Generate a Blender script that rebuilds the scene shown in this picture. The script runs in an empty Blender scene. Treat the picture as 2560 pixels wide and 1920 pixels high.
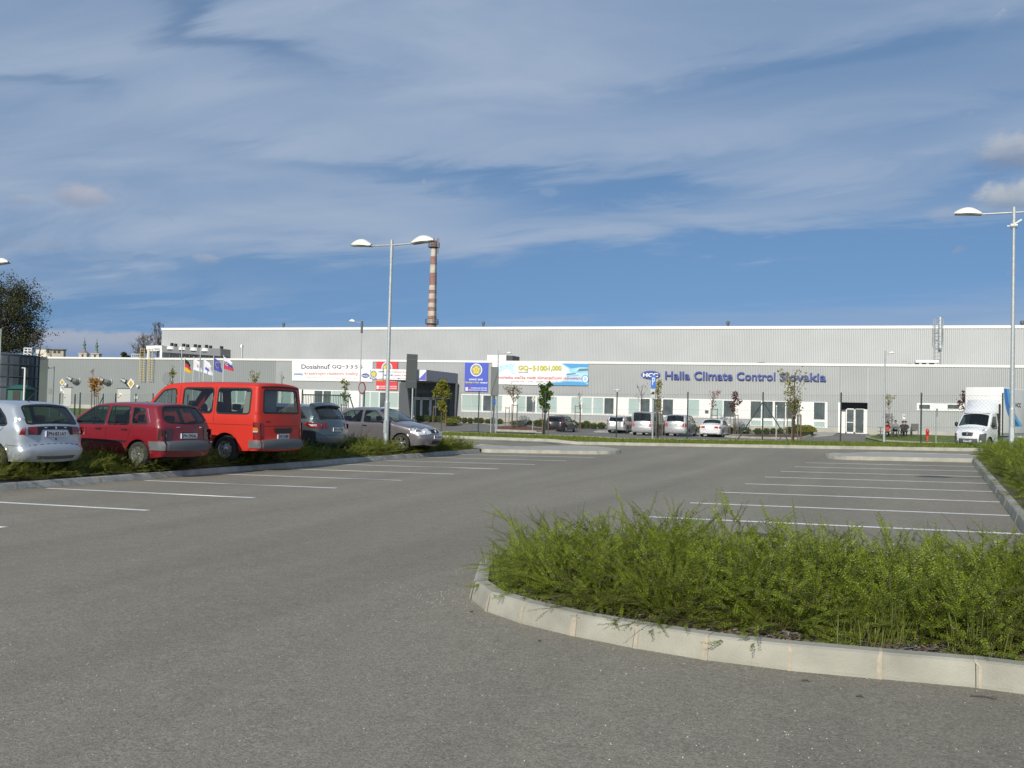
import bpy, bmesh, math, random
import numpy as np
from mathutils import Vector, Matrix
from mathutils.geometry import delaunay_2d_cdt

scene = bpy.context.scene
COL = scene.collection
rad = math.radians

# ------------------------------------------------------------------ camera
F_PX, PITCH, ROLL, EYE = 2446.4, 0.0311, 0.0255, 1.57
YAW = rad(20.75)                      # the camera looks 20.75 deg left of +Y; the factory front runs along X
cam_d = bpy.data.cameras.new('camera')
cam_d.sensor_fit = 'HORIZONTAL'; cam_d.sensor_width = 36.0
cam_d.lens = F_PX / 2560 * 36.0
cam_d.clip_start = 0.1; cam_d.clip_end = 6000
cam = bpy.data.objects.new('camera', cam_d); COL.objects.link(cam)
cam.location = (0, 0, EYE)
fwd = np.array([0, math.cos(PITCH), math.sin(PITCH)])
up0 = np.array([0, -math.sin(PITCH), math.cos(PITCH)])
rt0 = np.array([1.0, 0, 0])
rt = math.cos(ROLL) * rt0 + math.sin(ROLL) * up0
up = -math.sin(ROLL) * rt0 + math.cos(ROLL) * up0
RZ = np.array([[math.cos(YAW), -math.sin(YAW), 0], [math.sin(YAW), math.cos(YAW), 0], [0, 0, 1]])
rt, up, fwd = RZ @ rt, RZ @ up, RZ @ fwd
M = Matrix(((rt[0], up[0], -fwd[0]), (rt[1], up[1], -fwd[1]), (rt[2], up[2], -fwd[2])))
cam.rotation_euler = M.to_euler()
scene.camera = cam

# ------------------------------------------------------------------ sun and exposure
SUN_EL = rad(26.0)
SUN_AZ = rad(-0.5)                     # shadows run towards +Y, turned this much to +X
sun_d = bpy.data.lights.new('sun', 'SUN'); sun_d.energy = 4.2; sun_d.angle = rad(0.55)
sun_d.color = (1.0, 0.93, 0.80)
sun = bpy.data.objects.new('sun', sun_d); COL.objects.link(sun)
tv = Vector((math.sin(SUN_AZ) * math.cos(SUN_EL), math.cos(SUN_AZ) * math.cos(SUN_EL), -math.sin(SUN_EL)))
sun.rotation_euler = tv.to_track_quat('-Z', 'Y').to_euler()
scene.view_settings.view_transform = 'Standard'
scene.view_settings.look = 'None'
scene.view_settings.exposure = 0.0
scene.view_settings.gamma = 1.0
scene.view_settings.use_curve_mapping = False
scene.cycles.max_bounces = 6
scene.cycles.transparent_max_bounces = 24

# ------------------------------------------------------------------ world: physical sky with thin cloud veils
world = bpy.data.worlds.new('World'); scene.world = world; world.use_nodes = True
wt = world.node_tree; wt.nodes.clear()
def WN(t, **k):
    n = wt.nodes.new(t)
    for a, b in k.items(): setattr(n, a, b)
    return n
def wm(op, a, b=None, c=None):
    n = WN('ShaderNodeMath', operation=op)
    for i, v in enumerate((a, b, c)):
        if v is None: continue
        if isinstance(v, (int, float)): n.inputs[i].default_value = v
        else: wt.links.new(v, n.inputs[i])
    return n.outputs[0]
def wmix(fac, a, b):
    n = WN('ShaderNodeMix', data_type='RGBA'); n.clamp_factor = True
    for s, v in ((n.inputs['Factor'], fac), (n.inputs['A'], a), (n.inputs['B'], b)):
        if isinstance(v, (int, float)): s.default_value = v
        elif isinstance(v, tuple): s.default_value = v + (1,)
        else: wt.links.new(v, s)
    return n.outputs['Result']
def wsmooth(x, lo, hi):
    n = WN('ShaderNodeMapRange', interpolation_type='SMOOTHSTEP')
    n.inputs['From Min'].default_value = lo; n.inputs['From Max'].default_value = hi
    wt.links.new(x, n.inputs['Value']); return n.outputs[0]
out = WN('ShaderNodeOutputWorld'); bg = WN('ShaderNodeBackground')
wt.links.new(bg.outputs[0], out.inputs[0]); bg.inputs['Strength'].default_value = 1.0
sky = WN('ShaderNodeTexSky'); sky.sky_type = 'NISHITA'; sky.sun_disc = False
sky.sun_elevation = SUN_EL; sky.sun_rotation = math.atan2(-tv.x, -tv.y)
sky.air_density = 1.0; sky.dust_density = 0.3; sky.ozone_density = 1.6
tc = WN('ShaderNodeTexCoord'); sep = WN('ShaderNodeSeparateXYZ')
wt.links.new(tc.outputs['Generated'], sep.inputs[0])
dx, dy, dz = sep.outputs
# deep autumn blue right down to the roofs: the sky is sampled a little above the true direction
svec = WN('ShaderNodeCombineXYZ'); wt.links.new(dx, svec.inputs[0]); wt.links.new(dy, svec.inputs[1])
wt.links.new(wm('MULTIPLY_ADD', wm('MAXIMUM', dz, 0.0), 0.78, 0.30), svec.inputs[2])
svn = WN('ShaderNodeVectorMath', operation='NORMALIZE'); wt.links.new(svec.outputs[0], svn.inputs[0]); wt.links.new(svn.outputs[0], sky.inputs[0])
az = wm('ARCTAN2', dx, dy)            # radians, 0 = +Y, positive to +X
el = wm('ARCSINE', dz)
def dirof(sx, sy):
    d = fwd + rt * (sx - 1280) / F_PX + up * (960 - sy) / F_PX
    d = d / np.linalg.norm(d)
    return math.atan2(d[0], d[1]), math.asin(d[2])
# cloud deck coordinates: a high flat layer seen in perspective
zz = wm('ADD', wm('MAXIMUM', dz, 0.0), 0.16)
cv = WN('ShaderNodeCombineXYZ')
wt.links.new(wm('DIVIDE', dx, zz), cv.inputs[0]); wt.links.new(wm('DIVIDE', dy, zz), cv.inputs[1])
def noise(vec, scale, detail, rough, dist=0.0, stretch=None, off=(0, 0, 0)):
    mp = WN('ShaderNodeMapping'); wt.links.new(vec, mp.inputs[0])
    mp.inputs['Location'].default_value = off
    if stretch: mp.inputs['Scale'].default_value = stretch[:3]; mp.inputs['Rotation'].default_value = (0, 0, stretch[3])
    n = WN('ShaderNodeTexNoise'); n.inputs['Scale'].default_value = scale
    n.inputs['Detail'].default_value = detail; n.inputs['Roughness'].default_value = rough
    n.inputs['Distortion'].default_value = dist
    wt.links.new(mp.outputs[0], n.inputs['Vector']); return n.outputs['Fac']
n1 = noise(cv.outputs[0], 0.9, 6, 0.52, 0.5, (0.7, 1.3, 1, 0.35), (3.1, 1.7, 0))
n2 = noise(cv.outputs[0], 2.4, 8, 0.55, 0.7, (0.62, 1.35, 1, 0.15), (7.3, 2.2, 0))
n3 = noise(cv.outputs[0], 6.0, 9, 0.62, 0.8, (0.5, 1.4, 1, 0.10), (1.3, 5.2, 0))
# wavy azimuth/elevation so that the patches below get torn edges
aw = wm('ADD', az, wm('MULTIPLY', wm('SUBTRACT', n2, 0.5), 0.26))
ew = wm('ADD', el, wm('MULTIPLY', wm('SUBTRACT', n1, 0.5), 0.05))
ew = wm('ADD', ew, wm('MULTIPLY', wm('SUBTRACT', n2, 0.5), 0.10))
ew = wm('ADD', ew, wm('MULTIPLY', wm('SUBTRACT', n3, 0.5), 0.05))
def patch(sx, sy, wx, wy, tilt=0.0, A=None, E=None):
    a0, e0 = dirof(sx, sy)
    u = wm('SUBTRACT', A or aw, a0); v = wm('SUBTRACT', E or ew, e0)
    if tilt: v = wm('SUBTRACT', v, wm('MULTIPLY', u, tilt))
    u = wm('DIVIDE', u, wx / F_PX); v = wm('DIVIDE', v, wy / F_PX)
    return wm('EXPONENT', wm('MULTIPLY', wm('ADD', wm('MULTIPLY', u, u), wm('MULTIPLY', v, v)), -1.0))
cover = wm('ADD', wm('MULTIPLY', wm('SUBTRACT', n1, 0.5), 0.7), wm('ADD', wm('MULTIPLY', wm('SUBTRACT', n2, 0.5), 1.05), wm('MULTIPLY', wm('SUBTRACT', n3, 0.5), 0.32)))
cover = wm('ADD', cover, 0.58)
for (sx, sy, wx, wy, tl, amp) in [
        (480, 300, 800, 230, 0, 0.28), (1250, 200, 500, 220, -0.1, 0.22), (1750, 555, 620, 55, 0.0, 0.20),
        (700, 560, 600, 55, 0.0, 0.25), (350, 650, 420, 60, 0.05, 0.22), (2250, 360, 300, 60, 0, 0.15), (1950, 120, 500, 60, -0.05, 0.10),
        (560, 70, 250, 46, -0.25, -0.8), (60, 195, 170, 26, 0, -0.55), (1250, 445, 620, 34, -0.04, -0.95), (1700, 400, 300, 24, 0.05, -0.35),
        (1480, 505, 300, 38, 0.1, -0.85), (2050, 190, 560, 46, 0.10, -0.6), (2330, 330, 200, 26, 0.2, -0.35), (2380, 480, 200, 26, 0.3, -0.60),
        (1900, 700, 1300, 78, 0.05, -1.3), (450, 790, 900, 40, 0.05, -0.9), (1900, 628, 800, 32, 0.03, -0.5), (900, 690, 900, 30, 0.06, -0.35)]:
    cover = wm('ADD', cover, wm('MULTIPLY', patch(sx, sy, wx, wy, tl), amp))
veil = wm('MULTIPLY_ADD', wsmooth(cover, -0.55, 1.25), 0.90, 0.04)
SKYS = 0.107
hsv = WN('ShaderNodeHueSaturation'); wt.links.new(sky.outputs[0], hsv.inputs['Color'])
hsv.inputs['Saturation'].default_value = 1.0
hsv.inputs['Value'].default_value = SKYS
skt = WN('ShaderNodeMix', data_type='RGBA', blend_type='MULTIPLY'); skt.inputs['Factor'].default_value = 1.0; wt.links.new(hsv.outputs[0], skt.inputs['A']); skt.inputs['B'].default_value = (0.86, 1.03, 1.12, 1)
col = wmix(veil, skt.outputs['Result'], wmix(wsmooth(n2, 0.3, 0.75), (0.295, 0.395, 0.555), (0.38, 0.465, 0.605)))
# small heaped clouds, lit on top and grey below
ga, ge = az, el
nz = noise(tc.outputs['Generated'], 26.0, 6, 0.6, 0.4, (1, 1, 1.6, 0), (1, 2, 3))
nzb = noise(tc.outputs['Generated'], 60.0, 4, 0.6, 0.2, (1, 1, 1.4, 0), (5, 2, 1))
wob = wm('ADD', wm('MULTIPLY', wm('SUBTRACT', nz, 0.5), 1.5), wm('MULTIPLY', wm('SUBTRACT', nzb, 0.5), 0.55))
for (sx, sy, wx, wy, op, lit, shade) in [
        (200, 490, 75, 32, 0.75, (0.47, 0.47, 0.53), (0.27, 0.33, 0.45)),
        (60, 500, 34, 16, 0.5, (0.42, 0.44, 0.52), (0.27, 0.34, 0.46)),
        (2545, 380, 95, 48, 0.9, (0.43, 0.48, 0.56), (0.21, 0.27, 0.40)),
        (2545, 490, 95, 38, 0.9, (0.53, 0.56, 0.58), (0.22, 0.30, 0.43)),
        (515, 645, 36, 14, 0.5, (0.45, 0.46, 0.54), (0.30, 0.37, 0.49)),
        (1372, 480, 30, 13, 0.22, (0.42, 0.50, 0.62), (0.35, 0.43, 0.58)),
        (80, 610, 110, 12, 0.35, (0.28, 0.35, 0.47), (0.26, 0.33, 0.45)),
        (2360, 540, 50, 22, 0.3, (0.44, 0.47, 0.56), (0.34, 0.40, 0.52))]:
    p = patch(sx, sy, wx, wy, 0, ga, ge)
    m = wm('MULTIPLY', wsmooth(wm('ADD', p, wm('MULTIPLY', wob, 0.95)), 0.25, 0.85), op)
    a0, e0 = dirof(sx, sy)
    h = wsmooth(wm('ADD', wm('DIVIDE', wm('SUBTRACT', ge, e0), wy / F_PX), wm('MULTIPLY', wob, 0.9)), -0.8, 0.8)
    col = wmix(m, col, wmix(h, shade, lit))
# far cloud bank low on the left horizon
a0, e0 = dirof(250, 832); a1, e1 = dirof(640, 850)
top = wm('ADD', wm('SUBTRACT', e0 + 0.004, el), wm('MULTIPLY', wob, 0.010))
m = wm('MULTIPLY', wsmooth(top, 0.0, 0.006), wm('SUBTRACT', 1.0, wsmooth(az, a0 + 0.06, a1 + 0.06)))
bank = wmix(wsmooth(top, 0.004, 0.030), (0.44, 0.45, 0.51), (0.19, 0.28, 0.45))
col = wmix(wm('MULTIPLY', m, 0.7), col, bank)
wt.links.new(col, bg.inputs['Color'])

# ------------------------------------------------------------------ helpers: pixels of the photograph to places
def sm(t): t = min(1, max(0, t)); return t * t * (3 - 2 * t)
def ray(sx, sy):
    return fwd + rt * (sx - 1280) / F_PX + up * (960 - sy) / F_PX
# left kerb of the near lot runs through KA with direction KD
KA = np.array([-15.674, 12.42]); KD = np.array([0.0743, 0.9972])
def lot_z(X, Y): return 0.0183 * X + 0.0105 * Y
def left_z(X, Y): return 0.06 + 0.0055 * Y
def base_z(X): return 0.64 - 0.0043 * X
def gz(X, Y):
    """height of the ground"""
    z = lot_z(X, Y)
    n = np.array([KD[1], -KD[0]])
    d = (np.array([X, Y]) - KA) @ n            # >0 on the lot's side of the left kerb
    if d < 0.0 and Y < 60:
        k = sm(-d / 1.6)
        z = z * (1 - k) + left_z(X, Y) * k
    if Y > 51.5:
        k = sm((Y - 51.5) / 7.0); z = z * (1 - k) + 0.12 * k
        if Y > 83: k = sm((Y - 83) / 8.5); z = z * (1 - k) + base_z(max(-110, min(60, X))) * k
    if Y < 0: z = lot_z(X, 0)
    return z
def G(sx, sy, dz=0.0):
    """where the ray through a photograph pixel meets the ground (raised by dz)"""
    r = ray(sx, sy); t0, t1 = 0.5, 1.0
    o = np.array([0, 0, EYE])
    fn = lambda t: (o + r * t)[2] - gz(*(o + r * t)[:2]) - dz
    while fn(t1) > 0 and t1 < 400: t0 = t1; t1 *= 1.06
    for _ in range(40):
        m = (t0 + t1) / 2
        if fn(m) > 0: t0 = m
        else: t1 = m
    p = o + r * t1
    return Vector((p[0], p[1], gz(p[0], p[1]) + dz))
def FY(sx, sy, Y):
    r = ray(sx, sy); p = np.array([0, 0, EYE]) + r * (Y / r[1]); return Vector(p)
def FD(sx, sy, D):
    return Vector(np.array([0, 0, EYE]) + ray(sx, sy) * D)

# ------------------------------------------------------------------ helpers: objects
def tag(o, label=None, cat=None, group=None, kind=None):
    if label: o['label'] = label
    if cat: o['category'] = cat
    if group: o['group'] = group
    if kind: o['kind'] = kind
    return o
def empty(name, loc=(0, 0, 0), rz=0.0, parent=None):
    o = bpy.data.objects.new(name, None); COL.objects.link(o)
    o.location = loc; o.rotation_euler = (0, 0, rz); o.empty_display_size = 0.2
    if parent: o.parent = parent
    return o
def copy_tree(o, parent=None):
    c = o.copy(); COL.objects.link(c); c.parent = parent
    for ch in list(o.children): copy_tree(ch, c)
    return c
class MB:
    def __init__(s): s.v = []; s.f = []; s.mi = []; s.mats = []; s.sm = []
    def m(s, mat):
        if mat not in s.mats: s.mats.append(mat)
        return s.mats.index(mat)
    def add(s, vs, fs, mat=None, smooth=False):
        b = len(s.v); s.v += [tuple(v) for v in vs]; k = s.m(mat) if mat else 0
        for f in fs: s.f.append(tuple(b + i for i in f)); s.mi.append(k); s.sm.append(smooth)
    def box(s, x0, x1, y0, y1, z0, z1, mat=None, M=None):
        vs = [Vector((x, y, z)) for z in (z0, z1) for y in (y0, y1) for x in (x0, x1)]
        if M: vs = [M @ v for v in vs]
        s.add(vs, [(0, 2, 3, 1), (4, 5, 7, 6), (0, 1, 5, 4), (2, 6, 7, 3), (0, 4, 6, 2), (1, 3, 7, 5)], mat)
    def rbox(s, x0, x1, y0, y1, z0, z1, r, mat=None, M=None):
        """box with bevelled edges"""
        bm = bmesh.new(); bmesh.ops.create_cube(bm, size=1)
        for v in bm.verts:
            v.co = Vector(((x0 + x1) / 2 + v.co.x * (x1 - x0), (y0 + y1) / 2 + v.co.y * (y1 - y0), (z0 + z1) / 2 + v.co.z * (z1 - z0)))
        bmesh.ops.bevel(bm, geom=list(bm.edges), offset=r, segments=2, affect='EDGES', profile=0.6)
        s.addbm(bm, mat, True, M)
    def addbm(s, bm, mat=None, smooth=False, M=None):
        bm.verts.index_update()
        s.add([(M @ v.co if M else v.co.copy()) for v in bm.verts], [[v.index for v in f.verts] for f in bm.faces], mat, smooth)
        bm.free()
    def tube(s, p0, p1, r0, r1=None, n=8, mat=None, cap=True, smooth=True):
        p0, p1 = Vector(p0), Vector(p1); r1 = r0 if r1 is None else r1
        d = (p1 - p0)
        if d.length < 1e-6: return
        d.normalize(); a = d.orthogonal().normalized(); b = d.cross(a)
        vs = [p + (a * math.cos(2 * math.pi * i / n) + b * math.sin(2 * math.pi * i / n)) * r for p, r in ((p0, r0), (p1, r1)) for i in range(n)]
        s.add(vs, [(i, (i + 1) % n, n + (i + 1) % n, n + i) for i in range(n)], mat, smooth)
        if cap: s.add(vs, [tuple(range(n))[::-1], tuple(range(n, 2 * n))], mat, False)
    def path(s, pts, radii, n=6, mat=None):
        for i in range(len(pts) - 1): s.tube(pts[i], pts[i + 1], radii[i], radii[i + 1], n, mat, cap=(i in (0, len(pts) - 2)))
    def lathe(s, prof, n=24, mat=None, M=None, smooth=True):
        """prof: list of (r, h); spun about local z"""
        vs = [Vector((r * math.cos(2 * math.pi * i / n), r * math.sin(2 * math.pi * i / n), h)) for r, h in prof for i in range(n)]
        if M: vs = [M @ v for v in vs]
        s.add(vs, [(j * n + i, j * n + (i + 1) % n, (j + 1) * n + (i + 1) % n, (j + 1) * n + i) for j in range(len(prof) - 1) for i in range(n)], mat, smooth)
    def poly(s, pts, mat=None): s.add(pts, [tuple(range(len(pts)))], mat)
    def ellipsoid(s, c, r, mat=None, n=16, m=10, M=None, zmin=-1.0):
        prof = [(math.cos(t), math.sin(t)) for t in [math.asin(max(zmin, -1)) + (math.pi / 2 - math.asin(max(zmin, -1))) * i / m for i in range(m + 1)]]
        vs = []
        for cr, sz in prof:
            for i in range(n):
                a = 2 * math.pi * i / n
                v = Vector((c[0] + r[0] * cr * math.cos(a), c[1] + r[1] * cr * math.sin(a), c[2] + r[2] * sz))
                vs.append(M @ v if M else v)
        s.add(vs, [(j * n + i, j * n + (i + 1) % n, (j + 1) * n + (i + 1) % n, (j + 1) * n + i) for j in range(m) for i in range(n)], mat, True)
    def build(s, name, mat=None, parent=None, weld=False):
        me = bpy.data.meshes.new(name); me.from_pydata(s.v, [], s.f)
        mats = s.mats or [mat]
        if mat and mat not in mats: mats = [mat] + mats; s.mi = [i + 1 for i in s.mi]
        for m_ in mats: me.materials.append(m_)
        me.polygons.foreach_set('material_index', s.mi); me.polygons.foreach_set('use_smooth', s.sm)
        if weld:
            bm = bmesh.new(); bm.from_mesh(me); bmesh.ops.remove_doubles(bm, verts=bm.verts, dist=1e-4); bm.to_mesh(me); bm.free()
        me.update()
        o = bpy.data.objects.new(name, me); COL.objects.link(o)
        if parent: o.parent = parent
        return o
def rp(c, rx, ry, n=4, k=8):
    pass
def pip(x, y, poly):
    ins = False; n = len(poly); j = n - 1
    for i in range(n):
        xi, yi = poly[i][0], poly[i][1]; xj, yj = poly[j][0], poly[j][1]
        if (yi > y) != (yj > y) and x < (xj - xi) * (y - yi) / (yj - yi) + xi: ins = not ins
        j = i
    return ins
def resample(pts, step, closed=True):
    out = []; n = len(pts)
    for i in range(n if closed else n - 1):
        a = pts[i]; b = pts[(i + 1) % n]
        k = max(1, int(math.ceil(math.hypot(b[0] - a[0], b[1] - a[1]) / step)))
        for j in range(k): out.append((a[0] + (b[0] - a[0]) * j / k, a[1] + (b[1] - a[1]) * j / k))
    if not closed: out.append(tuple(pts[-1][:2]))
    return out
def cdt(outer, holes=(), inner=(), step=0.1, grid=True):
    """triangulate outer minus holes; returns verts2d, tris"""
    loops = [outer] + list(holes); V = []; Ed = []
    for lp in loops:
        b = len(V); V += [Vector(p[:2]) for p in lp]; Ed += [(b + i, b + (i + 1) % len(lp)) for i in range(len(lp))]
    segs = np.array([[*V[a], *V[b]] for a, b in Ed])
    def clear(x, y, dmin):
        ax, ay, bx, by = segs.T; dx_, dy_ = bx - ax, by - ay
        t = np.clip(((x - ax) * dx_ + (y - ay) * dy_) / (dx_ * dx_ + dy_ * dy_ + 1e-12), 0, 1)
        return np.min((ax + t * dx_ - x) ** 2 + (ay + t * dy_ - y) ** 2) > dmin * dmin
    def inside(x, y): return pip(x, y, outer) and not any(pip(x, y, h) for h in holes)
    for (x, y) in inner:
        if inside(x, y) and clear(x, y, step * 0.08): V.append(Vector((x, y)))
    if grid:
        xs = [p[0] for p in outer]; ys = [p[1] for p in outer]
        nx = int((max(xs) - min(xs)) / step) + 1; ny = int((max(ys) - min(ys)) / step) + 1
        for i in range(nx + 1):
            for j in range(ny + 1):
                x = min(xs) + (i + (0.5 if j % 2 else 0)) * step; y = min(ys) + j * step
                if inside(x, y) and clear(x, y, step * 0.45): V.append(Vector((x, y)))
    r = delaunay_2d_cdt(V, Ed, [], 0, 1e-5)
    vo = [tuple(v) for v in r[0]]; tr = []
    for f in r[2]:
        cx = sum(vo[i][0] for i in f) / len(f); cy = sum(vo[i][1] for i in f) / len(f)
        if inside(cx, cy): tr.append(tuple(f))
    return vo, tr
def spline(pts, step):
    """smooth open path through (x, z[, corner]) points; a point with a third value is a corner"""
    runs = []; cur = [pts[0]]
    for p in pts[1:]:
        cur.append(p)
        if len(p) > 2: runs.append(cur); cur = [p]
    if len(cur) > 1: runs.append(cur)
    out = []
    for r in runs:
        P = [np.array(p[:2], float) for p in r]
        P = [2 * P[0] - P[1]] + P + [2 * P[-1] - P[-2]]
        for i in range(1, len(P) - 2):
            p0, p1, p2, p3 = P[i - 1:i + 3]
            t0 = 0; t1 = t0 + np.linalg.norm(p1 - p0) ** .5; t2 = t1 + np.linalg.norm(p2 - p1) ** .5; t3 = t2 + np.linalg.norm(p3 - p2) ** .5
            k = max(1, int(np.linalg.norm(p2 - p1) / step))
            for j in range(k):
                t = t1 + (t2 - t1) * j / k
                a1 = (t1 - t) / (t1 - t0) * p0 + (t - t0) / (t1 - t0) * p1
                a2 = (t2 - t) / (t2 - t1) * p1 + (t - t1) / (t2 - t1) * p2
                a3 = (t3 - t) / (t3 - t2) * p2 + (t - t2) / (t3 - t2) * p3
                b1 = (t2 - t) / (t2 - t0) * a1 + (t - t0) / (t2 - t0) * a2
                b2 = (t3 - t) / (t3 - t1) * a2 + (t - t1) / (t3 - t1) * a3
                out.append((t2 - t) / (t2 - t1) * b1 + (t - t1) / (t2 - t1) * b2)
    out.append(np.array(pts[-1][:2], float))
    return np.array(out)

# ------------------------------------------------------------------ materials
MATS = {}
def mat(name, col=(0.5, 0.5, 0.5), rough=0.6, metal=0.0, coat=0.0, spec=0.5, var=0.0, vscale=3.0, bump=0.0, bscale=40.0, stretch=None, emit=None):
    if name in MATS: return MATS[name]
    m = bpy.data.materials.new(name); m.use_nodes = True; nt = m.node_tree
    b = nt.nodes['Principled BSDF']; b.inputs['Base Color'].default_value = (*col, 1)
    b.inputs['Roughness'].default_value = rough; b.inputs['Metallic'].default_value = metal
    b.inputs['Coat Weight'].default_value = coat; b.inputs['Coat Roughness'].default_value = 0.06
    b.inputs['Specular IOR Level'].default_value = spec
    tcn = nt.nodes.new('ShaderNodeTexCoord'); mp = nt.nodes.new('ShaderNodeMapping')
    nt.links.new(tcn.outputs['Object'], mp.inputs[0])
    if stretch: mp.inputs['Scale'].default_value = stretch
    if var:
        n = nt.nodes.new('ShaderNodeTexNoise'); n.inputs['Scale'].default_value = vscale; n.inputs['Detail'].default_value = 6
        nt.links.new(mp.outputs[0], n.inputs['Vector'])
        r = nt.nodes.new('ShaderNodeMapRange'); r.inputs['From Min'].default_value = 0.3; r.inputs['From Max'].default_value = 0.7
        r.inputs['To Min'].default_value = 1 - var; r.inputs['To Max'].default_value = 1 + var
        nt.links.new(n.outputs['Fac'], r.inputs['Value'])
        x = nt.nodes.new('ShaderNodeVectorMath'); x.operation = 'SCALE'; x.inputs[0].default_value = col
        nt.links.new(r.outputs[0], x.inputs['Scale']); nt.links.new(x.outputs[0], b.inputs['Base Color'])
    if bump:
        n = nt.nodes.new('ShaderNodeTexNoise'); n.inputs['Scale'].default_value = bscale; n.inputs['Detail'].default_value = 4
        nt.links.new(mp.outputs[0], n.inputs['Vector'])
        u = nt.nodes.new('ShaderNodeBump'); u.inputs['Strength'].default_value = bump; u.inputs['Distance'].default_value = 0.02
        nt.links.new(n.outputs['Fac'], u.inputs['Height']); nt.links.new(u.outputs[0], b.inputs['Normal'])
    if emit:
        b.inputs['Emission Color'].default_value = (*col, 1); b.inputs['Emission Strength'].default_value = emit
    MATS[name] = m; return m
def glass(name, tint=(0.35, 0.45, 0.42), refl=1.0):
    if name in MATS: return MATS[name]
    m = bpy.data.materials.new(name); m.use_nodes = True; nt = m.node_tree; nt.nodes.clear()
    o = nt.nodes.new('ShaderNodeOutputMaterial'); mx = nt.nodes.new('ShaderNodeMixShader')
    t = nt.nodes.new('ShaderNodeBsdfTransparent'); t.inputs[0].default_value = (*tint, 1)
    g = nt.nodes.new('ShaderNodeBsdfGlossy'); g.inputs['Roughness'].default_value = 0.02
    g.inputs[0].default_value = (refl, refl, refl, 1)
    lw = nt.nodes.new('ShaderNodeLayerWeight'); lw.inputs[0].default_value = 0.5
    pw = nt.nodes.new('ShaderNodeMath'); pw.operation = 'POWER'; pw.inputs[1].default_value = 4.0
    fr = nt.nodes.new('ShaderNodeMath'); fr.operation = 'MULTIPLY_ADD'; fr.inputs[1].default_value = 0.85; fr.inputs[2].default_value = 0.055
    nt.links.new(lw.outputs['Facing'], pw.inputs[0]); nt.links.new(pw.outputs[0], fr.inputs[0])
    nt.links.new(fr.outputs[0], mx.inputs[0]); nt.links.new(t.outputs[0], mx.inputs[1]); nt.links.new(g.outputs[0], mx.inputs[2])
    nt.links.new(mx.outputs[0], o.inputs[0]); MATS[name] = m; return m
def leafmat(name, c0, c1, scale=8.0, trans=0.35, rough=0.5):
    if name in MATS: return MATS[name]
    m = bpy.data.materials.new(name); m.use_nodes = True; nt = m.node_tree; nt.nodes.clear()
    o = nt.nodes.new('ShaderNodeOutputMaterial'); mx = nt.nodes.new('ShaderNodeMixShader'); mx.inputs[0].default_value = trans
    p = nt.nodes.new('ShaderNodeBsdfPrincipled'); p.inputs['Roughness'].default_value = rough; p.inputs['Specular IOR Level'].default_value = 0.35
    t = nt.nodes.new('ShaderNodeBsdfTranslucent')
    tcn = nt.nodes.new('ShaderNodeTexCoord'); n = nt.nodes.new('ShaderNodeTexNoise'); n.inputs['Scale'].default_value = scale; n.inputs['Detail'].default_value = 3
    g = nt.nodes.new('ShaderNodeNewGeometry')
    ad = nt.nodes.new('ShaderNodeMath'); ad.operation = 'MULTIPLY_ADD'; ad.inputs[1].default_value = 0.55
    r = nt.nodes.new('ShaderNodeMapRange'); r.inputs['From Min'].default_value = 0.3; r.inputs['From Max'].default_value = 0.95
    c = nt.nodes.new('ShaderNodeMix'); c.data_type = 'RGBA'; c.inputs['A'].default_value = (*c0, 1); c.inputs['B'].default_value = (*c1, 1)
    nt.links.new(tcn.outputs['Object'], n.inputs['Vector']); nt.links.new(g.outputs['Random Per Island'], ad.inputs[0])
    nt.links.new(n.outputs['Fac'], ad.inputs[2]); nt.links.new(ad.outputs[0], r.inputs['Value']); nt.links.new(r.outputs[0], c.inputs['Factor'])
    nt.links.new(c.outputs['Result'], p.inputs['Base Color']); nt.links.new(c.outputs['Result'], t.inputs[0])
    nt.links.new(p.outputs[0], mx.inputs[1]); nt.links.new(t.outputs[0], mx.inputs[2]); nt.links.new(mx.outputs[0], o.inputs[0])
    MATS[name] = m; return m

GALV = mat('galvanised', (0.42, 0.46, 0.47), 0.5, 0.35, var=0.12, vscale=14)
WHITE = mat('white_paint', (0.74, 0.74, 0.72), 0.5)
WFRAME = mat('white_frame', (0.78, 0.79, 0.78), 0.45)
BLACK = mat('black_plastic', (0.012, 0.012, 0.013), 0.5)
RUBBER = mat('rubber', (0.022, 0.021, 0.02), 0.85)
TYRE = mat('tyre', (0.035, 0.033, 0.03), 0.9)
RIM = mat('rim_metal', (0.62, 0.63, 0.64), 0.25, 0.85)
DGREY = mat('dark_grey_panel', (0.075, 0.085, 0.095), 0.6)
GREYP = mat('grey_plastic', (0.10, 0.11, 0.12), 0.6)
CHROME = mat('chrome', (0.8, 0.8, 0.8), 0.12, 1.0)
POSTG = mat('post_green', (0.022, 0.045, 0.038), 0.5)
WOOD = mat('stake_wood', (0.16, 0.11, 0.075), 0.8, var=0.2)
BARK = mat('bark', (0.09, 0.07, 0.055), 0.9, var=0.25, vscale=12)
TAILRED = mat('tail_red', (0.17, 0.008, 0.010), 0.15, 0.0, 0.6)
AMBER = mat('amber_lens', (0.55, 0.16, 0.02), 0.15, 0.0, 0.6)
LENS = mat('clear_lens', (0.62, 0.66, 0.70), 0.12, 0.3, 0.8)
PLATE = mat('plate_white', (0.62, 0.63, 0.64), 0.5)
CARGLASS = glass('car_glass')
DARKGLASS = glass('dark_car_glass', (0.16, 0.19, 0.19))
CLEARGLASS = glass('clear_car_glass', (0.62, 0.72, 0.70))
SEATM = mat('seat_fabric', (0.03, 0.032, 0.037), 0.9)
TRIMIN = mat('interior_trim', (0.035, 0.035, 0.038), 0.85)

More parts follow.
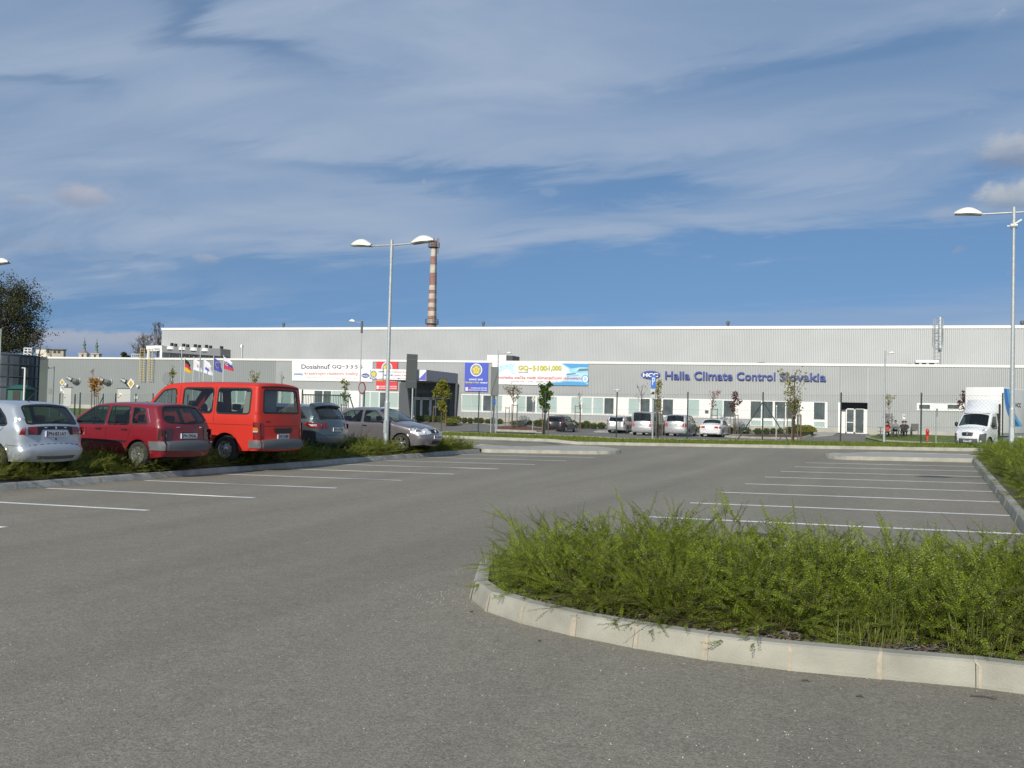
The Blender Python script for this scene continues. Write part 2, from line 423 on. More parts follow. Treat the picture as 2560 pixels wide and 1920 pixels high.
def proj(p):
    d = np.array(p) - np.array([0, 0, EYE]); z = d @ fwd
    return 1280 + F_PX * (d @ rt) / z, 960 - F_PX * (d @ up) / z
# ================================================================== THE GROUND
def rotp(x, y):   # camera-plan metres to world metres
    return np.array([x * math.cos(YAW) - y * math.sin(YAW), x * math.sin(YAW) + y * math.cos(YAW)])
UB = np.array([math.cos(rad(-1.6)), math.sin(rad(-1.6))])     # direction of the bay lines
def asphalt_mat():
    m = bpy.data.materials.new('asphalt'); m.use_nodes = True; nt = m.node_tree; b = nt.nodes['Principled BSDF']
    L = nt.links.new; N = nt.nodes.new
    t = N('ShaderNodeTexCoord')
    def ns(scale, det, rough=0.6, mp=None, dist=0):
        n = N('ShaderNodeTexNoise'); n.inputs['Scale'].default_value = scale; n.inputs['Detail'].default_value = det; n.inputs['Roughness'].default_value = rough; n.inputs['Distortion'].default_value = dist
        if mp:
            q = N('ShaderNodeMapping'); q.inputs['Scale'].default_value = mp[0]; q.inputs['Rotation'].default_value = (0, 0, mp[1]); L(t.outputs['Object'], q.inputs[0]); L(q.outputs[0], n.inputs['Vector'])
        else: L(t.outputs['Object'], n.inputs['Vector'])
        return n.outputs['Fac']
    def mr(x, a, b_, c, d):
        n = N('ShaderNodeMapRange'); L(x, n.inputs['Value'])
        for i, v in zip(('From Min', 'From Max', 'To Min', 'To Max'), (a, b_, c, d)): n.inputs[i].default_value = v
        return n.outputs[0]
    def mm(op, a, c):
        n = N('ShaderNodeMath'); n.operation = op
        for i, v in enumerate((a, c)):
            if isinstance(v, float): n.inputs[i].default_value = v
            else: L(v, n.inputs[i])
        return n.outputs[0]
    big = mr(ns(0.16, 5, 0.6), 0.3, 0.7, 0.93, 1.07)
    streak = mr(ns(1.0, 4, 0.55, ((0.62, 0.045, 1), rad(-9)), 0.5), 0.3, 0.7, 0.86, 1.12)
    mid = mr(ns(5, 5, 0.65), 0.3, 0.7, 0.93, 1.07)
    fine = mr(ns(75, 3, 0.85), 0.25, 0.75, 0.42, 1.56)
    grit = mr(ns(28, 5, 0.9), 0.28, 0.72, 0.66, 1.34)
    v = mm('MULTIPLY', mm('MULTIPLY', mm('MULTIPLY', big, streak), mm('MULTIPLY', mid, fine)), grit)
    vo = N('ShaderNodeTexVoronoi'); vo.inputs['Scale'].default_value = 42; L(t.outputs['Object'], vo.inputs['Vector'])
    stone = mm('MULTIPLY', mr(vo.outputs['Distance'], 0.24, 0.14, 0.0, 1.0), mr(vo.outputs['Color'], 0.80, 0.84, 0.0, 1.0))
    sc = N('ShaderNodeVectorMath'); sc.operation = 'SCALE'; sc.inputs[0].default_value = (0.248, 0.228, 0.183); L(v, sc.inputs['Scale'])
    mx = N('ShaderNodeMix'); mx.data_type = 'RGBA'; mx.inputs['B'].default_value = (0.50, 0.46, 0.38, 1)
    L(mm('MULTIPLY', stone, 0.6), mx.inputs['Factor']); L(sc.outputs[0], mx.inputs['A']); L(mx.outputs['Result'], b.inputs['Base Color'])
    b.inputs['Roughness'].default_value = 0.85; b.inputs['Specular IOR Level'].default_value = 0.3
    bu = N('ShaderNodeBump'); bu.inputs['Strength'].default_value = 0.6; bu.inputs['Distance'].default_value = 0.006; L(fine, bu.inputs['Height']); L(bu.outputs[0], b.inputs['Normal'])
    return m
ASPH = asphalt_mat()
GRASS = mat('lawn', (0.095, 0.14, 0.022), 0.9, var=0.4, vscale=2.2, bump=1.0, bscale=30)
CONC = mat('concrete_paving', (0.36, 0.35, 0.32), 0.85, var=0.10, vscale=2.5)
KERBM = mat('kerb_concrete', (0.335, 0.328, 0.275), 0.8, var=0.20, vscale=3.0, bump=0.4, bscale=80)
KERBL = mat('kerb_concrete_grey', (0.37, 0.37, 0.35), 0.85, var=0.22, vscale=4.0, bump=0.3, bscale=60)
MORTAR = mat('mortar', (0.39, 0.345, 0.27), 0.9, var=0.15, vscale=25)
SOIL = mat('mulch', (0.10, 0.085, 0.078), 0.95, var=0.55, vscale=22, bump=1.0, bscale=45)
LINE = mat('line_paint', (0.76, 0.76, 0.73), 0.7, var=0.13, vscale=9)
GCOV = mat('red_groundcover', (0.13, 0.05, 0.03), 0.9, var=0.5, vscale=3.0, bump=1.0, bscale=12)

def grid_sheet(name, xs, ys, dz, m, zf=gz):
    vs = [(x, y, zf(x, y) + dz) for y in ys for x in xs]; nx = len(xs)
    fs = [(j * nx + i, j * nx + i + 1, (j + 1) * nx + i + 1, (j + 1) * nx + i) for j in range(len(ys) - 1) for i in range(nx - 1)]
    mb = MB(); mb.add(vs, fs, m, True); return tag(mb.build(name), kind='structure')
def steps(*seg):
    out = []
    for a, b, d in seg:
        n = max(1, int(round((b - a) / d))); out += [a + (b - a) * i / n for i in range(n)]
    return out + [seg[-1][1]]
grid_sheet('ground', steps((-2600, -140, 600), (-140, 80, 5), (80, 2600, 600)), steps((-60, 50, 6), (50, 94, 1.5), (94, 150, 8), (150, 3500, 800)), -0.05, GRASS,
           lambda x, y: gz(x, y) - (0.10 if y < 50 else 0))
grid_sheet('parking_lot', steps((-110, -34, 5), (-34, -6, 0.5), (-6, 60, 3)), steps((-14, 4, 2), (4, 50.6, 0.9)), 0.0, ASPH)

def sheet(name, pts, dz, m, step=1.2, kind='structure', edge=None, zf=None):
    """flat-laid surface following the ground; pts are world XY; edge = drop height of a side skirt"""
    zf = zf or gz
    pts = resample([(p[0], p[1]) for p in pts], step)
    V, T = cdt(pts, step=step)
    mb = MB(); mb.add([(x, y, zf(x, y) + dz) for x, y in V], T, m, True)
    if edge:
        n = len(pts); mb.add([(x, y, zf(x, y) + dz) for x, y in pts] + [(x, y, zf(x, y) + dz - edge) for x, y in pts], [(i, (i + 1) % n, n + (i + 1) % n, n + i) for i in range(n)], m)
    o = mb.build(name)
    for p in o.data.polygons[:1]: pass
    bm = bmesh.new(); bm.from_mesh(o.data)
    for f in bm.faces:
        if f.normal.z < -0.1: f.normal_flip()
    bm.to_mesh(o.data); bm.free()
    return tag(o, kind=kind)
def kerb(name, pts, m, stone=1.0, w=0.13, h=0.13, side=1, joint=0.05, seed=1, dz0=0.0, stain=0.6):
    """row of kerb stones along pts; side=+1 puts the body on the left of the direction of travel"""
    rnd = random.Random(seed)
    P = [np.array(p[:2], float) for p in pts]
    cum = [0]
    for a, b in zip(P, P[1:]): cum.append(cum[-1] + np.linalg.norm(b - a))
    def at(s):
        s = max(0, min(cum[-1], s))
        for i in range(len(P) - 1):
            if s <= cum[i + 1] + 1e-9:
                t = (s - cum[i]) / (cum[i + 1] - cum[i] + 1e-9); p = P[i] * (1 - t) + P[i + 1] * t; break
        e = 0.25
        def q(s_):
            s_ = max(0, min(cum[-1], s_))
            for i in range(len(P) - 1):
                if s_ <= cum[i + 1] + 1e-9:
                    t = (s_ - cum[i]) / (cum[i + 1] - cum[i] + 1e-9); return P[i] * (1 - t) + P[i + 1] * t
            return P[-1]
        d = q(s + e) - q(s - e); d /= np.linalg.norm(d) + 1e-9
        return p, np.array([-d[1], d[0]]) * side
    prof = [(0.0, -0.03), (0.004, 0.02), (0.028, h - 0.035), (0.036, h - 0.012), (0.055, h), (w, h + 0.002), (w, h - 0.12)]
    mb = MB(); mj = mb.m(m)
    js = [0.0]
    s = stone
    while s < cum[-1]: js.append(s); s += stone * rnd.uniform(0.97, 1.03)
    js.append(cum[-1])
    def ring(s, off=0.0):
        p, n = at(s); out = []
        for a, z in prof:
            q = p + n * (a - off); out.append((q[0], q[1], gz(p[0] + n[0] * -0.02, p[1] + n[1] * -0.02) + dz0 + z + (off * 0.5 if z > 0.05 else 0)))
        return out
    K = len(prof)
    for a, b in zip(js, js[1:]):
        g = 0.002; n = max(1, int((b - a) / 0.35)); dz = rnd.uniform(-0.004, 0.004)
        rs = [ring(a + g + (b - a - 2 * g) * i / n, rnd.uniform(0, 0.0) + dz) for i in range(n + 1)]
        vs = [v for r in rs for v in r]
        mb.add(vs, [(i * K + j, (i + 1) * K + j, (i + 1) * K + j + 1, i * K + j + 1) for i in range(n) for j in range(K - 1)], m)
        mb.add(rs[0] + rs[-1], [tuple(range(K)), tuple(range(2 * K - 1, K - 1, -1))], m)
    for s in js[1:-1]:
        # smeared mortar, wider towards the foot
        wt_, wb = joint * rnd.uniform(0.15, 0.3), joint * rnd.uniform(0.35, 0.95) * (1 if rnd.random() < stain else 0.4)
        sk = rnd.uniform(-0.5, 0.5) * joint
        lw = [wb * rnd.uniform(0.8, 1.1), wb, (wt_ + wb) * 0.55, wt_, wt_ * 0.9, wt_ * 0.5, wt_ * 0.4]
        rw = [wb * rnd.uniform(0.6, 1.1), wb * rnd.uniform(0.6, 1.0), (wt_ + wb) * rnd.uniform(.35, .6), wt_, wt_ * 0.9, wt_ * 0.5, wt_ * 0.4]
        vs = []
        for j in range(K):
            for d in (-lw[j], 0, rw[j]):
                rg = ring(s + d + (sk if j < 3 else 0), 0.006)[j]; vs.append(rg)
        mb.add(vs, [(j * 3 + k, j * 3 + k + 1, (j + 1) * 3 + k + 1, (j + 1) * 3 + k) for j in range(K - 2) for k in (0, 1)], MORTAR)
    return tag(mb.build(name), kind='structure')
def inset(pts, d):
    out = []; P = [np.array(p[:2], float) for p in pts]
    for i in range(len(P)):
        t = P[min(len(P) - 1, i + 1)] - P[max(0, i - 1)]; t /= np.linalg.norm(t) + 1e-9; out.append(P[i] + np.array([-t[1], t[0]]) * d)
    return out
def XY(*q): return [np.array(G(*a)[:2]) if len(a) == 2 else np.array(G(*a)[:2]) for a in q]

# left planting strip ------------------------------------------------
kl = [KA + KD * t + np.array([-0.10, 0]) for t in (-11, 0, 10, 20)] 
kend = np.array(G(1200, 1131.5)[:2])
tk = (kend - KA) @ KD
kl = [KA + KD * t + np.array([-0.10, 0.0]) for t in (-11, -5, 0, 5, 10, 15, 20, tk)]
kerb('kerb', kl, KERBL, 1.0, h=0.14, side=1, seed=3, stain=0.9, joint=0.05)
BW = 1.75
kr = [p + np.array([-BW, 0]) for p in kl]
kerb('kerb', kr, KERBL, 1.0, h=0.12, side=-1, seed=4)
sheet('planting_bed', [p + np.array([-0.12, 0]) for p in kl] + [p + np.array([0.12, 0]) for p in reversed(kr)], 0.10, SOIL, 0.5)
# thin line of sand lying along the kerb foot
sheet('sand_line', [p + np.array([0.01, 0]) for p in kl] + [p + np.array([0.05, 0]) for p in reversed(kl)], 0.004, MORTAR, 0.6)
# bay lines -----------------------------------------------------------
def bayline(o, L, w=0.13):
    o = np.array(o); n = np.array([-UB[1], UB[0]]) * w / 2
    sheet('parking_marking', [o - n, o + UB * L - n, o + UB * L + n, o + n], 0.004, LINE, 1.0)
l0 = rotp(-10.2561, 17.1748); lv = rotp(math.sin(0.4365), math.cos(0.4365)) * 2.5
r0 = rotp(2.1048, 14.6637); rv = rotp(math.sin(0.4206), math.cos(0.4206)) * 2.5
for n in range(-3, 9): bayline(l0 + lv * n + UB * 0.06, 4.97)
for n in range(-1, 8): bayline(r0 + rv * n, 4.98 if n > 0 else 5.3)

# end islands -----------------------------------------------------------
def curve2(pts, n=6):
    P = spline([tuple(p) for p in pts], 0.12); return [np.array(p) for p in P]
a = np.array(G(1203, 1131)[:2]); b = np.array(G(1495, 1136.3)[:2]); tip = np.array(G(1549, 1133.6)[:2])
c = np.array(G(1520, 1119.6, 0.1)[:2]); d = np.array(G(1422, 1115.4, 0.1)[:2]); e = np.array(G(1180, 1110.5, 0.1)[:2]); f = e + np.array([-2.2, 0.05])
ring = curve2([a, (a + b) / 2, b, tip, c, d]) + [e, f]
kerb('kerb', ring, KERBM, 1.0, h=0.13, side=1, seed=9, joint=0.07, stain=0.7)
sheet('paved_island', inset(ring, 0.07) + [a + np.array([-2.2, 0.1])], 0.118, CONC, 0.6)
a = np.array(G(2092, 1148.7)[:2]); b = np.array(G(2264, 1152.8)[:2]); c = np.array(G(2440, 1156.5)[:2])
t1 = np.array(G(2066, 1141.5)[:2]); t2 = np.array(G(2095, 1134.5, .1)[:2]); t3 = np.array(G(2171, 1132.2, .1)[:2]); t4 = np.array(G(2315, 1134.5, .1)[:2]); t5 = np.array(G(2450, 1138.5, .1)[:2]); t6 = t5 + np.array([2.0, -0.05])
ringR = [t6, t5] + curve2([t4, t3, t2, t1, a, b, c])
kerb('kerb', ringR, KERBM, 1.0, h=0.13, side=1, seed=12, joint=0.06, stain=0.8)
sheet('paved_island', inset(ringR, 0.07) + [c + np.array([2.0, 0])], 0.118, CONC, 0.6)
# near bed and right strip ---------------------------------------------
front = XY((2700, 1755), (2560, 1732), (2501, 1725.6), (2290, 1706), (2063, 1686), (1886, 1668), (1751, 1648.5), (1621, 1626.8), (1508.7, 1607), (1407, 1585), (1313, 1561.7), (1235.6, 1538), (1192, 1518), (1174, 1495), (1178, 1470))
back0 = r0 - rv * 1.93
nose = [np.array(G(1190, 1443)[:2]), np.array(G(1218, 1424)[:2]), np.array(G(1268, 1412)[:2])]
kr2b = np.array(G(2530, 1297)[:2]); kdir = np.array(G(2464, 1205)[:2]) - kr2b; kdir = kdir / np.linalg.norm(kdir); kr2a = kr2b + kdir * (c[1] - kr2b[1]) / kdir[1]; kdir = -kdir
xb = back0 + UB * 1.0
# where the back edge of the bed meets the strip's kerb
A2 = np.array([[UB[0], -kdir[0]], [UB[1], -kdir[1]]]); tt = np.linalg.solve(A2, kr2b - xb); corner = xb + UB * tt[0]
bedring = front[:-1] + curve2([front[-2], front[-1]] + nose + [xb + UB * 0.6])[6:] + [xb + UB * (tt[0] - 0.9), ]
bedring += curve2([xb + UB * (tt[0] - 0.85), xb + UB * (tt[0] - 0.3) - kdir * 0.10, corner - kdir * 0.75])
kpath = bedring + [kr2b, (kr2a + kr2b) / 2, kr2a]
kerb('kerb', kpath, KERBM, 0.52, w=0.15, h=0.15, side=-1, seed=21, joint=0.045, stain=0.85)
rightX = [kr2a + np.array([2.6, 0]), kr2b + np.array([2.6, 0]), corner + np.array([2.6, 0]), front[0] + np.array([2.2, 0.9]), front[0]]
inner = lambda p, q: p
sheet('planting_bed', inset(kpath, -0.09) + rightX, 0.105, SOIL, 0.35)

# road beyond, verge, far parking -----------------------------------------
YK = 44.5
kerb('kerb', [(-110, YK), (60, YK)], KERBM, 1.0, w=0.16, h=0.14, side=1, seed=31, joint=0.03)
sheet('grass_verge', [(-110, YK + 0.14), (60, YK + 0.14), (60, YK + 6.2), (-110, YK + 6.2)], 0.13, GRASS, 1.6)
kerb('kerb', [(-24, YK + 6.3), (-5.5, YK + 6.3)], KERBM, 1.0, w=0.16, h=0.17, side=1, seed=33)
FASPH = mat('far_asphalt', (0.17, 0.165, 0.155), 0.9, var=0.12, vscale=0.6)
PATHM = mat('path_paving', (0.36, 0.35, 0.32), 0.85, var=0.12, vscale=1.5)
sheet('far_parking_lot', [(-25.5, 74.5), (-23.5, 57), (3, 57), (3, 62), (-1.3, 85), (-1.0, 91.6), (-46, 91.6), (-58, 84), (-60, 66), (-31.4, 69)], 0.012, FASPH, 2.0)
def pxsheet(name, q, dz, m, step=0.9, edge=None): return sheet(name, [tuple(p[:2]) for p in [G(*a) for a in q]], dz, m, step, edge=edge)
# footpath and planted strips in front of the facade
sheet('footpath', [(-24, 84.2), (-9.5, 84.2), (-9.5, 85.6), (-24, 85.6)], 0.10, PATHM, 1.5, edge=0.1)
sheet('footpath', [(-50, 89.6), (-36, 88.2), (-30, 82.5), (-26.3, 75.0), (-25.6, 75.0), (-25.6, 82), (-28.5, 86.0), (-34, 88.9), (-50, 90.6)], 0.06, PATHM, 1.5, edge=0.06)
sheet('red_groundcover', [(-34.2, 85.4), (-30.2, 77.0), (-26.6, 75.9), (-26.4, 82.2), (-28.9, 85.3), (-32.5, 86.6)], 0.16, GCOV, 0.8, kind='stuff', edge=0.16)
sheet('red_groundcover', [(-12.2, 82.6), (-9.6, 80.4), (-6.6, 83.4), (-6.0, 86.4), (-9.5, 85.8)], 0.14, GCOV, 0.8, kind='stuff', edge=0.14)
kerb('kerb', [(-12.6, 82.4), (-9.7, 80.1), (-6.3, 83.2), (-5.6, 86.8)], KERBM, 1.0, h=0.17, side=1, seed=35)
kerb('kerb', [(-30.6, 76.9), (-26.5, 75.6), (-26.2, 82.3)], KERBM, 1.0, h=0.18, side=1, seed=36)
sheet('path', [(-5.4, 86.0), (-3.9, 88.0), (-3.5, 91.4), (-7.5, 91.4), (-5.2, 88.6)], 0.05, PATHM, 1.0, edge=0.05)
sheet('grass_lawn', [(-1.0, 87.0), (0.2, 84.6), (3.0, 82.6), (16, 81.5), (16, 91.7), (0.4, 91.7)], 0.10, GRASS, 1.0, edge=0.1)
kerb('kerb', [(0.9, 91.0), (-1.2, 87.2), (0.1, 84.4), (3.0, 82.4), (8, 81.6)], KERBM, 1.0, h=0.15, side=-1, seed=37)
# parking marks of the far bays
for x in (-27.2, -23.3, -20.9, -18.9, -16.4, -13.9, -11.4): 
    sheet('parking_marking', [(x, 79.0), (x + 0.12, 79.0), (x + 0.12, 84.0), (x, 84.0)], 0.02, LINE, 2.5)
# ================================================================== THE FACTORY
FYW = 92.0                                 # plane of the lower facade
CLAD = mat('ribbed_cladding', (0.36, 0.375, 0.38), 0.5, 0.12, var=0.05, vscale=0.35)
CLADU = mat('ribbed_cladding_upper', (0.405, 0.42, 0.425), 0.5, 0.15, var=0.05, vscale=0.35)
CLADL = mat('flat_cladding', (0.255, 0.275, 0.28), 0.5, 0.15, var=0.05, vscale=0.25)
PLINTH = mat('concrete_plinth', (0.42, 0.41, 0.37), 0.85, var=0.1, vscale=1.0)
PANELW = mat('white_panel', (0.78, 0.77, 0.74), 0.55, var=0.03, vscale=0.6)
PGREEN = mat('pale_green_glass', (0.40, 0.50, 0.475), 0.12, 0.0, spec=0.6, var=0.06, vscale=0.7)
PDARK = mat('dark_window_glass', (0.09, 0.11, 0.11), 0.08, 0.0, spec=0.7, var=0.35, vscale=1.1)
PBLACK = mat('black_opening', (0.012, 0.014, 0.015), 0.3)
SHADEC = mat('entrance_cladding_shaded', (0.10, 0.11, 0.12), 0.6)  # wall cladding darkened: shade under canopy and in recess put into the colour
def wz(sx, sy, Y=FYW): return FY(sx, sy, Y).z
def wx(sx, sy, Y=FYW): return FY(sx, sy, Y).x
fac = empty('factory_building', (-40, FYW, base_z(-40)))
tag(fac, 'long low factory building clad in light grey ribbed sheet metal with white roof edges', 'factory')
FO = fac.location
def fbuild(mb, name, m=None, parent=fac):
    o = mb.build(name, m); o.parent = parent
    o.location = -Vector(parent.location) if parent is fac else Vector((0, 0, 0))
    return o
def ribs(mb, x0, x1, zt, zb, Y, m, period=0.27, depth=0.045, amp=1):
    """profiled sheet: a trapezoidal section standing proud of plane Y towards -Y"""
    n = int(math.ceil((x1 - x0) / period)); xs = []
    for i in range(n):
        a = x0 + i * period
        for f, d in ((0, 0), (0.32, 0), (0.50, 1), (0.82, 1)): 
            x = a + f * period
            if x < x1: xs.append((x, Y - d * depth))
    xs.append((x1, Y))
    vs = [(x, y, zt(x)) for x, y in xs] + [(x, y, zb(x)) for x, y in xs]; k = len(xs)
    mb.add(vs, [(i, k + i, k + i + 1, i + 1) for i in range(k - 1)], m)
XL = wx(121, 895); XR = 48.0
LZ0, LZ1 = wz(121, 896), wz(2552, 919); LX0, LX1 = XL, wx(2552, 919)
def ltop(x): return LZ0 + (LZ1 - LZ0) * (x - LX0) / (LX1 - LX0)
def lbot(x): return base_z(x) + 0.42
# openings: entrance recess and side door
EX0, EX1 = wx(1008, 1000), wx(1128, 1000)
DX0, DX1 = wx(2101, 1045), wx(2168.5, 1045); DZT = wz(2135, 1006.3)
XSPLIT = wx(690, 940)
w = MB()
def flatwall(mb, x0, x1, m): mb.add([(x0, FYW - .02, ltop(x0)), (x1, FYW - .02, ltop(x1)), (x1, FYW - .02, lbot(x1)), (x0, FYW - .02, lbot(x0))], [(0, 3, 2, 1)], m)
ribs(w, XL, XSPLIT, ltop, lbot, FYW, CLADL, 0.25, 0.012)
ribs(w, XSPLIT, DX0, ltop, lbot, FYW, CLAD, 0.3, 0.038)
ribs(w, DX1, XR, ltop, lbot, FYW, CLAD, 0.3, 0.038)
ribs(w, DX0, DX1, ltop, lambda x: DZT, FYW, CLAD)
# left end wall
w.add([(XL, FYW, ltop(XL)), (XL, FYW + 60, ltop(XL)), (XL, FYW + 60, lbot(XL) - 2), (XL, FYW, lbot(XL) - 2)], [(0, 1, 2, 3)], CLADL)
fbuild(w, 'lower_wall')
pl = MB()
for x0, x1 in ((XL, DX0), (DX1, XR)):
    n = 20
    for i in range(n):
        a = x0 + (x1 - x0) * i / n; b = x0 + (x1 - x0) * (i + 1) / n
        pl.add([(a, FYW - .03, lbot(a)), (b, FYW - .03, lbot(b)), (b, FYW - .03, lbot(b) - 2.2), (a, FYW - .03, lbot(a) - 2.2), (a, FYW + .05, lbot(a)), (b, FYW + .05, lbot(b))], [(0, 3, 2, 1), (0, 1, 5, 4)], PLINTH)
fbuild(pl, 'plinth')
def beam(mb, x0, x1, zf, Y0, Y1, dz0, dz1, m):
    mb.add([(x, y, zf(x) + d) for d in (dz0, dz1) for y in (Y0, Y1) for x in (x0, x1)], [(0, 2, 3, 1), (4, 5, 7, 6), (0, 1, 5, 4), (2, 6, 7, 3), (0, 4, 6, 2), (1, 3, 7, 5)], m)
t = MB(); beam(t, XL - 0.03, XR, ltop, FYW - 0.10, FYW + 0.25, -0.02, 0.20, WHITE); fbuild(t, 'roof_edge')
r = MB(); r.add([(XL, FYW + 0.2, ltop(XL) + 0.02), (XR, FYW + 0.2, ltop(XR) + 0.02), (XR, FYW + 60, ltop(XR) + 0.02), (XL, FYW + 60, ltop(XL) + 0.02)], [(0, 1, 2, 3)], mat('roof_membrane', (0.35, 0.35, 0.34), 0.9)); fbuild(r, 'lower_roof')
# upper hall, set back
UY = FYW + 7.0
UX0 = wx(405, 824, UY); UZ0, UZ1 = wz(405, 825, UY), wz(2523, 820.5, UY); UX1 = wx(2523, 820.5, UY)
def utop(x): return UZ0 + (UZ1 - UZ0) * (x - UX0) / (UX1 - UX0)
u = MB(); ribs(u, UX0, XR + 6, utop, lambda x: ltop(x) - 0.3, UY, CLADU, 0.33, 0.035)
u.add([(UX0, UY, utop(UX0)), (UX0, UY + 50, utop(UX0)), (UX0, UY + 50, 5), (UX0, UY, 5)], [(0, 1, 2, 3)], CLADU); fbuild(u, 'upper_wall')
t = MB(); beam(t, UX0 - 0.03, XR + 6, utop, UY - 0.10, UY + 0.25, -0.02, 0.26, WHITE); fbuild(t, 'roof_edge')
r = MB(); r.add([(UX0, UY + .2, utop(UX0) + .02), (XR + 6, UY + .2, utop(XR + 6) + .02), (XR + 6, UY + 50, utop(XR + 6) + .02), (UX0, UY + 50, utop(UX0) + .02)], [(0, 1, 2, 3)], MATS['roof_membrane']); fbuild(r, 'upper_roof')

# window bands -------------------------------------------------------
def band(x0, x1, y0, y1, y2, y3):
    """white board between pixel columns x0..x1; top edge y0->y1, bottom edge y2->y3"""
    mb = MB(); a, b, c, d = FY(x0, y0, FYW), FY(x1, y1, FYW), FY(x1, y3, FYW), FY(x0, y2, FYW)
    Y = FYW - 0.075
    mb.add([(p.x, Y, p.z) for p in (a, b, c, d)] + [(p.x, FYW, p.z) for p in (a, b, c, d)], [(0, 3, 2, 1), (0, 1, 5, 4), (1, 2, 6, 5), (2, 3, 7, 6), (3, 0, 4, 7)], WFRAME)
    fbuild(mb, 'white_band')
def window(x0, x1, yt, yb, kind):
    a, c = FY(x0, yt, FYW), FY(x1, yb, FYW); x_0, x_1, z1, z0 = a.x, c.x, a.z, c.z
    Y = FYW - 0.078; fr = MB(); b = 0.055
    for q in ((x_0 - b, x_1 + b, z0 - b, z0), (x_0 - b, x_1 + b, z1, z1 + b), (x_0 - b, x_0, z0, z1), (x_1, x_1 + b, z0, z1)):
        fr.box(q[0], q[1], Y - 0.05, Y, q[2], q[3], WFRAME)
    fo = fbuild(fr, 'window_frame')
    g = MB(); m = {'g': PGREEN, 'd': PDARK}[kind]
    g.add([(x_0, Y - 0.006, z0), (x_1, Y - 0.006, z0), (x_1, Y - 0.006, z1), (x_0, Y - 0.006, z1)], [(0, 1, 2, 3)], m)
    if kind == 'd':
        mx = (x_0 + x_1) / 2
        g.box(mx - .015, mx + .015, Y - 0.02, Y - 0.008, z0, z1, GREYP)
    o = g.build('pane'); o.parent = fo
def wpanel(x0, x1, yt, yb):
    a, c = FY(x0, yt, FYW), FY(x1, yb, FYW); mb = MB()
    mb.box(a.x, c.x, FYW - 0.10, FYW - 0.075, c.z, a.z, PANELW); fbuild(mb, 'white_panel')
def c3(x): return 700 + x / 4.61
def c4(x): return 1080 + x / 4.609
def c5(x): return 1480 + x / 4.61
def c6(x): return 1860 + x / 4.608
# left of the entrance
band(548, c3(1372), 968.5, 980, 1009, 1023)
def lrow(x): t = (x - 548) / (c3(1372) - 548); return 970.5 + 11.5 * t, 1006 + 13.5 * t
for a, b, k in ((552, 566, 'd'), (572, 590, 'g'), (596, 612, 'g'), (640, 655, 'g'), (662, 680, 'd'), (684, 696, 'd'), (c3(30), c3(130), 'g'), (c3(405), c3(492), 'd'), (c3(510), c3(592), 'd'), (c3(608), c3(712), 'g'), (c3(725), c3(800), 'g'),
                (c3(940), c3(1038), 'g'), (c3(1055), c3(1140), 'g'), (c3(1160), c3(1240), 'd'), (c3(1255), c3(1365), 'g')):
    y0, y1 = lrow((a + b) / 2); window(a, b, y0, y1, k)
for a, b in ((616, 636), (c3(140), c3(395)), (c3(805), c3(932))):
    y0, y1 = lrow((a + b) / 2); wpanel(a, b, y0 - 1.5, y1 + 2)
# right of the entrance
X0b, X1b = c4(342), c6(78)
def rtop(x): return 985 + (1000.5 - 985) * (x - X0b) / (X1b - X0b)
def rbot(x): return 1029.5 + (1047.5 - 1029.5) * (x - X0b) / (X1b - X0b)
band(X0b, X1b, rtop(X0b), rtop(X1b), rbot(X0b), rbot(X1b))
for f, lst in ((c4, [(355, 460, 'g'), (473, 570, 'g'), (597, 682, 'd'), (700, 725, 'd'), (736, 808, 'g'), (985, 1078, 'g'), (1097, 1190, 'd'), (1215, 1305, 'g'), (1340, 1440, 'g'), (1612, 1708, 'g'), (1738, 1842, 'g'), (1864, 1972, 'g')]),
               (c5, [(148, 250, 'd'), (428, 545, 'g'), (565, 665, 'd'), (700, 800, 'd'), (822, 934, 'd'), (1108, 1236, 'g'), (1378, 1505, 'g'), (1522, 1640, 'd')])):
    for a, b, k in lst:
        x = f((a + b) / 2); window(f(a), f(b), rtop(x) + 2.2, rbot(x) - 3.8, k)
for f, lst in ((c4, [(815, 975), (1450, 1605)]), (c5, [(265, 422), (942, 1100), (1243, 1370), (1655, 1822)])):
    for a, b in lst: x = f((a + b) / 2); wpanel(f(a), f(b), rtop(x) + 0.8, rbot(x) - 2.0)
g = MB(); a = FY(c5(1305), 780 + 1130 / 4.61, FYW); c = FY(c5(1345), 780 + 1168 / 4.61, FYW)
for i in range(6):
    z = c.z + (a.z - c.z) * i / 6; g.box(a.x, c.x, FYW - .15, FYW - .10, z, z + (a.z - c.z) / 9, GREYP)
fbuild(g, 'wall_vent')
# tall windows with lower green panels
band(c6(72), c6(608), 1001, 1004.5, 1065.5, 1068)
band(c6(650), c6(962), 1004.5, 1005.5, 1068, 1070.5)
for a, b in ((80, 196), (216, 330), (358, 474), (490, 600), (808, 930)):
    x = c6((a + b) / 2); k = (x - c6(80)) / 184 * 4.5
    window(c6(a), c6(b), 1003 + k * .7, 1045 + k, 'd'); window(c6(a), c6(b), 1051 + k * .8, 1063 + k, 'g')
wpanel(c6(655), c6(800), 1005.5, 1067)
band(c6(1084), c6(1112), 1006, 1006, 1082, 1082)
# high strip window on the right
def c7(x): return 2180 + x / 4.147
band(c7(465), c7(1052), 780 + 945 / 4.147, 780 + 955 / 4.147, 780 + 1020 / 4.147, 780 + 1030 / 4.147)
for a, b in ((488, 600), (783, 904), (965, 1042)):
    window(c7(a), c7(b), 780 + 960 / 4.147, 780 + 1006 / 4.147, 'd')
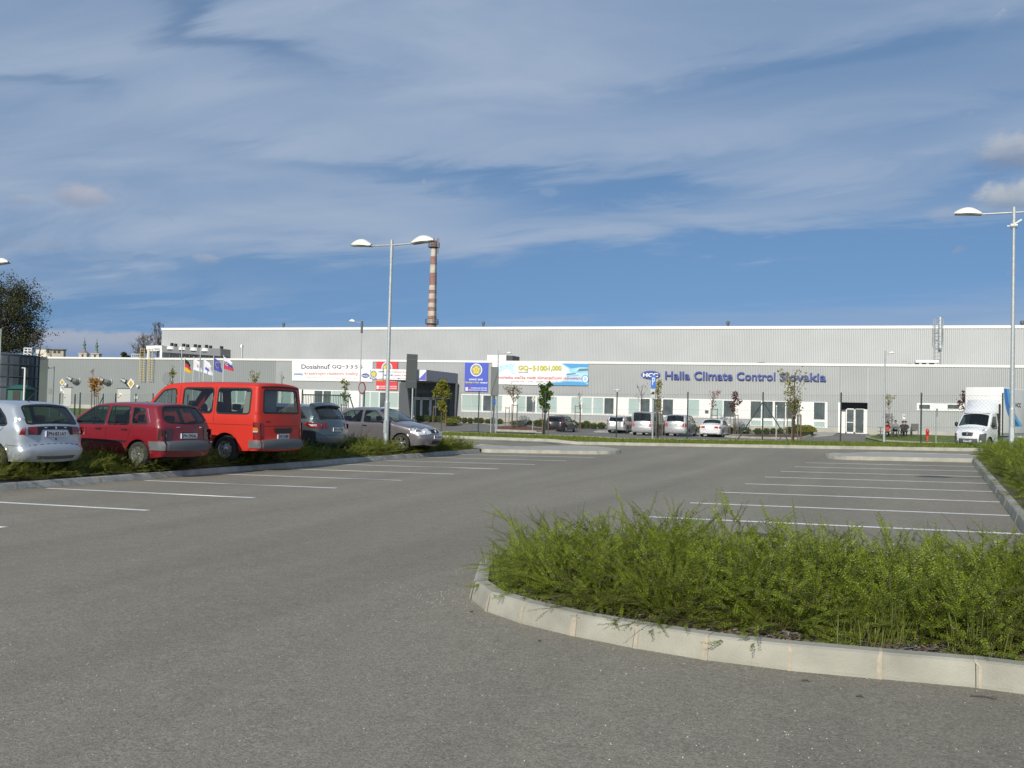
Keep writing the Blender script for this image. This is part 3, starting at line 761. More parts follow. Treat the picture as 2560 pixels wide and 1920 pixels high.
# side door recess with white aluminium doors
d = MB(); Yb = FYW + 1.3; zb = base_z(DX0) - 0.02
d.add([(DX0, FYW, zb), (DX0, Yb, zb), (DX0, Yb, DZT), (DX0, FYW, DZT)], [(0, 1, 2, 3)], SHADEC)
d.add([(DX1, FYW, zb), (DX1, Yb, zb), (DX1, Yb, DZT), (DX1, FYW, DZT)], [(0, 3, 2, 1)], SHADEC)
d.add([(DX0, FYW, DZT), (DX1, FYW, DZT), (DX1, Yb, DZT), (DX0, Yb, DZT)], [(0, 3, 2, 1)], SHADEC)
d.add([(DX0, Yb, zb), (DX1, Yb, zb), (DX1, Yb, DZT), (DX0, Yb, DZT)], [(0, 1, 2, 3)], SHADEC)
d.add([(DX0, FYW, zb), (DX1, FYW, zb), (DX1, Yb, zb), (DX0, Yb, zb)], [(0, 1, 2, 3)], PLINTH)
fbuild(d, 'door_recess')
def door(x0, x1, z0, z1, Y, bars=(0.42,), fw=0.09, handle=0.8, gm=None):
    mb = MB()
    for q in ((x0, x1, z0, z0 + fw * 1.6), (x0, x1, z1 - fw, z1), (x0, x0 + fw, z0, z1), (x1 - fw, x1, z0, z1)): mb.box(q[0], q[1], Y - .06, Y, q[2], q[3], WFRAME)
    for b in bars: mb.box(x0, x1, Y - .055, Y - .002, z0 + (z1 - z0) * b - .03, z0 + (z1 - z0) * b + .03, WFRAME)
    o = fbuild(mb, 'door')
    g = MB(); g.box(x0 + fw, x1 - fw, Y - .03, Y - .02, z0 + fw, z1 - fw, gm or PDARK); go = g.build('pane'); go.parent = o
    h = MB(); hx = x0 + (x1 - x0) * handle; h.box(hx - .02, hx + .02, Y - .12, Y - .07, z0 + .9, z0 + 1.2, CHROME); ho = h.build('handle'); ho.parent = o
    return o
Yd = FYW + 0.25
z1 = wz(2130, 780 + 1112 / 4.608, Yd)
door(wx(c6(1172), 1050, Yd), wx(c6(1276), 1050, Yd), zb, z1, Yd, (0.45,))
door(wx(c6(1278), 1050, Yd + .5), wx(c6(1392), 1050, Yd + .5), zb, z1, Yd + .5, (), fw=0.05)
e_ = MB(); e_.box(wx(c6(1120), 1050, Yd), wx(c6(1168), 1050, Yd), Yd - .04, Yd, zb, wz(2110, 780 + 1148 / 4.608, Yd), PANELW); fbuild(e_, 'white_panel'); e_ = MB()
e_.box(wx(c6(1378), 1050, FYW) , wx(c6(1420), 1050, FYW), FYW - .12, FYW - .05, zb, wz(2165, 780 + 1122 / 4.608), PANELW); fbuild(e_, 'white_panel')
# main entrance canopy ------------------------------------------------
CX1 = wx(1145, 940); r_ = ray(1066, 938); CY = CX1 * r_[1] / r_[0]
p = lambda x, y: FY(x, y, CY)
fa0, fa1, fb1, fb0 = p(928, 921.5), p(1066, 924.4), p(1066, 951.5), p(928, 948)
cn = MB()
zt = lambda x: fa0.z + (fa1.z - fa0.z) * (x - fa0.x) / (fa1.x - fa0.x); zbf = lambda x: fb0.z + (fb1.z - fb0.z) * (x - fa0.x) / (fa1.x - fa0.x)
x0, x1 = fa0.x, fa1.x
v8 = [(x0, CY, zbf(x0)), (x1, CY, zbf(x1)), (x1, FYW - .07, zbf(x1)), (x0, FYW - .07, zbf(x0)), (x0, CY, zt(x0)), (x1, CY, zt(x1)), (x1, FYW - .07, zt(x1)), (x0, FYW - .07, zt(x0))]
cn.add(v8, [(0, 1, 5, 4), (1, 2, 6, 5), (3, 7, 6, 2), (0, 4, 7, 3), (4, 5, 6, 7), (0, 3, 2, 1)], mat('canopy_grey', (0.27, 0.285, 0.295), 0.55))
fbuild(cn, 'entrance_canopy')
for q, YP, th in ((((1003, 951), (1016, 952), (1028, 1041), (997, 1039)), CY + .3, .35), (((c4(262), 955), (c4(296), 956), (c4(264), 1052), (c4(247), 1050)), FYW - .5, .25)):
    s_ = MB(); a_ = [FY(k[0], k[1], YP) for k in q]; zg = base_z(a_[0].x) - .5
    fr_ = [(k.x, k.y, (min(k.z, zbf(x1)) if i < 2 else zg)) for i, k in enumerate(a_)]; bk = [(k[0], k[1] + th, k[2]) for k in fr_]
    s_.add(fr_ + bk, [(0, 3, 2, 1), (0, 1, 5, 4), (1, 2, 6, 5), (3, 0, 4, 7), (4, 5, 6, 7)], DGREY); fbuild(s_, 'slanted_pillar')
b_ = MB(); ribs(b_, wx(1000, 960), wx(c4(262), 960), lambda x: zbf(x1), lambda x: base_z(x), FYW - .12, SHADEC, 0.27, 0.03); fbuild(b_, 'entrance_wall')
Ye = FYW - .24; ze = base_z(EX0)
def ex(x): return wx(x, 1020, Ye)
for a_, b2, hnd in ((c3(1540), c3(1628), .1), (c3(1632), c3(1734), .88), (c3(1738), c3(1800), .1)):
    door(ex(a_), ex(b2), ze + .05, wz(1050, 996.5, Ye), Ye, (), fw=0.10, handle=hnd, gm=PBLACK)
tr = MB(); tr.box(ex(c3(1530)), ex(c4(205)), Ye - .05, Ye, wz(1050, 995.5, Ye), wz(1050, 993.5, Ye), WFRAME); fbuild(tr, 'transom')
for a_, b2, y0, y1 in ((c3(1545), c3(1612), 984, 993), (c3(1622), c3(1800), 984, 993.5), (c3(1805), c4(100), 985, 994), (c4(108), c4(190), 986, 994), (c3(1860), c4(15), 998, 1052), (c4(108), c4(195), 1000, 1046)):
    g = MB(); g.box(ex(a_), ex(b2), Ye - .02, Ye - .005, wz(a_, y1, Ye), wz(a_, y0, Ye), PBLACK); fbuild(g, 'window_pane')
# rooftop ------------------------------------------------------------
def rpost(sx, y0, y1, r=0.12, Y=UY + 3, m=None):
    a_, b2 = FY(sx, y1, Y), FY(sx, y0, Y); mb = MB(); mb.tube((a_.x, Y, a_.z - 1.0), b2, r, r, 8, m or GREYP); mb.tube(b2 - Vector((0, 0, .25)), b2 + Vector((0, 0, .05)), r * 1.7, r * 1.2, 8, m or GREYP); return mb
for sx, y0, y1 in ((709, 808, 822), (1208.5, 805, 820), (1820, 804, 820), (2555.5, 803, 822)):
    o = fbuild(rpost(sx, y0, y1), 'roof_vent')
for x0, x1, y0, y1, Y, nm, m in ((720, 735, 818.5, 822, UY + 4, 'roof_hatch', GREYP), (1215, 1232, 818, 822, UY + 4, 'roof_hatch', GREYP), (1795, 1832, 816.5, 822, UY + 4, 'roof_hatch', PLINTH),
                          (1218, 1265.5, 887.5, 904, FYW + 3, 'rooftop_cabin', PANELW), (1884, 1922, 905.5, 912, FYW + 3, 'skylight', DGREY), (2258, 2290, 909, 917, FYW + 3, 'skylight', GREYP),
                          (2298, 2340, 906.5, 917, FYW + 3, 'air_unit', GREYP), (2380, 2436, 818.5, 823, UY + 5, 'skylight', WHITE)):
    a_, c_ = FY(x0, y0, Y), FY(x1, y1, Y); mb = MB()
    if nm == 'skylight':
        k = 10
        for i in range(k):
            t0, t1 = i / k, (i + 1) / k; h0, h1 = math.sin(math.pi * t0) ** .5, math.sin(math.pi * t1) ** .5
            xa, xb2 = a_.x + (c_.x - a_.x) * t0, a_.x + (c_.x - a_.x) * t1; H = a_.z - c_.z
            mb.add([(xa, Y, c_.z - .5), (xb2, Y, c_.z - .5), (xb2, Y, c_.z + H * h1), (xa, Y, c_.z + H * h0), (xa, Y + 3, c_.z + H * h0), (xb2, Y + 3, c_.z + H * h1)], [(0, 1, 2, 3), (3, 2, 5, 4)], m)
    else: mb.box(a_.x, c_.x, Y, Y + 2.5, c_.z - .6, a_.z, m)
    if nm == 'air_unit':
        mb.box(a_.x - .3, c_.x + .2, Y - .2, Y + 2.7, a_.z - .02, a_.z + .22, WHITE)
        for k in (0.0, 0.42, 0.9): mb.box(a_.x + (c_.x - a_.x) * k, a_.x + (c_.x - a_.x) * k + .22, Y - .06, Y, c_.z - .4, a_.z, WHITE)
    fbuild(mb, nm)
a_, c_ = FY(1265.5, 889, FYW + 2.9), FY(1281, 904, FYW + 2.9); mb = MB(); mb.box(a_.x, c_.x, FYW + 2.9, FYW + 5, c_.z - .4, a_.z, DGREY)
for i in range(7): z = c_.z + (a_.z - c_.z) * i / 7; mb.box(a_.x + .05, c_.x - .05, FYW + 2.85, FYW + 2.9, z, z + .04, GREYP)
fbuild(mb, 'louvre')
# caged ladder with flue on the upper wall
Yl = UY - 0.5
la, lb = FY(2347, 792, Yl), FY(2347, 914, Yl)
fl = MB(); fl.tube((lb.x + .12, Yl, lb.z + 1.6), (la.x + .12, Yl, la.z), 0.17, 0.17, 12, mat('flue_steel', (0.6, 0.61, 0.6), 0.35, 0.6)); fbuild(fl, 'flue')
ld = MB()
for dx_ in (-.28, .28): ld.tube((lb.x + dx_ - .1, Yl - .1, lb.z - .4), (lb.x + dx_ - .1, Yl - .1, la.z - .1), 0.03, 0.03, 6, GALV)
z = lb.z
while z < la.z: ld.tube((lb.x - .38, Yl - .1, z), (lb.x + .18, Yl - .1, z), 0.018, 0.018, 5, GALV); z += 0.3
z = lb.z + 2.2
while z < la.z:
    pts = [Vector((lb.x - .1 + .42 * math.cos(t_), Yl - .15 - .6 * math.sin(t_), z)) for t_ in np.linspace(0, math.pi, 9)]
    ld.path(pts, [.022] * 9, 5, GALV); z += 0.75
for t_ in (0.0, math.pi * .3, math.pi * .7, math.pi): ld.tube((lb.x - .1 + .42 * math.cos(t_), Yl - .15 - .6 * math.sin(t_), lb.z + 2.2), (lb.x - .1 + .42 * math.cos(t_), Yl - .15 - .6 * math.sin(t_), la.z - .2), .02, .02, 5, GALV)
fbuild(ld, 'caged_ladder')
# steel chimney pipe on the lower roof
ch = rpost(604.5, 863, 898, 0.14, FYW + 4, MATS['flue_steel']); fbuild(ch, 'flue')
# left wall: doors, curved air ducts, small signs, two yellow ladders
for x0, x1, y0, y1 in ((161, 178, 969.5, 1016), (295, 325.5, 972, 1013)):
    a_, c_ = FY(x0, y0, FYW), FY(x1, y1, FYW); mb = MB(); mb.box(a_.x, c_.x, FYW - .07, FYW - .025, c_.z, a_.z, mat('grey_door', (0.48, 0.49, 0.48), 0.5))
    mb.box(a_.x - .1, c_.x + .1, FYW - .10, FYW - .025, a_.z, a_.z + .09, DGREY); o = fbuild(mb, 'door')
    h = MB(); h.box(a_.x + .15, a_.x + .3, FYW - .13, FYW - .07, (a_.z + c_.z) / 2 - .1, (a_.z + c_.z) / 2 - .05, BLACK); ho = h.build('handle'); ho.parent = o
STEELD = mat('duct_steel', (0.30, 0.31, 0.32), 0.5, 0.3)
for sx, sy in ((196, 946), (275, 948), (331, 951)):
    q = FY(sx, sy, FYW); mb = MB(); dc = q.x; 
    pts = [Vector((dc, FYW, q.z - .35)), Vector((dc, FYW - .45, q.z - .35)), Vector((dc - .22, FYW - .8, q.z - .22)), Vector((dc - .60, FYW - .9, q.z - .02)), Vector((dc - .78, FYW - .92, q.z + .05))]
    mb.path(pts, [.26, .26, .27, .26, .26], 12, STEELD); mb.lathe([(0.42, 0), (0.42, .05), (.26, .05)], 16, STEELD, Matrix.Translation((dc, FYW - .02, q.z - .30)) @ Matrix.Rotation(rad(90), 4, 'X'))
    mb.tube(pts[-1], pts[-1] + Vector((-.03, 0, .01)), .22, .22, 12, BLACK); fbuild(mb, 'air_duct')
YEL = mat('yellow_paint', (0.62, 0.47, 0.16), 0.6)
for x0, x1 in ((351, 358), (372, 378.5)):
    a_, c_ = FY(x0, 870, FYW - .4), FY(x1, 953, FYW - .4); mb = MB()
    for x in (a_.x, c_.x): mb.tube((x, FYW - .4, c_.z), (x, FYW - .4, a_.z), .035, .035, 6, YEL)
    z = c_.z + .1
    while z < a_.z: mb.tube((a_.x, FYW - .4, z), (c_.x, FYW - .4, z), .02, .02, 5, YEL); z += .28
    fbuild(mb, 'ladder')
for x0, x1, y0, y1, m in ((156, 162, 979, 986, 'sign_orange'), (299.5, 306, 983, 991.5, 'sign_orange'), (338, 345, 990, 997.5, 'sign_white')):
    a_, c_ = FY(x0, y0, FYW), FY(x1, y1, FYW); mb = MB()
    mb.box(a_.x, c_.x, FYW - .09, FYW - .075, c_.z, a_.z, mat('sign_white', (.75, .75, .73), .5))
    if m == 'sign_orange': mb.box(a_.x + .05, c_.x - .05, FYW - .094, FYW - .09, c_.z + .02, (a_.z + c_.z) / 2, mat('sign_orange', (.55, .16, .06), .5))
    fbuild(mb, 'notice')
for sx, sy in ((164.5, 961.5), (344, 966)):
    q = FY(sx, sy, FYW - .2); mb = MB(); mb.ellipsoid((q.x, FYW - .2, q.z), (.16, .16, .2), WHITE, 10, 6, zmin=-1); mb.tube((q.x, FYW, q.z), (q.x, FYW - .2, q.z), .03, .03, 6, WHITE); fbuild(mb, 'wall_lamp')

# ------------------------------------------------------------------ lettering
def text_mb(txt, mb, m, bold=0.0, ext=0.0, spacing=1.0, shear=0.0, widen=1.0):
    """returns bounds; adds text as flat mesh in local x/z at unit size"""
    c = bpy.data.curves.new('t', 'FONT'); c.body = txt; c.size = 1.0; c.offset = bold; c.extrude = ext; c.space_character = spacing; c.shear = shear
    c.resolution_u = 3
    o = bpy.data.objects.new('t', c); COL.objects.link(o)
    dg = bpy.context.evaluated_depsgraph_get(); me = o.evaluated_get(dg).to_mesh()
    V = [v.co.copy() for v in me.vertices]; Fs = [tuple(p_.vertices) for p_ in me.polygons]
    o.evaluated_get(dg).to_mesh_clear(); bpy.data.objects.remove(o); bpy.data.curves.remove(c)
    xs = [v.x for v in V]; ys = [v.y for v in V]
    return V, Fs, (min(xs), max(xs), min(ys), max(ys))
def text_rect(mb, txt, m, x0, x1, y0, y1, Y, bold=0.0, depth=0.0, spacing=1.0, ybase=None):
    """fit text into pixel rectangle (x0..x1, y0 top..y1 bottom) on plane Y; follows the facade's slope"""
    V, Fs, (a, b, c, d) = text_mb(txt, mb, m, bold, ext=0.01 if depth else 0, spacing=spacing)
    A_, B_ = FY(x0, y0, Y), FY(x1, y1, Y)
    H = A_.z - FY(x0, y1 - (y1 - y0) * 0, Y).z
    z0 = FY(x0, y1, Y).z
    z0, z1 = min(A_.z, B_.z), max(A_.z, B_.z)
    out = []
    for v in V:
        yy = Y
        if depth: yy = Y - depth if v.z > 0 else Y
        out.append((A_.x + (v.x - a) / (b - a) * (B_.x - A_.x), yy, z0 + (v.y - c) / (d - c) * (z1 - z0)))
    mb.add(out, Fs, m)
def flat(name, q, Y, m, th=0.06, parent=None, origin=None):
    a_ = [FY(x, y, Y) for x, y in q]; mb = MB(); n = len(a_)
    mb.add([(k.x, Y, k.z) for k in a_] + [(k.x, Y + th, k.z) for k in a_], [tuple(range(n))[::-1]] + [(i, (i + 1) % n, n + (i + 1) % n, n + i) for i in range(n)], m)
    return mb
def disc(mb, sx, sy, rpx, Y, m, ry=None, n=32, scale=1.0):
    c_ = FY(sx, sy, Y); R = abs(FY(sx + rpx, sy, Y).x - c_.x); RY = R if ry is None else abs(FY(sx, sy + ry, Y).z - c_.z)
    mb.add([(c_.x + R * math.cos(2 * math.pi * i / n), Y, c_.z + RY * math.sin(2 * math.pi * i / n)) for i in range(n)], [tuple(range(n))], m)
def star(mb, sx, sy, r0, r1, Y, m, rot=0):
    c_ = FY(sx, sy, Y); k = abs(FY(sx + 1, sy, Y).x - c_.x); pts = []
    for i in range(10):
        r_ = (r0 if i % 2 == 0 else r1) * k; t_ = math.pi / 2 + i * math.pi / 5 + rot; pts.append((c_.x + r_ * math.cos(t_), Y, c_.z + r_ * math.sin(t_)))
    ctr = (c_.x, Y, c_.z)
    mb.add([ctr] + pts, [(0, i + 1, (i + 1) % 10 + 1) for i in range(10)], m)
LBLUE = mat('lettering_blue', (0.03, 0.06, 0.26), 0.5)
BANW = mat('banner_white', (0.80, 0.80, 0.80), 0.7, var=0.02, vscale=1.5)
BRED = mat('banner_red', (0.62, 0.055, 0.075), 0.7)
BBLUE = mat('banner_blue', (0.075, 0.115, 0.52), 0.7)
PURP = mat('banner_violet', (0.13, 0.13, 0.50), 0.7)
TBLK = mat('print_dark', (0.045, 0.045, 0.055), 0.7)
TRED = mat('print_red', (0.55, 0.04, 0.06), 0.7)
TGREY = mat('print_grey', (0.30, 0.30, 0.33), 0.7)
TYEL = mat('print_yellow', (0.62, 0.60, 0.05), 0.7)
TWHT = mat('print_white', (0.80, 0.80, 0.82), 0.7)
LTBL = mat('print_light_blue', (0.32, 0.60, 0.80), 0.7)
MDBL = mat('print_mid_blue', (0.07, 0.33, 0.68), 0.7)
DKGN = mat('print_dark_glass', (0.10, 0.22, 0.25), 0.7)
# company lettering: a top-level sign fixed on the wall
sg = empty('wall_lettering', FY(1860, 945, FYW - .3)); tag(sg, 'large blue company lettering with oval badge mounted on the ribbed wall', 'sign')
def sub(mb, name, par): o = mb.build(name); o.parent = par; o.location = -Vector(par.location) if par.parent is None else Vector((0, 0, 0)); return o
YS = FYW - .16
ov = MB(); c_ = FY(c5(674), 780 + 724 / 4.61, YS); R = abs(FY(c5(785), 937, YS).x - c_.x); H = 46 / 4.61 / 26.5
n = 40; vs = [(c_.x + R * math.cos(2 * math.pi * i / n), y, c_.z + H * 1.02 * math.sin(2 * math.pi * i / n)) for y in (YS, YS + .1) for i in range(n)]
ov.add(vs, [tuple(range(n))] + [(i, (i + 1) % n, n + (i + 1) % n, n + i) for i in range(n)], LBLUE); sub(ov, 'oval_badge', sg)
tx = MB(); text_rect(tx, 'HCC', TWHT, c5(588), c5(762), 780 + 703 / 4.61, 780 + 750 / 4.61, YS - .01, bold=0.035, depth=0.03); sub(tx, 'badge_letters', sg)
for word, a_, b2, y0, y1 in (('Halla', c5(845), c5(1130), 683, 780), ('Climate', c5(1178), c5(1620), 684, 788), ('Control', c5(1668), c6(360), 692, 791), ('Slovakia', c6(412), c6(946), 697, 800)):
    tx = MB(); f0 = 780 + y0 / 4.61; f1 = 780 + y1 / 4.61
    text_rect(tx, word, LBLUE, a_, b2, f0, f1, YS, bold=0.018, depth=0.08); sub(tx, 'lettering', sg)
# banners
def banner(label, q, m, Y):
    mb = flat('banner', q, Y, m, 0.02); o = mb.build('banner')
    c_ = FY(q[0][0], q[0][1], Y); o.data.transform(Matrix.Translation(-c_)); o.location = c_
    return tag(o, label, 'banner', 'advertising banners on the factory wall')
def onb(par, name, mb):
    if not mb.v: return
    o = mb.build(name); o.parent = par; o.location = -Vector(par.location); return o
def line(par, name, *a, **k): mb_ = MB(); text_rect(mb_, *a, **k); onb(par, name, mb_)
YB = FYW - 0.13
B1 = banner('long white banner with black and red printing left of the entrance', [(c3(140), 780 + 560 / 4.61), (c3(1068), 780 + 566 / 4.61), (c3(1065), 780 + 804 / 4.61), (c3(140), 780 + 790 / 4.61)], BANW, YB)
Y1 = YB - .012
mb = MB(); line(B1, 'lettering', 'Dosiahnuť', TBLK, c3(248), c3(572), 780 + 596 / 4.61, 780 + 658 / 4.61, Y1, bold=.012); line(B1, 'lettering', 'GQ−3·3·5·5', TBLK, c3(602), c3(950), 780 + 608 / 4.61, 780 + 661 / 4.61, Y1, bold=.012); onb(B1, 'headline', mb)
mb = MB(); line(B1, 'lettering', 'kreatívnym riadením kvality', TRED, c3(285), c3(898), 780 + 688 / 4.61, 780 + 740 / 4.61, Y1); onb(B1, 'subtitle', mb)
mb = MB(); line(B1, 'lettering', '( Realna kvalita Top−3 za 3 roky, Priaznivejsia kvalita Top−5 za 5 rokov )', TGREY, c3(300), c3(895), 780 + 750 / 4.61, 780 + 772 / 4.61, Y1); onb(B1, 'small_print', mb)
mb = MB(); disc(mb, c3(210), 780 + 718 / 4.61, 11.5, Y1, LTBL, 5.8); disc(mb, c3(210), 780 + 718 / 4.61, 11.0, Y1 - .004, TWHT, 5.2); disc(mb, c3(210), 780 + 718 / 4.61, 10.2, Y1 - .008, mat('print_pale_blue', (.35, .48, .75), .7), 1.7); onb(B1, 'logo', mb)
mb = MB(); line(B1, 'lettering', '4CONTROL', LBLUE, c3(160), c3(262), 780 + 706 / 4.61, 780 + 728 / 4.61, Y1 - .012, bold=.02); onb(B1, 'logo', mb)
mb = MB(); disc(mb, c3(985), 780 + 733 / 4.61, 10, Y1, LBLUE, 5.6); line(B1, 'lettering', 'HCC', TWHT, c3(950), c3(1020), 780 + 723 / 4.61, 780 + 745 / 4.61, Y1 - .006, bold=.03); onb(B1, 'logo', mb)
B2 = banner('red award banner partly hidden behind the canopy banner', [(c3(1110), 780 + 570 / 4.61), (c3(1357), 780 + 572 / 4.61), (c3(1350), 780 + 902 / 4.61), (c3(1104), 780 + 896 / 4.61)], BRED, YB)
def emblem(par, sx, sy, R, Yp):
    mb = MB(); disc(mb, sx, sy, R, Yp, TWHT); disc(mb, sx, sy, R * .86, Yp - .004, TGREY)
    star(mb, sx, sy, R * .72, R * .46, Yp - .008, TYEL); disc(mb, sx, sy, R * .22, Yp - .012, TRED if par is not B2 else BRED); disc(mb, sx, sy, R * .12, Yp - .016, TWHT); onb(par, 'emblem', mb)
emblem(B2, c3(1232), 780 + 645 / 4.61, 13.4, Y1)
mb = MB(); line(B2, 'lettering', 'HMMC KMS', TWHT, c3(1150), c3(1310), 780 + 745 / 4.61, 780 + 768 / 4.61, Y1, bold=.02); line(B2, 'lettering', 'Quality 5 Star', TYEL, c3(1112), c3(1262), 780 + 776 / 4.61, 780 + 802 / 4.61, Y1, bold=.02)
line(B2, 'lettering', 'Award', TWHT, c3(1268), c3(1346), 780 + 780 / 4.61, 780 + 802 / 4.61, Y1, bold=.02)
for yy, tt_ in ((862, 'HYUNDAI KIA MOTORS'), (882, 'Halla Climate Control Slovakia')):
    disc(mb, c3(1126), 780 + (yy - 4) / 4.61, 3.6, Y1, TWHT, 1.9); line(B2, 'lettering', tt_, TWHT, c3(1148), c3(1344), 780 + (yy - 12) / 4.61, 780 + (yy + 5) / 4.61, Y1, bold=.03)
onb(B2, 'lettering', mb)
B3 = banner('white banner with violet corners hung on the entrance canopy', [(c3(1035), 780 + 655 / 4.61), (c3(1686), 780 + 668 / 4.61), (c3(1684), 780 + 792 / 4.61), (c3(1032), 780 + 773 / 4.61)], BANW, CY - .06)
Y3 = CY - .075
mb = MB()
for q in ([(c3(1036), 925.5), (c3(1049), 926), (c3(1116), 947.5), (c3(1116), 949.2), (c3(1034), 947)], [(c3(1684), 928.5), (c3(1681), 951), (c3(1592), 949.4)]):
    mb = MB(); a_ = [FY(x, y, Y3) for x, y in q]; mb.add([(k.x, Y3, k.z) for k in a_], [tuple(range(len(a_)))[::-1]], PURP); onb(B3, 'corner', mb)
mb = MB(); disc(mb, c3(1078), 780 + 718 / 4.61, 9.8, Y3 - .004, TWHT); disc(mb, c3(1078), 780 + 718 / 4.61, 8.4, Y3 - .008, TGREY); star(mb, c3(1078), 780 + 718 / 4.61, 6.6, 4.4, Y3 - .012, TYEL); onb(B3, 'emblem', mb)
mb = MB(); line(B3, 'lettering', 'HMMC KMS Ocenenie', TGREY, c3(1128), c3(1400), 780 + 676 / 4.61, 780 + 700 / 4.61, Y3, bold=.012); line(B3, 'lettering', 'Kvality', TRED, c3(1414), c3(1510), 780 + 684 / 4.61, 780 + 708 / 4.61, Y3, bold=.012)
line(B3, 'lettering', 'HMMC KMS', BBLUE, c3(1190), c3(1302), 780 + 718 / 4.61, 780 + 738 / 4.61, Y3, bold=.012); line(B3, 'lettering', 'Quality 5 Star Award', TRED, c3(1310), c3(1555), 780 + 720 / 4.61, 780 + 746 / 4.61, Y3, bold=.012)
line(B3, 'lettering', 'Halla Climate Control', TGREY, c3(1140), c3(1345), 780 + 757 / 4.61, 780 + 771 / 4.61, Y3); disc(mb, c3(1366), 780 + 766 / 4.61, 3, Y3, PURP, 1.6); line(B3, 'lettering', 'Slovakia', TGREY, c3(1384), c3(1480), 780 + 758 / 4.61, 780 + 774 / 4.61, Y3)
onb(B3, 'lettering', mb)
B4 = banner('blue award banner with round emblem beside the entrance', [(c4(380), 780 + 580 / 4.609), (c4(648), 780 + 585 / 4.609), (c4(640), 780 + 920 / 4.609), (c4(374), 780 + 912 / 4.609)], BBLUE, YB)
emblem(B4, c4(510), 780 + 668 / 4.609, 14.8, Y1)
mb = MB(); line(B4, 'lettering', 'HMMC KMS', TWHT, c4(430), c4(585), 780 + 767 / 4.609, 780 + 789 / 4.609, Y1, bold=.03); line(B4, 'lettering', 'Quality 5 Star', TYEL, c4(382), c4(548), 780 + 800 / 4.609, 780 + 826 / 4.609, Y1, bold=.03)
line(B4, 'lettering', 'Award', TWHT, c4(556), c4(636), 780 + 804 / 4.609, 780 + 824 / 4.609, Y1, bold=.03)
disc(mb, c4(432), 780 + 876 / 4.609, 3.6, Y1, TRED, 1.8)
for yy, tt_ in ((876, 'HYUNDAI KIA MOTORS'), (898, 'Halla Climate Control Slovakia')):
    disc(mb, c4(400), 780 + yy / 4.609, 3.8, Y1, TWHT, 2.0); line(B4, 'lettering', tt_, TWHT, c4(446 if yy == 876 else 424), c4(634), 780 + (yy - 7) / 4.609, 780 + (yy + 9) / 4.609, Y1, bold=.03)
onb(B4, 'lettering', mb)
B5 = banner('wide white and blue banner with yellow numbers and a pale blue car', [(c4(696), 780 + 583 / 4.609), (c4(1798), 780 + 593 / 4.609), (c4(1796), 780 + 850 / 4.609), (c4(696), 780 + 832 / 4.609)], BANW, YB)
def bp(mb, q, m, Yq): a_ = [FY(c4(x), 780 + y / 4.609, Yq) for x, y in q]; V_, T_ = cdt([(k.x, k.z) for k in a_], grid=False); mb.add([(x, Yq, z) for x, z in V_], [t_[::-1] for t_ in T_], m)
mb = MB(); bp(mb, [(1480, 592), (1797, 596), (1796, 848), (1250, 840), (1420, 812), (1560, 780), (1600, 720), (1570, 650)], mat('print_sky_blue', (.30, .62, .82), .7), Y1)
bp(mb, [(1500, 592), (1797, 596), (1797, 640), (1700, 636), (1600, 652)], mat('print_deep_blue', (.09, .33, .62), .7), Y1 - .004)
bp(mb, [(1380, 818), (1620, 800), (1720, 806), (1796, 836), (1796, 849), (1340, 843)], MATS['print_deep_blue'], Y1 - .004)
onb(B5, 'picture', mb); mb = MB()
# pale car drawn on the banner
bp(mb, [(1610, 690), (1660, 652), (1700, 642), (1797, 640), (1797, 760), (1740, 800), (1640, 800), (1560, 790), (1535, 760), (1540, 712), (1575, 700)], mat('print_car_blue', (.42, .66, .82), .7), Y1 - .008)
bp(mb, [(1668, 686), (1700, 654), (1796, 650), (1796, 678)], DKGN, Y1 - .012)
bp(mb, [(1548, 712), (1650, 704), (1662, 716), (1556, 728)], DKGN, Y1 - .012)
for rr, mm_ in ((8.5, MATS['print_deep_blue']), (6.6, TWHT), (4.0, MATS['print_sky_blue'])): disc(mb, c4(1765), 780 + 772 / 4.609, rr, Y1 - .012 - (9 - rr) * .0015, mm_, rr * 1.25)
for q in ([(1556, 736), (1690, 728), (1690, 734), (1558, 742)], [(1545, 768), (1680, 762), (1680, 768), (1548, 774)], [(1614, 690), (1797, 690), (1797, 694), (1610, 696)]): bp(mb, q, MDBL, Y1 - .012)
onb(B5, 'picture', mb); mb = MB()
# splash of water on the left
rnd = random.Random(5)
for i in range(26):
    x, y = rnd.uniform(775, 960), rnd.uniform(590, 715); disc(mb, c4(x), 780 + y / 4.609, rnd.uniform(.8, 3.4), Y1 - .002 - i * .0003, mat('print_pale_sky', (.50, .72, .84), .7) if i % 3 else LTBL, rnd.uniform(.7, 2.4), n=12)
bp(mb, [(775, 640), (830, 610), (900, 598), (968, 600), (940, 640), (930, 690), (950, 722), (900, 700), (850, 660), (800, 690), (775, 720)], MATS['print_pale_sky'], Y1)
bp(mb, [(800, 720), (820, 675), (862, 655), (905, 672), (925, 722)], TWHT, Y1 - .012)
onb(B5, 'picture', mb)
mb = MB()
for a_, b2, txt, m_ in ((995, 1108, 'GQ', TYEL), (1165, 1184, '1', TYEL), (1218, 1322, '100', TYEL), (1348, 1490, '1,000', TYEL)):
    line(B5, 'lettering', txt, mat('print_olive', (.30, .30, .03), .7), c4(a_ - 3), c4(b2 + 3), 780 + 615 / 4.609, 780 + (690 if ',' in txt else 682) / 4.609, Y1 - .018, bold=.045)
    line(B5, 'lettering', txt, m_, c4(a_), c4(b2), 780 + 618 / 4.609, 780 + (687 if ',' in txt else 679) / 4.609, Y1 - .024, bold=.0)
line(B5, 'lettering', '−', TRED, c4(1118), c4(1150), 780 + 648 / 4.609, 780 + 657 / 4.609, Y1 - .02, bold=.02)
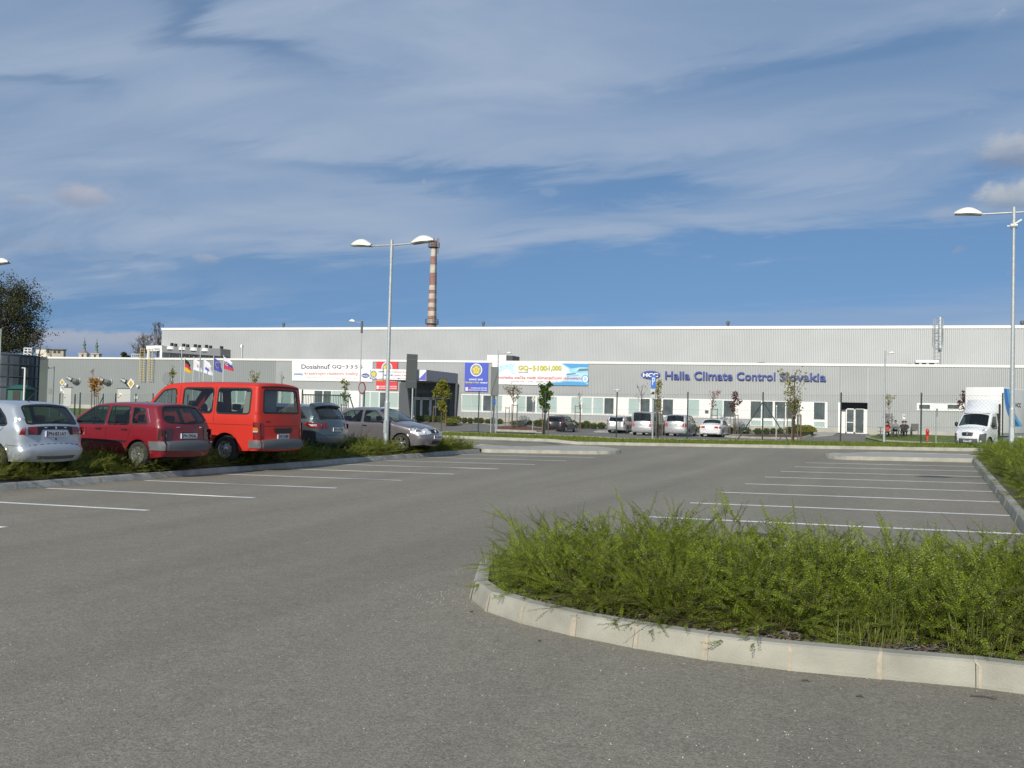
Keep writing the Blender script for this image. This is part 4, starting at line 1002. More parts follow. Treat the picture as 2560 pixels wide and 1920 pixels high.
for x in (1198, 1334): disc(mb, c4(x), 780 + 656 / 4.609, 1.2, Y1 - .02, TBLK)
onb(B5, 'headline', mb)
mb = MB(); line(B5, 'lettering', 'Prvotriedna značka medzi klimatizačnymi jednotkami', TRED, c4(718), c4(1728), 780 + 730 / 4.609, 780 + 792 / 4.609, Y1 - .024, bold=.004); onb(B5, 'subtitle', mb)
mb = MB(); line(B5, 'lettering', '( IQS/VDS TOP−1 , 6 MIS − 100 PPM , FIELD CLAIM − 1,000PPM )', TGREY, c4(898), c4(1600), 780 + 790 / 4.609, 780 + 822 / 4.609, Y1 - .024); line(B5, 'lettering', 'Global Quality', TBLK, c4(995), c4(1110), 780 + 686 / 4.609, 780 + 702 / 4.609, Y1 - .024, bold=.02); onb(B5, 'small_print', mb)
# ================================================================== VEHICLES
class CarShape:
    """side panels and a centre cap over a side-view contour; local axes: x forward, y left, z up"""
    def __init__(s, S, res=1.0):
        s.S = S; s.res = res
        s.P = spline(S['contour'], 0.05 * res)
        d = np.linalg.norm(np.diff(s.P, axis=0), axis=1); s.arc = np.concatenate([[0], np.cumsum(d)])
        t = np.gradient(s.P, axis=0); t /= np.linalg.norm(t, axis=1)[:, None] + 1e-9
        s.N = np.stack([-t[:, 1], t[:, 0]], 1)            # contour runs nose -> roof -> tail: outward normal
        if s.N[len(s.N) // 2][1] < 0: s.N = -s.N
        s.zr = s.P[:, 1].max(); s.xf = s.P[:, 0].max(); s.xr = s.P[:, 0].min()
        s.irf = int(np.argmax(s.P[:, 1]))
    def rad_(s, x, z):
        S = s.S; zb = S['belt']
        r = 0.085 if z > zb + 0.15 else 0.10
        if z <= zb + .15 and (x > s.xf - 0.5 or x < s.xr + 0.4): r = S.get('corner', 0.18)
        elif z < zb + .15: r = 0.12
        return r
    def W(s, x, z):
        S = s.S; hw = S['width'] / 2; zb = S['belt']
        k = 1.0
        if z > zb: k -= S.get('tumble', 0.17) * ((z - zb) / (s.zr - zb)) ** 1.15
        else:
            q = (zb - z) / zb; k -= 0.012 * (1 - math.cos(min(1, q * 1.4) * math.pi)) * 0.5
            if z < 0.42: k -= 0.05 * ((0.42 - z) / 0.25) ** 1.5
            if abs(z - zb * .86) < .16: k += .004
        a = max(0, (x - (s.xf - 1.25)) / 1.25); b = max(0, ((s.xr + 1.1) - x) / 1.1)
        k -= S.get('ftaper', 0.13) * a ** 2.4 + S.get('rtaper', 0.07) * b ** 2.4
        for ax, R in s.S['arches']:
            d = math.hypot(x - ax, z - s.S['wz'])
            if R < d < R + .12 and z > .12: k += 0.012 * (1 - (d - R) / .12)
        return hw * k
    def side(s, x, z, off=0.0):
        segs = s.P; dd = (segs[:, 0] - x) ** 2 + (segs[:, 1] - z) ** 2; i = int(np.argmin(dd)); d = math.sqrt(dd[i])
        for j in (i - 1, i):
            if 0 <= j < len(segs) - 1:
                a = segs[j]; b = segs[j + 1]; ab = b - a; t = np.clip(((x - a[0]) * ab[0] + (z - a[1]) * ab[1]) / (ab @ ab + 1e-12), 0, 1)
                d = min(d, math.hypot(*(a + ab * t - np.array([x, z]))))
        r = s.rad_(x, z); w = s.W(x, z)
        if d < r: w = w - r + math.sqrt(max(0, r * r - (r - d) ** 2))
        return w + off
    def capW(s, a):
        x, z = s.pt(a); return s.W(x, z) - s.rad_(x, z)
    def pt(s, a): return np.interp(a, s.arc, s.P[:, 0]), np.interp(a, s.arc, s.P[:, 1])
    def nrm(s, a):
        n = np.array([np.interp(a, s.arc, s.N[:, 0]), np.interp(a, s.arc, s.N[:, 1])]); return n / np.linalg.norm(n)
    def crown(s, a):
        x, z = s.pt(a); n = s.nrm(a)
        return s.S.get('crownroof', 0.035) * max(0, n[1]) + s.S.get('crownend', 0.10) * abs(n[0])
    def cap(s, a, y, off=0.0):
        a = min(max(a, 0), s.arc[-1]); x, z = s.pt(a); n = s.nrm(a); Y = s.capW(a); t = min(1, abs(y) / Y)
        o = s.crown(a) * (1 - t ** 2.2) + off
        return Vector((x + n[0] * o, y, z + n[1] * o))
    def arc_z(s, z, rear=True):
        idx = range(s.irf, len(s.P)) if rear else range(0, s.irf)
        best = min(idx, key=lambda i: abs(s.P[i][1] - z)); 
        i2 = best + 1 if best + 1 < len(s.P) else best - 1
        z0, z1 = s.P[best][1], s.P[i2][1]; t = 0 if abs(z1 - z0) < 1e-6 else (z - z0) / (z1 - z0); t = max(-1, min(1, t))
        return s.arc[best] + (s.arc[i2] - s.arc[best]) * t
def rounded(poly, r=0.05, k=4):
    """round the corners of a polygon"""
    out = []; n = len(poly)
    for i in range(n):
        a, b, c = (np.array(poly[(i + j) % n][:2], float) for j in (-1, 0, 1))
        ra = min(r, np.linalg.norm(a - b) * .45, np.linalg.norm(c - b) * .45)
        p = b + (a - b) / np.linalg.norm(a - b) * ra; q = b + (c - b) / np.linalg.norm(c - b) * ra
        for j in range(k + 1): t = j / k; out.append(tuple((1 - t) ** 2 * p + 2 * t * (1 - t) * b + t * t * q))
    return out
def grow(poly, d):
    """move polygon outward by d"""
    n = len(poly); P = [np.array(p[:2], float) for p in poly]
    A = sum(P[i][0] * P[(i + 1) % n][1] - P[(i + 1) % n][0] * P[i][1] for i in range(n)); sg_ = 1 if A > 0 else -1; out = []
    for i in range(n):
        a, b, c = P[i - 1], P[i], P[(i + 1) % n]
        e1 = (b - a); e2 = (c - b); n1 = np.array([e1[1], -e1[0]]); n2 = np.array([e2[1], -e2[0]])
        m_ = n1 / (np.linalg.norm(n1) + 1e-9) + n2 / (np.linalg.norm(n2) + 1e-9); m_ /= np.linalg.norm(m_) + 1e-9
        out.append(tuple(b + m_ * d * sg_))
    return out
def surf_patch(mb, fn, poly, m, off, th=None, step=0.09, holes=(), flip=False):
    """sheet over polygon on surface fn(u, v, off), with a skirt down to off-th"""
    outer = resample(poly, step); hl = [resample(h, step) for h in holes]
    V, T = cdt(outer, hl, step=step)
    mb.add([fn(u, v, off) for u, v in V], [t_[::-1] if flip else t_ for t_ in T], m, True)
    if th:
        for lp in [outer] + hl:
            n = len(lp); mb.add([fn(u, v, off) for u, v in lp] + [fn(u, v, off - th) for u, v in lp], [(i, (i + 1) % n, n + (i + 1) % n, n + i) for i in range(n)], m)
def wheel(root, x, y, R, w, sgn, style='alloy', rimR=None):
    rimR = rimR or R * 0.66
    wo = empty('wheel', (0, 0, 0), parent=root); wo.location = (x, y, R)
    T = Matrix.Rotation(rad(-90 * sgn), 4, 'X')     # local +z of the lathe points outward
    mb = MB(); h = w / 2
    mb.lathe([(rimR, -h), (R * .93, -h), (R * .985, -h * .8), (R, -h * .45), (R, h * .45), (R * .985, h * .8), (R * .93, h), (rimR + .015, h * .98), (rimR - .005, h * .72)], 28, TYRE, T)
    o = mb.build('tyre'); o.parent = wo
    mb = MB(); face = h * .62
    mb.lathe([(rimR, h * .9), (rimR * .95, h * .72), (rimR * .93, -h * .3)], 24, RIM, T)
    mb.lathe([(rimR * .95, -h * .2), (0.001, -h * .2)], 20, BLACK, T)
    mb.lathe([(rimR * .22, -h * .2), (rimR * .22, face), (rimR * .16, face + .012), (0.001, face + .016)], 16, RIM, T)
    if style == 'cover':
        mb.lathe([(rimR * .93, h * .66), (rimR * .74, h * .80), (rimR * .70, h * .62), (rimR * .45, h * .70), (0.001, h * .76)], 24, RIM, T)
        for i in range(8):
            a = i * math.pi / 4 + .2; M_ = T @ Matrix.Rotation(a, 4, 'Z'); mb.box(rimR * .66, rimR * .84, -.026, .026, h * .55, h * .805, BLACK, M_)
    elif style == 'steel':
        mb.lathe([(rimR * .93, h * .3), (rimR * .7, h * .1), (rimR * .4, h * .5), (0.001, h * .55)], 20, mat('steel_wheel', (.42, .43, .43), .45, .5), T)
        for i in range(8):
            a = i * math.pi / 4; M_ = T @ Matrix.Rotation(a, 4, 'Z'); mb.box(rimR * .62, rimR * .76, -.02, .02, h * .1, h * .24, BLACK, M_)
    else:
        ns = 5 if style == 'alloy' else 7
        for i in range(ns):
            a = i * 2 * math.pi / ns + .3
            for da in (-.11, .11):
                M_ = T @ Matrix.Rotation(a + da, 4, 'Z') @ Matrix.Rotation(da * .8, 4, 'Z')
                mb.add([M_ @ Vector(q) for q in ((rimR * .15, -.020, face), (rimR * .15, .020, face), (rimR * .95, .026, h * .78), (rimR * .95, -.026, h * .78), (rimR * .15, -.024, face - .05), (rimR * .15, .024, face - .05), (rimR * .95, .03, h * .5), (rimR * .95, -.03, h * .5))],
                       [(0, 3, 2, 1), (0, 1, 5, 4), (1, 2, 6, 5), (2, 3, 7, 6), (3, 0, 4, 7)], RIM)
    o = mb.build('rim'); o.parent = wo
def make_car(S, paint, label, cat='car', name='parked_car', group=None, res=1.0, gls=None):
    C = CarShape(S, res); root = empty(name); tag(root, label, cat, group)
    gls = gls or CARGLASS
    P = C.P; st = 0.10 * res; zs = S.get('sill', 0.22); wzc = S['wz']
    def sd(sign): return lambda u, v, off=0.0: Vector((u, sign * C.side(u, v, off), v))
    # ---- body shell
    outline = [tuple(p) for p in P]
    x0, x1 = P[-1][0], P[0][0]
    arches = sorted(S['arches'])
    low = [(x0, P[-1][1])]
    for ax, R in arches:
        a = math.acos(max(-1, min(1, (zs - wzc) / R))) if abs(zs - wzc) < R else 0
        b = math.asin((zs - wzc) / R)
        low.append((ax - R * math.cos(b), zs))
        for i in range(1, 14):
            t = math.pi - b - (math.pi - 2 * b) * i / 14; low.append((ax + R * math.cos(t), wzc + R * math.sin(t)))
        low.append((ax + R * math.cos(b), zs))
    low.append((x1, P[0][1]))
    poly = outline + low[1:-1]
    wins = [rounded(w_, S.get('winr', .05)) for w_ in S['side_windows']]
    inner = []
    for off in (.012, .035, .065, .11, .17):
        for i in range(0, len(P), 1):
            q = P[i] - C.N[i] * off; inner.append((q[0], q[1]))
    body = MB()
    outer = resample(poly, 0.08 * res); V, T = cdt(outer, [resample(w_, .08 * res) for w_ in wins], inner=inner, step=st)
    for sign in (1, -1):
        f = sd(sign); body.add([f(u, v) for u, v in V], T if sign < 0 else [t_[::-1] for t_ in T], paint, True)
        # arch lips
        for ax, R in arches:
            pts = [(ax + R * math.cos(t), wzc + R * math.sin(t)) for t in np.linspace(-.25, math.pi + .25, 18)]
            body.add([f(*p_) for p_ in pts] + [f(p_[0], p_[1], -.28) for p_ in pts], [(i, i + 1, 18 + i + 1, 18 + i) for i in range(17)], RUBBER)
    # cap, in (arc, y)
    A = C.arc; na = len(A)
    capout = [(A[i], -C.capW(A[i])) for i in range(na)] + [(A[i], C.capW(A[i])) for i in reversed(range(na))]
    cwins = []
    def cpoly(w_):
        kind, pts = w_; out_ = []
        for (z_, yf) in pts:
            a_ = C.arc_z(z_, kind == 'rear'); out_.append((a_, yf * C.capW(a_)))
        return out_
    for w_ in S['cap_windows']: cwins.append(rounded(cpoly(w_), .06))
    V, T = cdt(resample(capout, .1 * res), [resample(w_, .08 * res) for w_ in cwins], step=0.10 * res)
    cf = lambda u, v, off=0.0: C.cap(u, v, off)
    body.add([cf(u, v) for u, v in V], T, paint, True)
    # floor
    pts = [(x0 + .05, zs + .02), (x1 - .05, zs + .02)]; hw = S['width'] / 2 - .06
    body.box(x0 + .12, x1 - .12, -hw * .72, hw * .72, zs - .03, zs + .02, RUBBER)
    for ax, R in arches:
        for sign in (1, -1): body.box(ax - R, ax + R, sign * hw * .62, sign * hw * .66, zs, wzc + R, RUBBER)
        body.box(ax - R, ax + R, -hw * .64, hw * .64, wzc + R * .9, wzc + R * .93, RUBBER)
    mats_ = body; bo = body.build('body', paint); bo.parent = root
    bm = bmesh.new(); bm.from_mesh(bo.data); bmesh.ops.remove_doubles(bm, verts=bm.verts, dist=0.004); bmesh.ops.recalc_face_normals(bm, faces=bm.faces); bm.to_mesh(bo.data); bm.free()
    for p_ in bo.data.polygons: pass
    # ---- glazing
    for w_, raw in zip(wins, S['side_windows']):
        for sign in (1, -1):
            f = sd(sign); mb = MB()
            surf_patch(mb, f, w_, gls, -.006, None, .1 * res); g = mb.build('side_window'); g.parent = root
            mb = MB(); surf_patch(mb, f, grow(w_, S.get('seal', .014)), S.get('sealm', BLACK), .004, .012, .08 * res, holes=[grow(w_, -.016)]); so = mb.build('window_seal'); so.parent = g
    for w_, raw in zip(cwins, S['cap_windows']):
        mb = MB(); surf_patch(mb, cf, w_, gls, -.006, None, .12 * res); g = mb.build('rear_window' if raw[0] == 'rear' else 'windshield'); g.parent = root
        mb = MB(); surf_patch(mb, cf, grow(w_, .02), BLACK, .004, .012, .08 * res, holes=[grow(w_, -.022)]); so = mb.build('window_seal'); so.parent = g
        if raw[0] == 'rear' and S.get('wiper', True):
            zb_ = min(z_ for z_, _ in raw[1]); a0_ = C.arc_z(zb_ + .02); mb = MB(); mb.tube(cf(a0_, 0, .03), cf(C.arc_z(zb_ + .07), C.capW(a0_) * .55 * S.get('wdir', -1), .03), .012, .009, 6, BLACK); mb.tube(cf(a0_, 0, 0), cf(a0_, 0, .04), .025, .02, 8, BLACK); wo = mb.build('wiper'); wo.parent = root
    # ---- surface details
    for nm, m, where, pl_, off, th in S['details']:
        mb = MB()
        if where == 'side':
            for sign in (1, -1):
                mb = MB(); surf_patch(mb, sd(sign), pl_, m, off, th, .09 * res); o = mb.build(nm); o.parent = root
        elif where in ('near', 'far'):
            sign = S['near'] * (1 if where == 'near' else -1)
            surf_patch(mb, sd(sign), pl_, m, off, th, .09 * res); o = mb.build(nm); o.parent = root
        else:
            surf_patch(mb, cf, cpoly((where, pl_)), m, off, th, .09 * res); o = mb.build(nm); o.parent = root
    for ln in S.get('seams', []):
        for sign in (1, -1):
            mb = MB(); f = sd(sign); pts = resample(ln, .06, closed=False)
            vs = []; 
            for i, q in enumerate(pts):
                a_ = np.array(pts[max(0, i - 1)]); b_ = np.array(pts[min(len(pts) - 1, i + 1)]); t_ = (b_ - a_) / (np.linalg.norm(b_ - a_) + 1e-9); n_ = np.array([-t_[1], t_[0]]) * .0045
                vs += [f(q[0] + n_[0], q[1] + n_[1], .0025), f(q[0] - n_[0], q[1] - n_[1], .0025)]
            mb.add(vs, [(2 * i, 2 * i + 1, 2 * i + 3, 2 * i + 2) for i in range(len(pts) - 1)], BLACK); o = mb.build('door_seam'); o.parent = root
    # ---- plate lettering
    for where, z_, h_, txt in S.get('plates', []):
        a_ = C.arc_z(z_, where == 'rear'); mb = MB(); W_ = .52 * S.get('platek', 1)
        cen = cf(a_, 0, .014); n_ = C.nrm(a_); sx_ = 1 if where == 'rear' else -1
        # a flat plate hung on the panel
        zt_ = Vector((-n_[1] * 0, 0, 1)); nx = -1 if where == 'rear' else 1
        ox = cen.x + nx * .015
        def pp(u, v, o_=0): return Vector((ox + nx * o_, -u * nx * -1 if False else u * (-1 if where == 'rear' else 1), cen.z + v))
        q = [pp(-W_ / 2, -h_ / 2), pp(W_ / 2, -h_ / 2), pp(W_ / 2, h_ / 2), pp(-W_ / 2, h_ / 2)]; qb = [v_ - Vector((nx * .03, 0, 0)) for v_ in q]
        mb.add(q + qb, [(0, 1, 2, 3), (0, 4, 5, 1), (1, 5, 6, 2), (2, 6, 7, 3), (3, 7, 4, 0)], PLATE); po = mb.build('number_plate'); po.parent = root
        mb = MB(); V_, F_, (a0, b0, c0, d0) = text_mb(txt, None, None, bold=.02)
        x_l, x_r = -W_ / 2 + .055, W_ / 2 - .02
        mb.add([pp(x_l + (v.x - a0) / (b0 - a0) * (x_r - x_l), -h_ * .34 + (v.y - c0) / (d0 - c0) * h_ * .68, .003) for v in V_], F_, TBLK)
        mb.add([pp(-W_ / 2, -h_ / 2, .002), pp(-W_ / 2 + .04, -h_ / 2, .002), pp(-W_ / 2 + .04, h_ / 2, .002), pp(-W_ / 2, h_ / 2, .002)], [(0, 1, 2, 3)], BBLUE); lo = mb.build('plate_lettering'); lo.parent = po
    # ---- mirrors
    if S.get('mirror'):
        mx, mz = S['mirror']
        for sign in (1, -1):
            mb = MB(); y_ = C.side(mx, mz); mb.ellipsoid((mx, sign * (y_ + .13), mz + .05), (.07, .12, .075) if S.get('mirk', 1) == 1 else (.09, .11, .16), S.get('mirm', BLACK), 14, 8, zmin=-1); mb.tube((mx + .02, sign * y_ * .97, mz), (mx, sign * (y_ + .08), mz + .02), .03, .03, 6, BLACK); o = mb.build('wing_mirror'); o.parent = root
    # ---- wheels
    for ax, R in S['arches']:
        for sign in (1, -1): wheel(root, ax, sign * (S['width'] / 2 - .115), S['tyre'], .195, sign, S.get('wheel', 'alloy'))
    # ---- seats and dashboard
    if S.get('interior'):
        for (sx_, ys, zsd, h_, w_) in S['interior']:
            for y_ in ys:
                mb = MB(); M_ = Matrix.Translation((sx_, y_, zsd)) @ Matrix.Rotation(rad(12), 4, 'Y').inverted()
                mb.rbox(-.25, .28, -w_ / 2, w_ / 2, -.02, .14, .05, SEATM, Matrix.Translation((sx_, y_, zsd)))
                mb.rbox(-.30, -.17, -w_ / 2, w_ / 2, .05, h_, .05, SEATM, M_); hw_ = min(w_ * .55, .27)
                k = max(1, int(round(w_ / .55)))
                for i in range(k):
                    yy = (i - (k - 1) / 2) * w_ / k; mb.rbox(-.30, -.19, yy - hw_ / 2, yy + hw_ / 2, h_ + .03, h_ + .20, .045, SEATM, M_)
                o = mb.build('seat'); o.parent = root
        dxx, dz = S['dash']; mb = MB(); hw = S['width'] / 2 - .12; mb.rbox(dxx - .1, dxx + .5, -hw, hw, dz - .35, dz, .06, TRIMIN); o = mb.build('dashboard'); o.parent = root
        mb = MB(); yd = hw * .48; M_ = Matrix.Translation((dxx - .2, yd, dz + .0)) @ Matrix.Rotation(rad(-62), 4, 'Y')
        R_ = .185; pts = [M_ @ Vector((R_ * math.cos(t), R_ * math.sin(t), 0)) for t in np.linspace(0, 2 * math.pi, 21)]; mb.path(pts, [.014] * 21, 6, BLACK)
        mb.box(-R_, R_, -.02, .02, -.02, 0, BLACK, M_); o = mb.build('steering_wheel'); o.parent = root
    return root, C
def paintm(name, col, metal=0.0, rough=0.35, coat=1.0): return mat(name, col, rough, metal, coat)
P_SILVER = paintm('paint_silver_blue', (0.45, 0.49, 0.54), 0.45, 0.34)
P_DKRED = paintm('paint_dark_red', (0.185, 0.005, 0.014), 0.0, 0.42, 0.45)
P_RED = mat('paint_orange_red', (0.52, 0.028, 0.016), 0.5, 0.0, 0.12, 0.35, var=0.06, vscale=2.0)
P_GREYG = paintm('paint_grey_green', (0.065, 0.095, 0.105), 0.5, 0.3)
P_BROWN = paintm('paint_silver_brown', (0.185, 0.175, 0.19), 0.5, 0.33)
P_BLACK = paintm('paint_black', (0.035, 0.03, 0.036), 0.3, 0.3)
P_SILV2 = paintm('paint_silver', (0.50, 0.51, 0.52), 0.5, 0.33)
P_WHITE = paintm('paint_white', (0.72, 0.74, 0.76), 0.0, 0.4)

def place(root, sx, D, yaw, lx, ly, zoff=0.0, sy=1150):
    """stand the thing so that its local point (lx, ly) is under photo column sx at camera distance D"""
    q = FD(sx, sy, D); a = rad(yaw); ox = lx * math.cos(a) - ly * math.sin(a); oy = lx * math.sin(a) + ly * math.cos(a)
    X, Y = q.x - ox, q.y - oy; root.location = (X, Y, gz(X, Y) + zoff); root.rotation_euler = (0, 0, a)
HL = rad(0)
# --- silver hatchback
S1 = dict(crownend=.055, width=1.66, belt=0.93, tumble=.19, wz=.28, tyre=.285, sill=.24, near=1, corner=.17, arches=[(1.22, .345), (-1.23, .345)], wheel='cover',
    contour=[(1.86, .24), (1.93, .42), (1.90, .60), (1.76, .70), (1.30, .83), (.88, .93, 1), (.22, 1.345), (-.05, 1.41), (-.85, 1.425), (-1.42, 1.385), (-1.56, 1.35, 1), (-1.86, .96), (-1.90, .84, 1), (-1.915, .60), (-1.93, .55, 1), (-1.985, .50), (-1.97, .36), (-1.90, .24)],
    side_windows=[[(.62, .95), (.12, 1.33), (-.35, 1.345), (-.35, .95)], [(-.43, .95), (-.43, 1.345), (-.98, 1.335), (-1.18, 1.30), (-1.42, 1.12), (-1.52, .98), (-1.46, .955)]],
    cap_windows=[('rear', [(1.325, -.90), (1.325, .90), (1.00, 1.0), (.985, .9), (.985, -.9), (1.00, -1.0)]), ('front', [(1.33, -.92), (1.33, .92), (.955, .97), (.955, -.97)])],
    seal=.02, winr=.06,
    details=[('light_band', BLACK, 'rear', [(.925, -1), (.925, 1), (.865, 1), (.865, .42), (.865, -.42), (.865, -1)], .008, .01),
             ('tail_light', TAILRED, 'rear', [(.925, .70), (.925, 1), (.775, 1), (.775, .70)], .016, .02), ('tail_light', TAILRED, 'rear', [(.925, -1), (.925, -.70), (.775, -.70), (.775, -1)], .016, .02),
             ('light_trim', BLACK, 'rear', [(.925, .48), (.925, .705), (.765, .705), (.775, .60), (.86, .52)], .010, .01), ('light_trim', BLACK, 'rear', [(.925, -.705), (.925, -.48), (.86, -.52), (.775, -.60), (.765, -.705)], .010, .01),
             ('badge', CHROME, 'rear', [(.915, -.03), (.915, .03), (.875, .03), (.875, -.03)], .014, .006), ('lock', BLACK, 'rear', [(.70, -.025), (.70, .025), (.665, .025), (.665, -.025)], .006, .006),
             ('badge', CHROME, 'rear', [(.908, .34), (.908, .44), (.892, .44), (.892, .34)], .012, .006), ('badge', CHROME, 'rear', [(.908, -.44), (.908, -.34), (.892, -.34), (.892, -.44)], .012, .006),
             ('seam', BLACK, 'rear', [(.562, -1), (.562, 1), (.550, 1), (.550, -1)], .003, .003), ('bumper_grille', GREYP, 'rear', [(.36, -.8), (.36, .8), (.30, .75), (.30, -.75)], .006, .008),
             ('tail_light', TAILRED, 'side', [(-1.86, .925), (-1.97, .925), (-1.97, .775), (-1.83, .775)], .010, .016),
             ('door_handle', BLACK, 'side', [(-.98, .80), (-.98, .835), (-1.14, .835), (-1.14, .80)], .022, .022), ('door_handle', BLACK, 'side', [(-.10, .80), (-.10, .835), (-.26, .835), (-.26, .80)], .022, .022)],
    seams=[[(-.39, 1.36), (-.39, .93), (-.41, .27)], [(.62, .93), (.66, .60), (.62, .27)], [(-1.42, 1.0), (-1.44, .90), (-1.05, .62)], [(-1.56, .56), (-1.92, .55)]],
    plates=[('rear', .79, .115, 'PN·831AY')], mirror=(.55, .93), mirm=BLACK, interior=[(.15, (.36, -.36), .42, .62, .50), (-.72, (0,), .44, .58, 1.25)], dash=(.62, .93), wdir=-1)
car1, C1 = make_car(S1, P_SILVER, 'silver hatchback with black tail light band, leftmost of the row behind the hedge', res=.75)
mb = MB(); mb.path([(-1.10, 0, 1.44), (-1.22, 0, 1.55), (-1.40, 0, 1.66)], [.016, .012, .008], 6, BLACK); o = mb.build('antenna'); o.parent = car1
place(car1, 74, 19.4, 177.3, -1.97, .62)
# --- dark red kammback hatchback
S2 = dict(crownend=.045, width=1.70, belt=0.93, tumble=.20, wz=.29, tyre=.29, sill=.22, near=1, corner=.12, rtaper=.05, arches=[(1.26, .345), (-1.28, .345)], wheel='seven',
    contour=[(1.90, .24), (1.97, .42), (1.93, .60), (1.80, .68), (1.35, .82), (.98, .92, 1), (.25, 1.36), (-.05, 1.425), (-.9, 1.445), (-1.50, 1.42), (-1.66, 1.395, 1), (-1.88, 1.04), (-1.93, .92, 1), (-1.95, .62), (-1.955, .58, 1), (-2.00, .54), (-1.99, .38), (-1.93, .26)],
    side_windows=[[(.72, .955), (.14, 1.355), (-.27, 1.37), (-.27, .955)], [(-.36, .955), (-.36, 1.37), (-.92, 1.365), (-1.02, .965)], [(-1.10, .98), (-1.02, 1.355), (-1.34, 1.325), (-1.53, .99)]],
    cap_windows=[('rear', [(1.365, -.90), (1.365, .90), (1.10, .98), (1.02, .85), (.985, 0), (1.02, -.85), (1.10, -.98)]), ('front', [(1.345, -.92), (1.345, .92), (.955, .97), (.955, -.97)])],
    winr=.04,
    details=[('tail_light', mat('smoked_lens', (.05, .01, .012), .1, 0, .6), 'rear', [(.90, .74), (.90, 1), (.62, 1), (.64, .78)], .012, .02), ('tail_light', MATS['smoked_lens'], 'rear', [(.90, -1), (.90, -.74), (.64, -.78), (.62, -1)], .012, .02),
             ('tail_light', MATS['smoked_lens'], 'side', [(-1.86, .88), (-1.97, .88), (-1.98, .63), (-1.84, .63)], .010, .016),
             ('plate_recess', BLACK, 'rear', [(.80, -.30), (.80, .30), (.66, .30), (.66, -.30)], .004, .006),
             ('bumper', GREYP, 'rear', [(.60, -1), (.60, 1), (.40, 1), (.40, -1)], .022, .04), ('bumper', GREYP, 'side', [(-1.60, .60), (-2.01, .60), (-2.01, .40), (-1.65, .40)], .024, .03),
             ('side_moulding', BLACK, 'side', [(.86, .56), (.86, .60), (-.92, .60), (-.92, .56)], .014, .016),
             ('badge', CHROME, 'rear', [(.92, .42), (.92, .56), (.905, .56), (.905, .42)], .012, .006), ('badge', CHROME, 'rear', [(.92, -.62), (.92, -.50), (.90, -.50), (.90, -.62)], .012, .006), 
             ('quarter_trim', CHROME, 'side', [(-1.42, 1.33), (-1.60, 1.02), (-1.615, 1.02), (-1.44, 1.335)], .006, .006),
             ('door_handle', BLACK, 'side', [(-.80, .83), (-.80, .865), (-.96, .865), (-.96, .83)], .022, .022), ('door_handle', BLACK, 'side', [(-.02, .83), (-.02, .865), (-.18, .865), (-.18, .83)], .022, .022)],
    seams=[[(-.315, 1.38), (-.315, .93), (-.33, .27)], [(.80, .93), (.84, .60), (.80, .27)], [(-1.06, 1.36), (-1.08, .93), (-.98, .62), (-.93, .5)]],
    plates=[('rear', .72, .115, 'PN·290AL')], mirror=(.66, .96), interior=[(.15, (.37, -.37), .42, .62, .50), (-.72, (0,), .44, .60, 1.30)], dash=(.66, .93), wdir=-1)
seat_red = mat('seat_cover_red', (0.32, 0.03, 0.03), .9)
car2, C2 = make_car(S2, P_DKRED, 'dark red five-door hatchback between the silver hatchback and the orange-red van', res=.75)
for ch in car2.children:
    if ch.name.startswith('seat'):
        me = ch.data; me.materials[0] = seat_red
place(car2, 413, 21.9, 177.3, -1.97, .70)
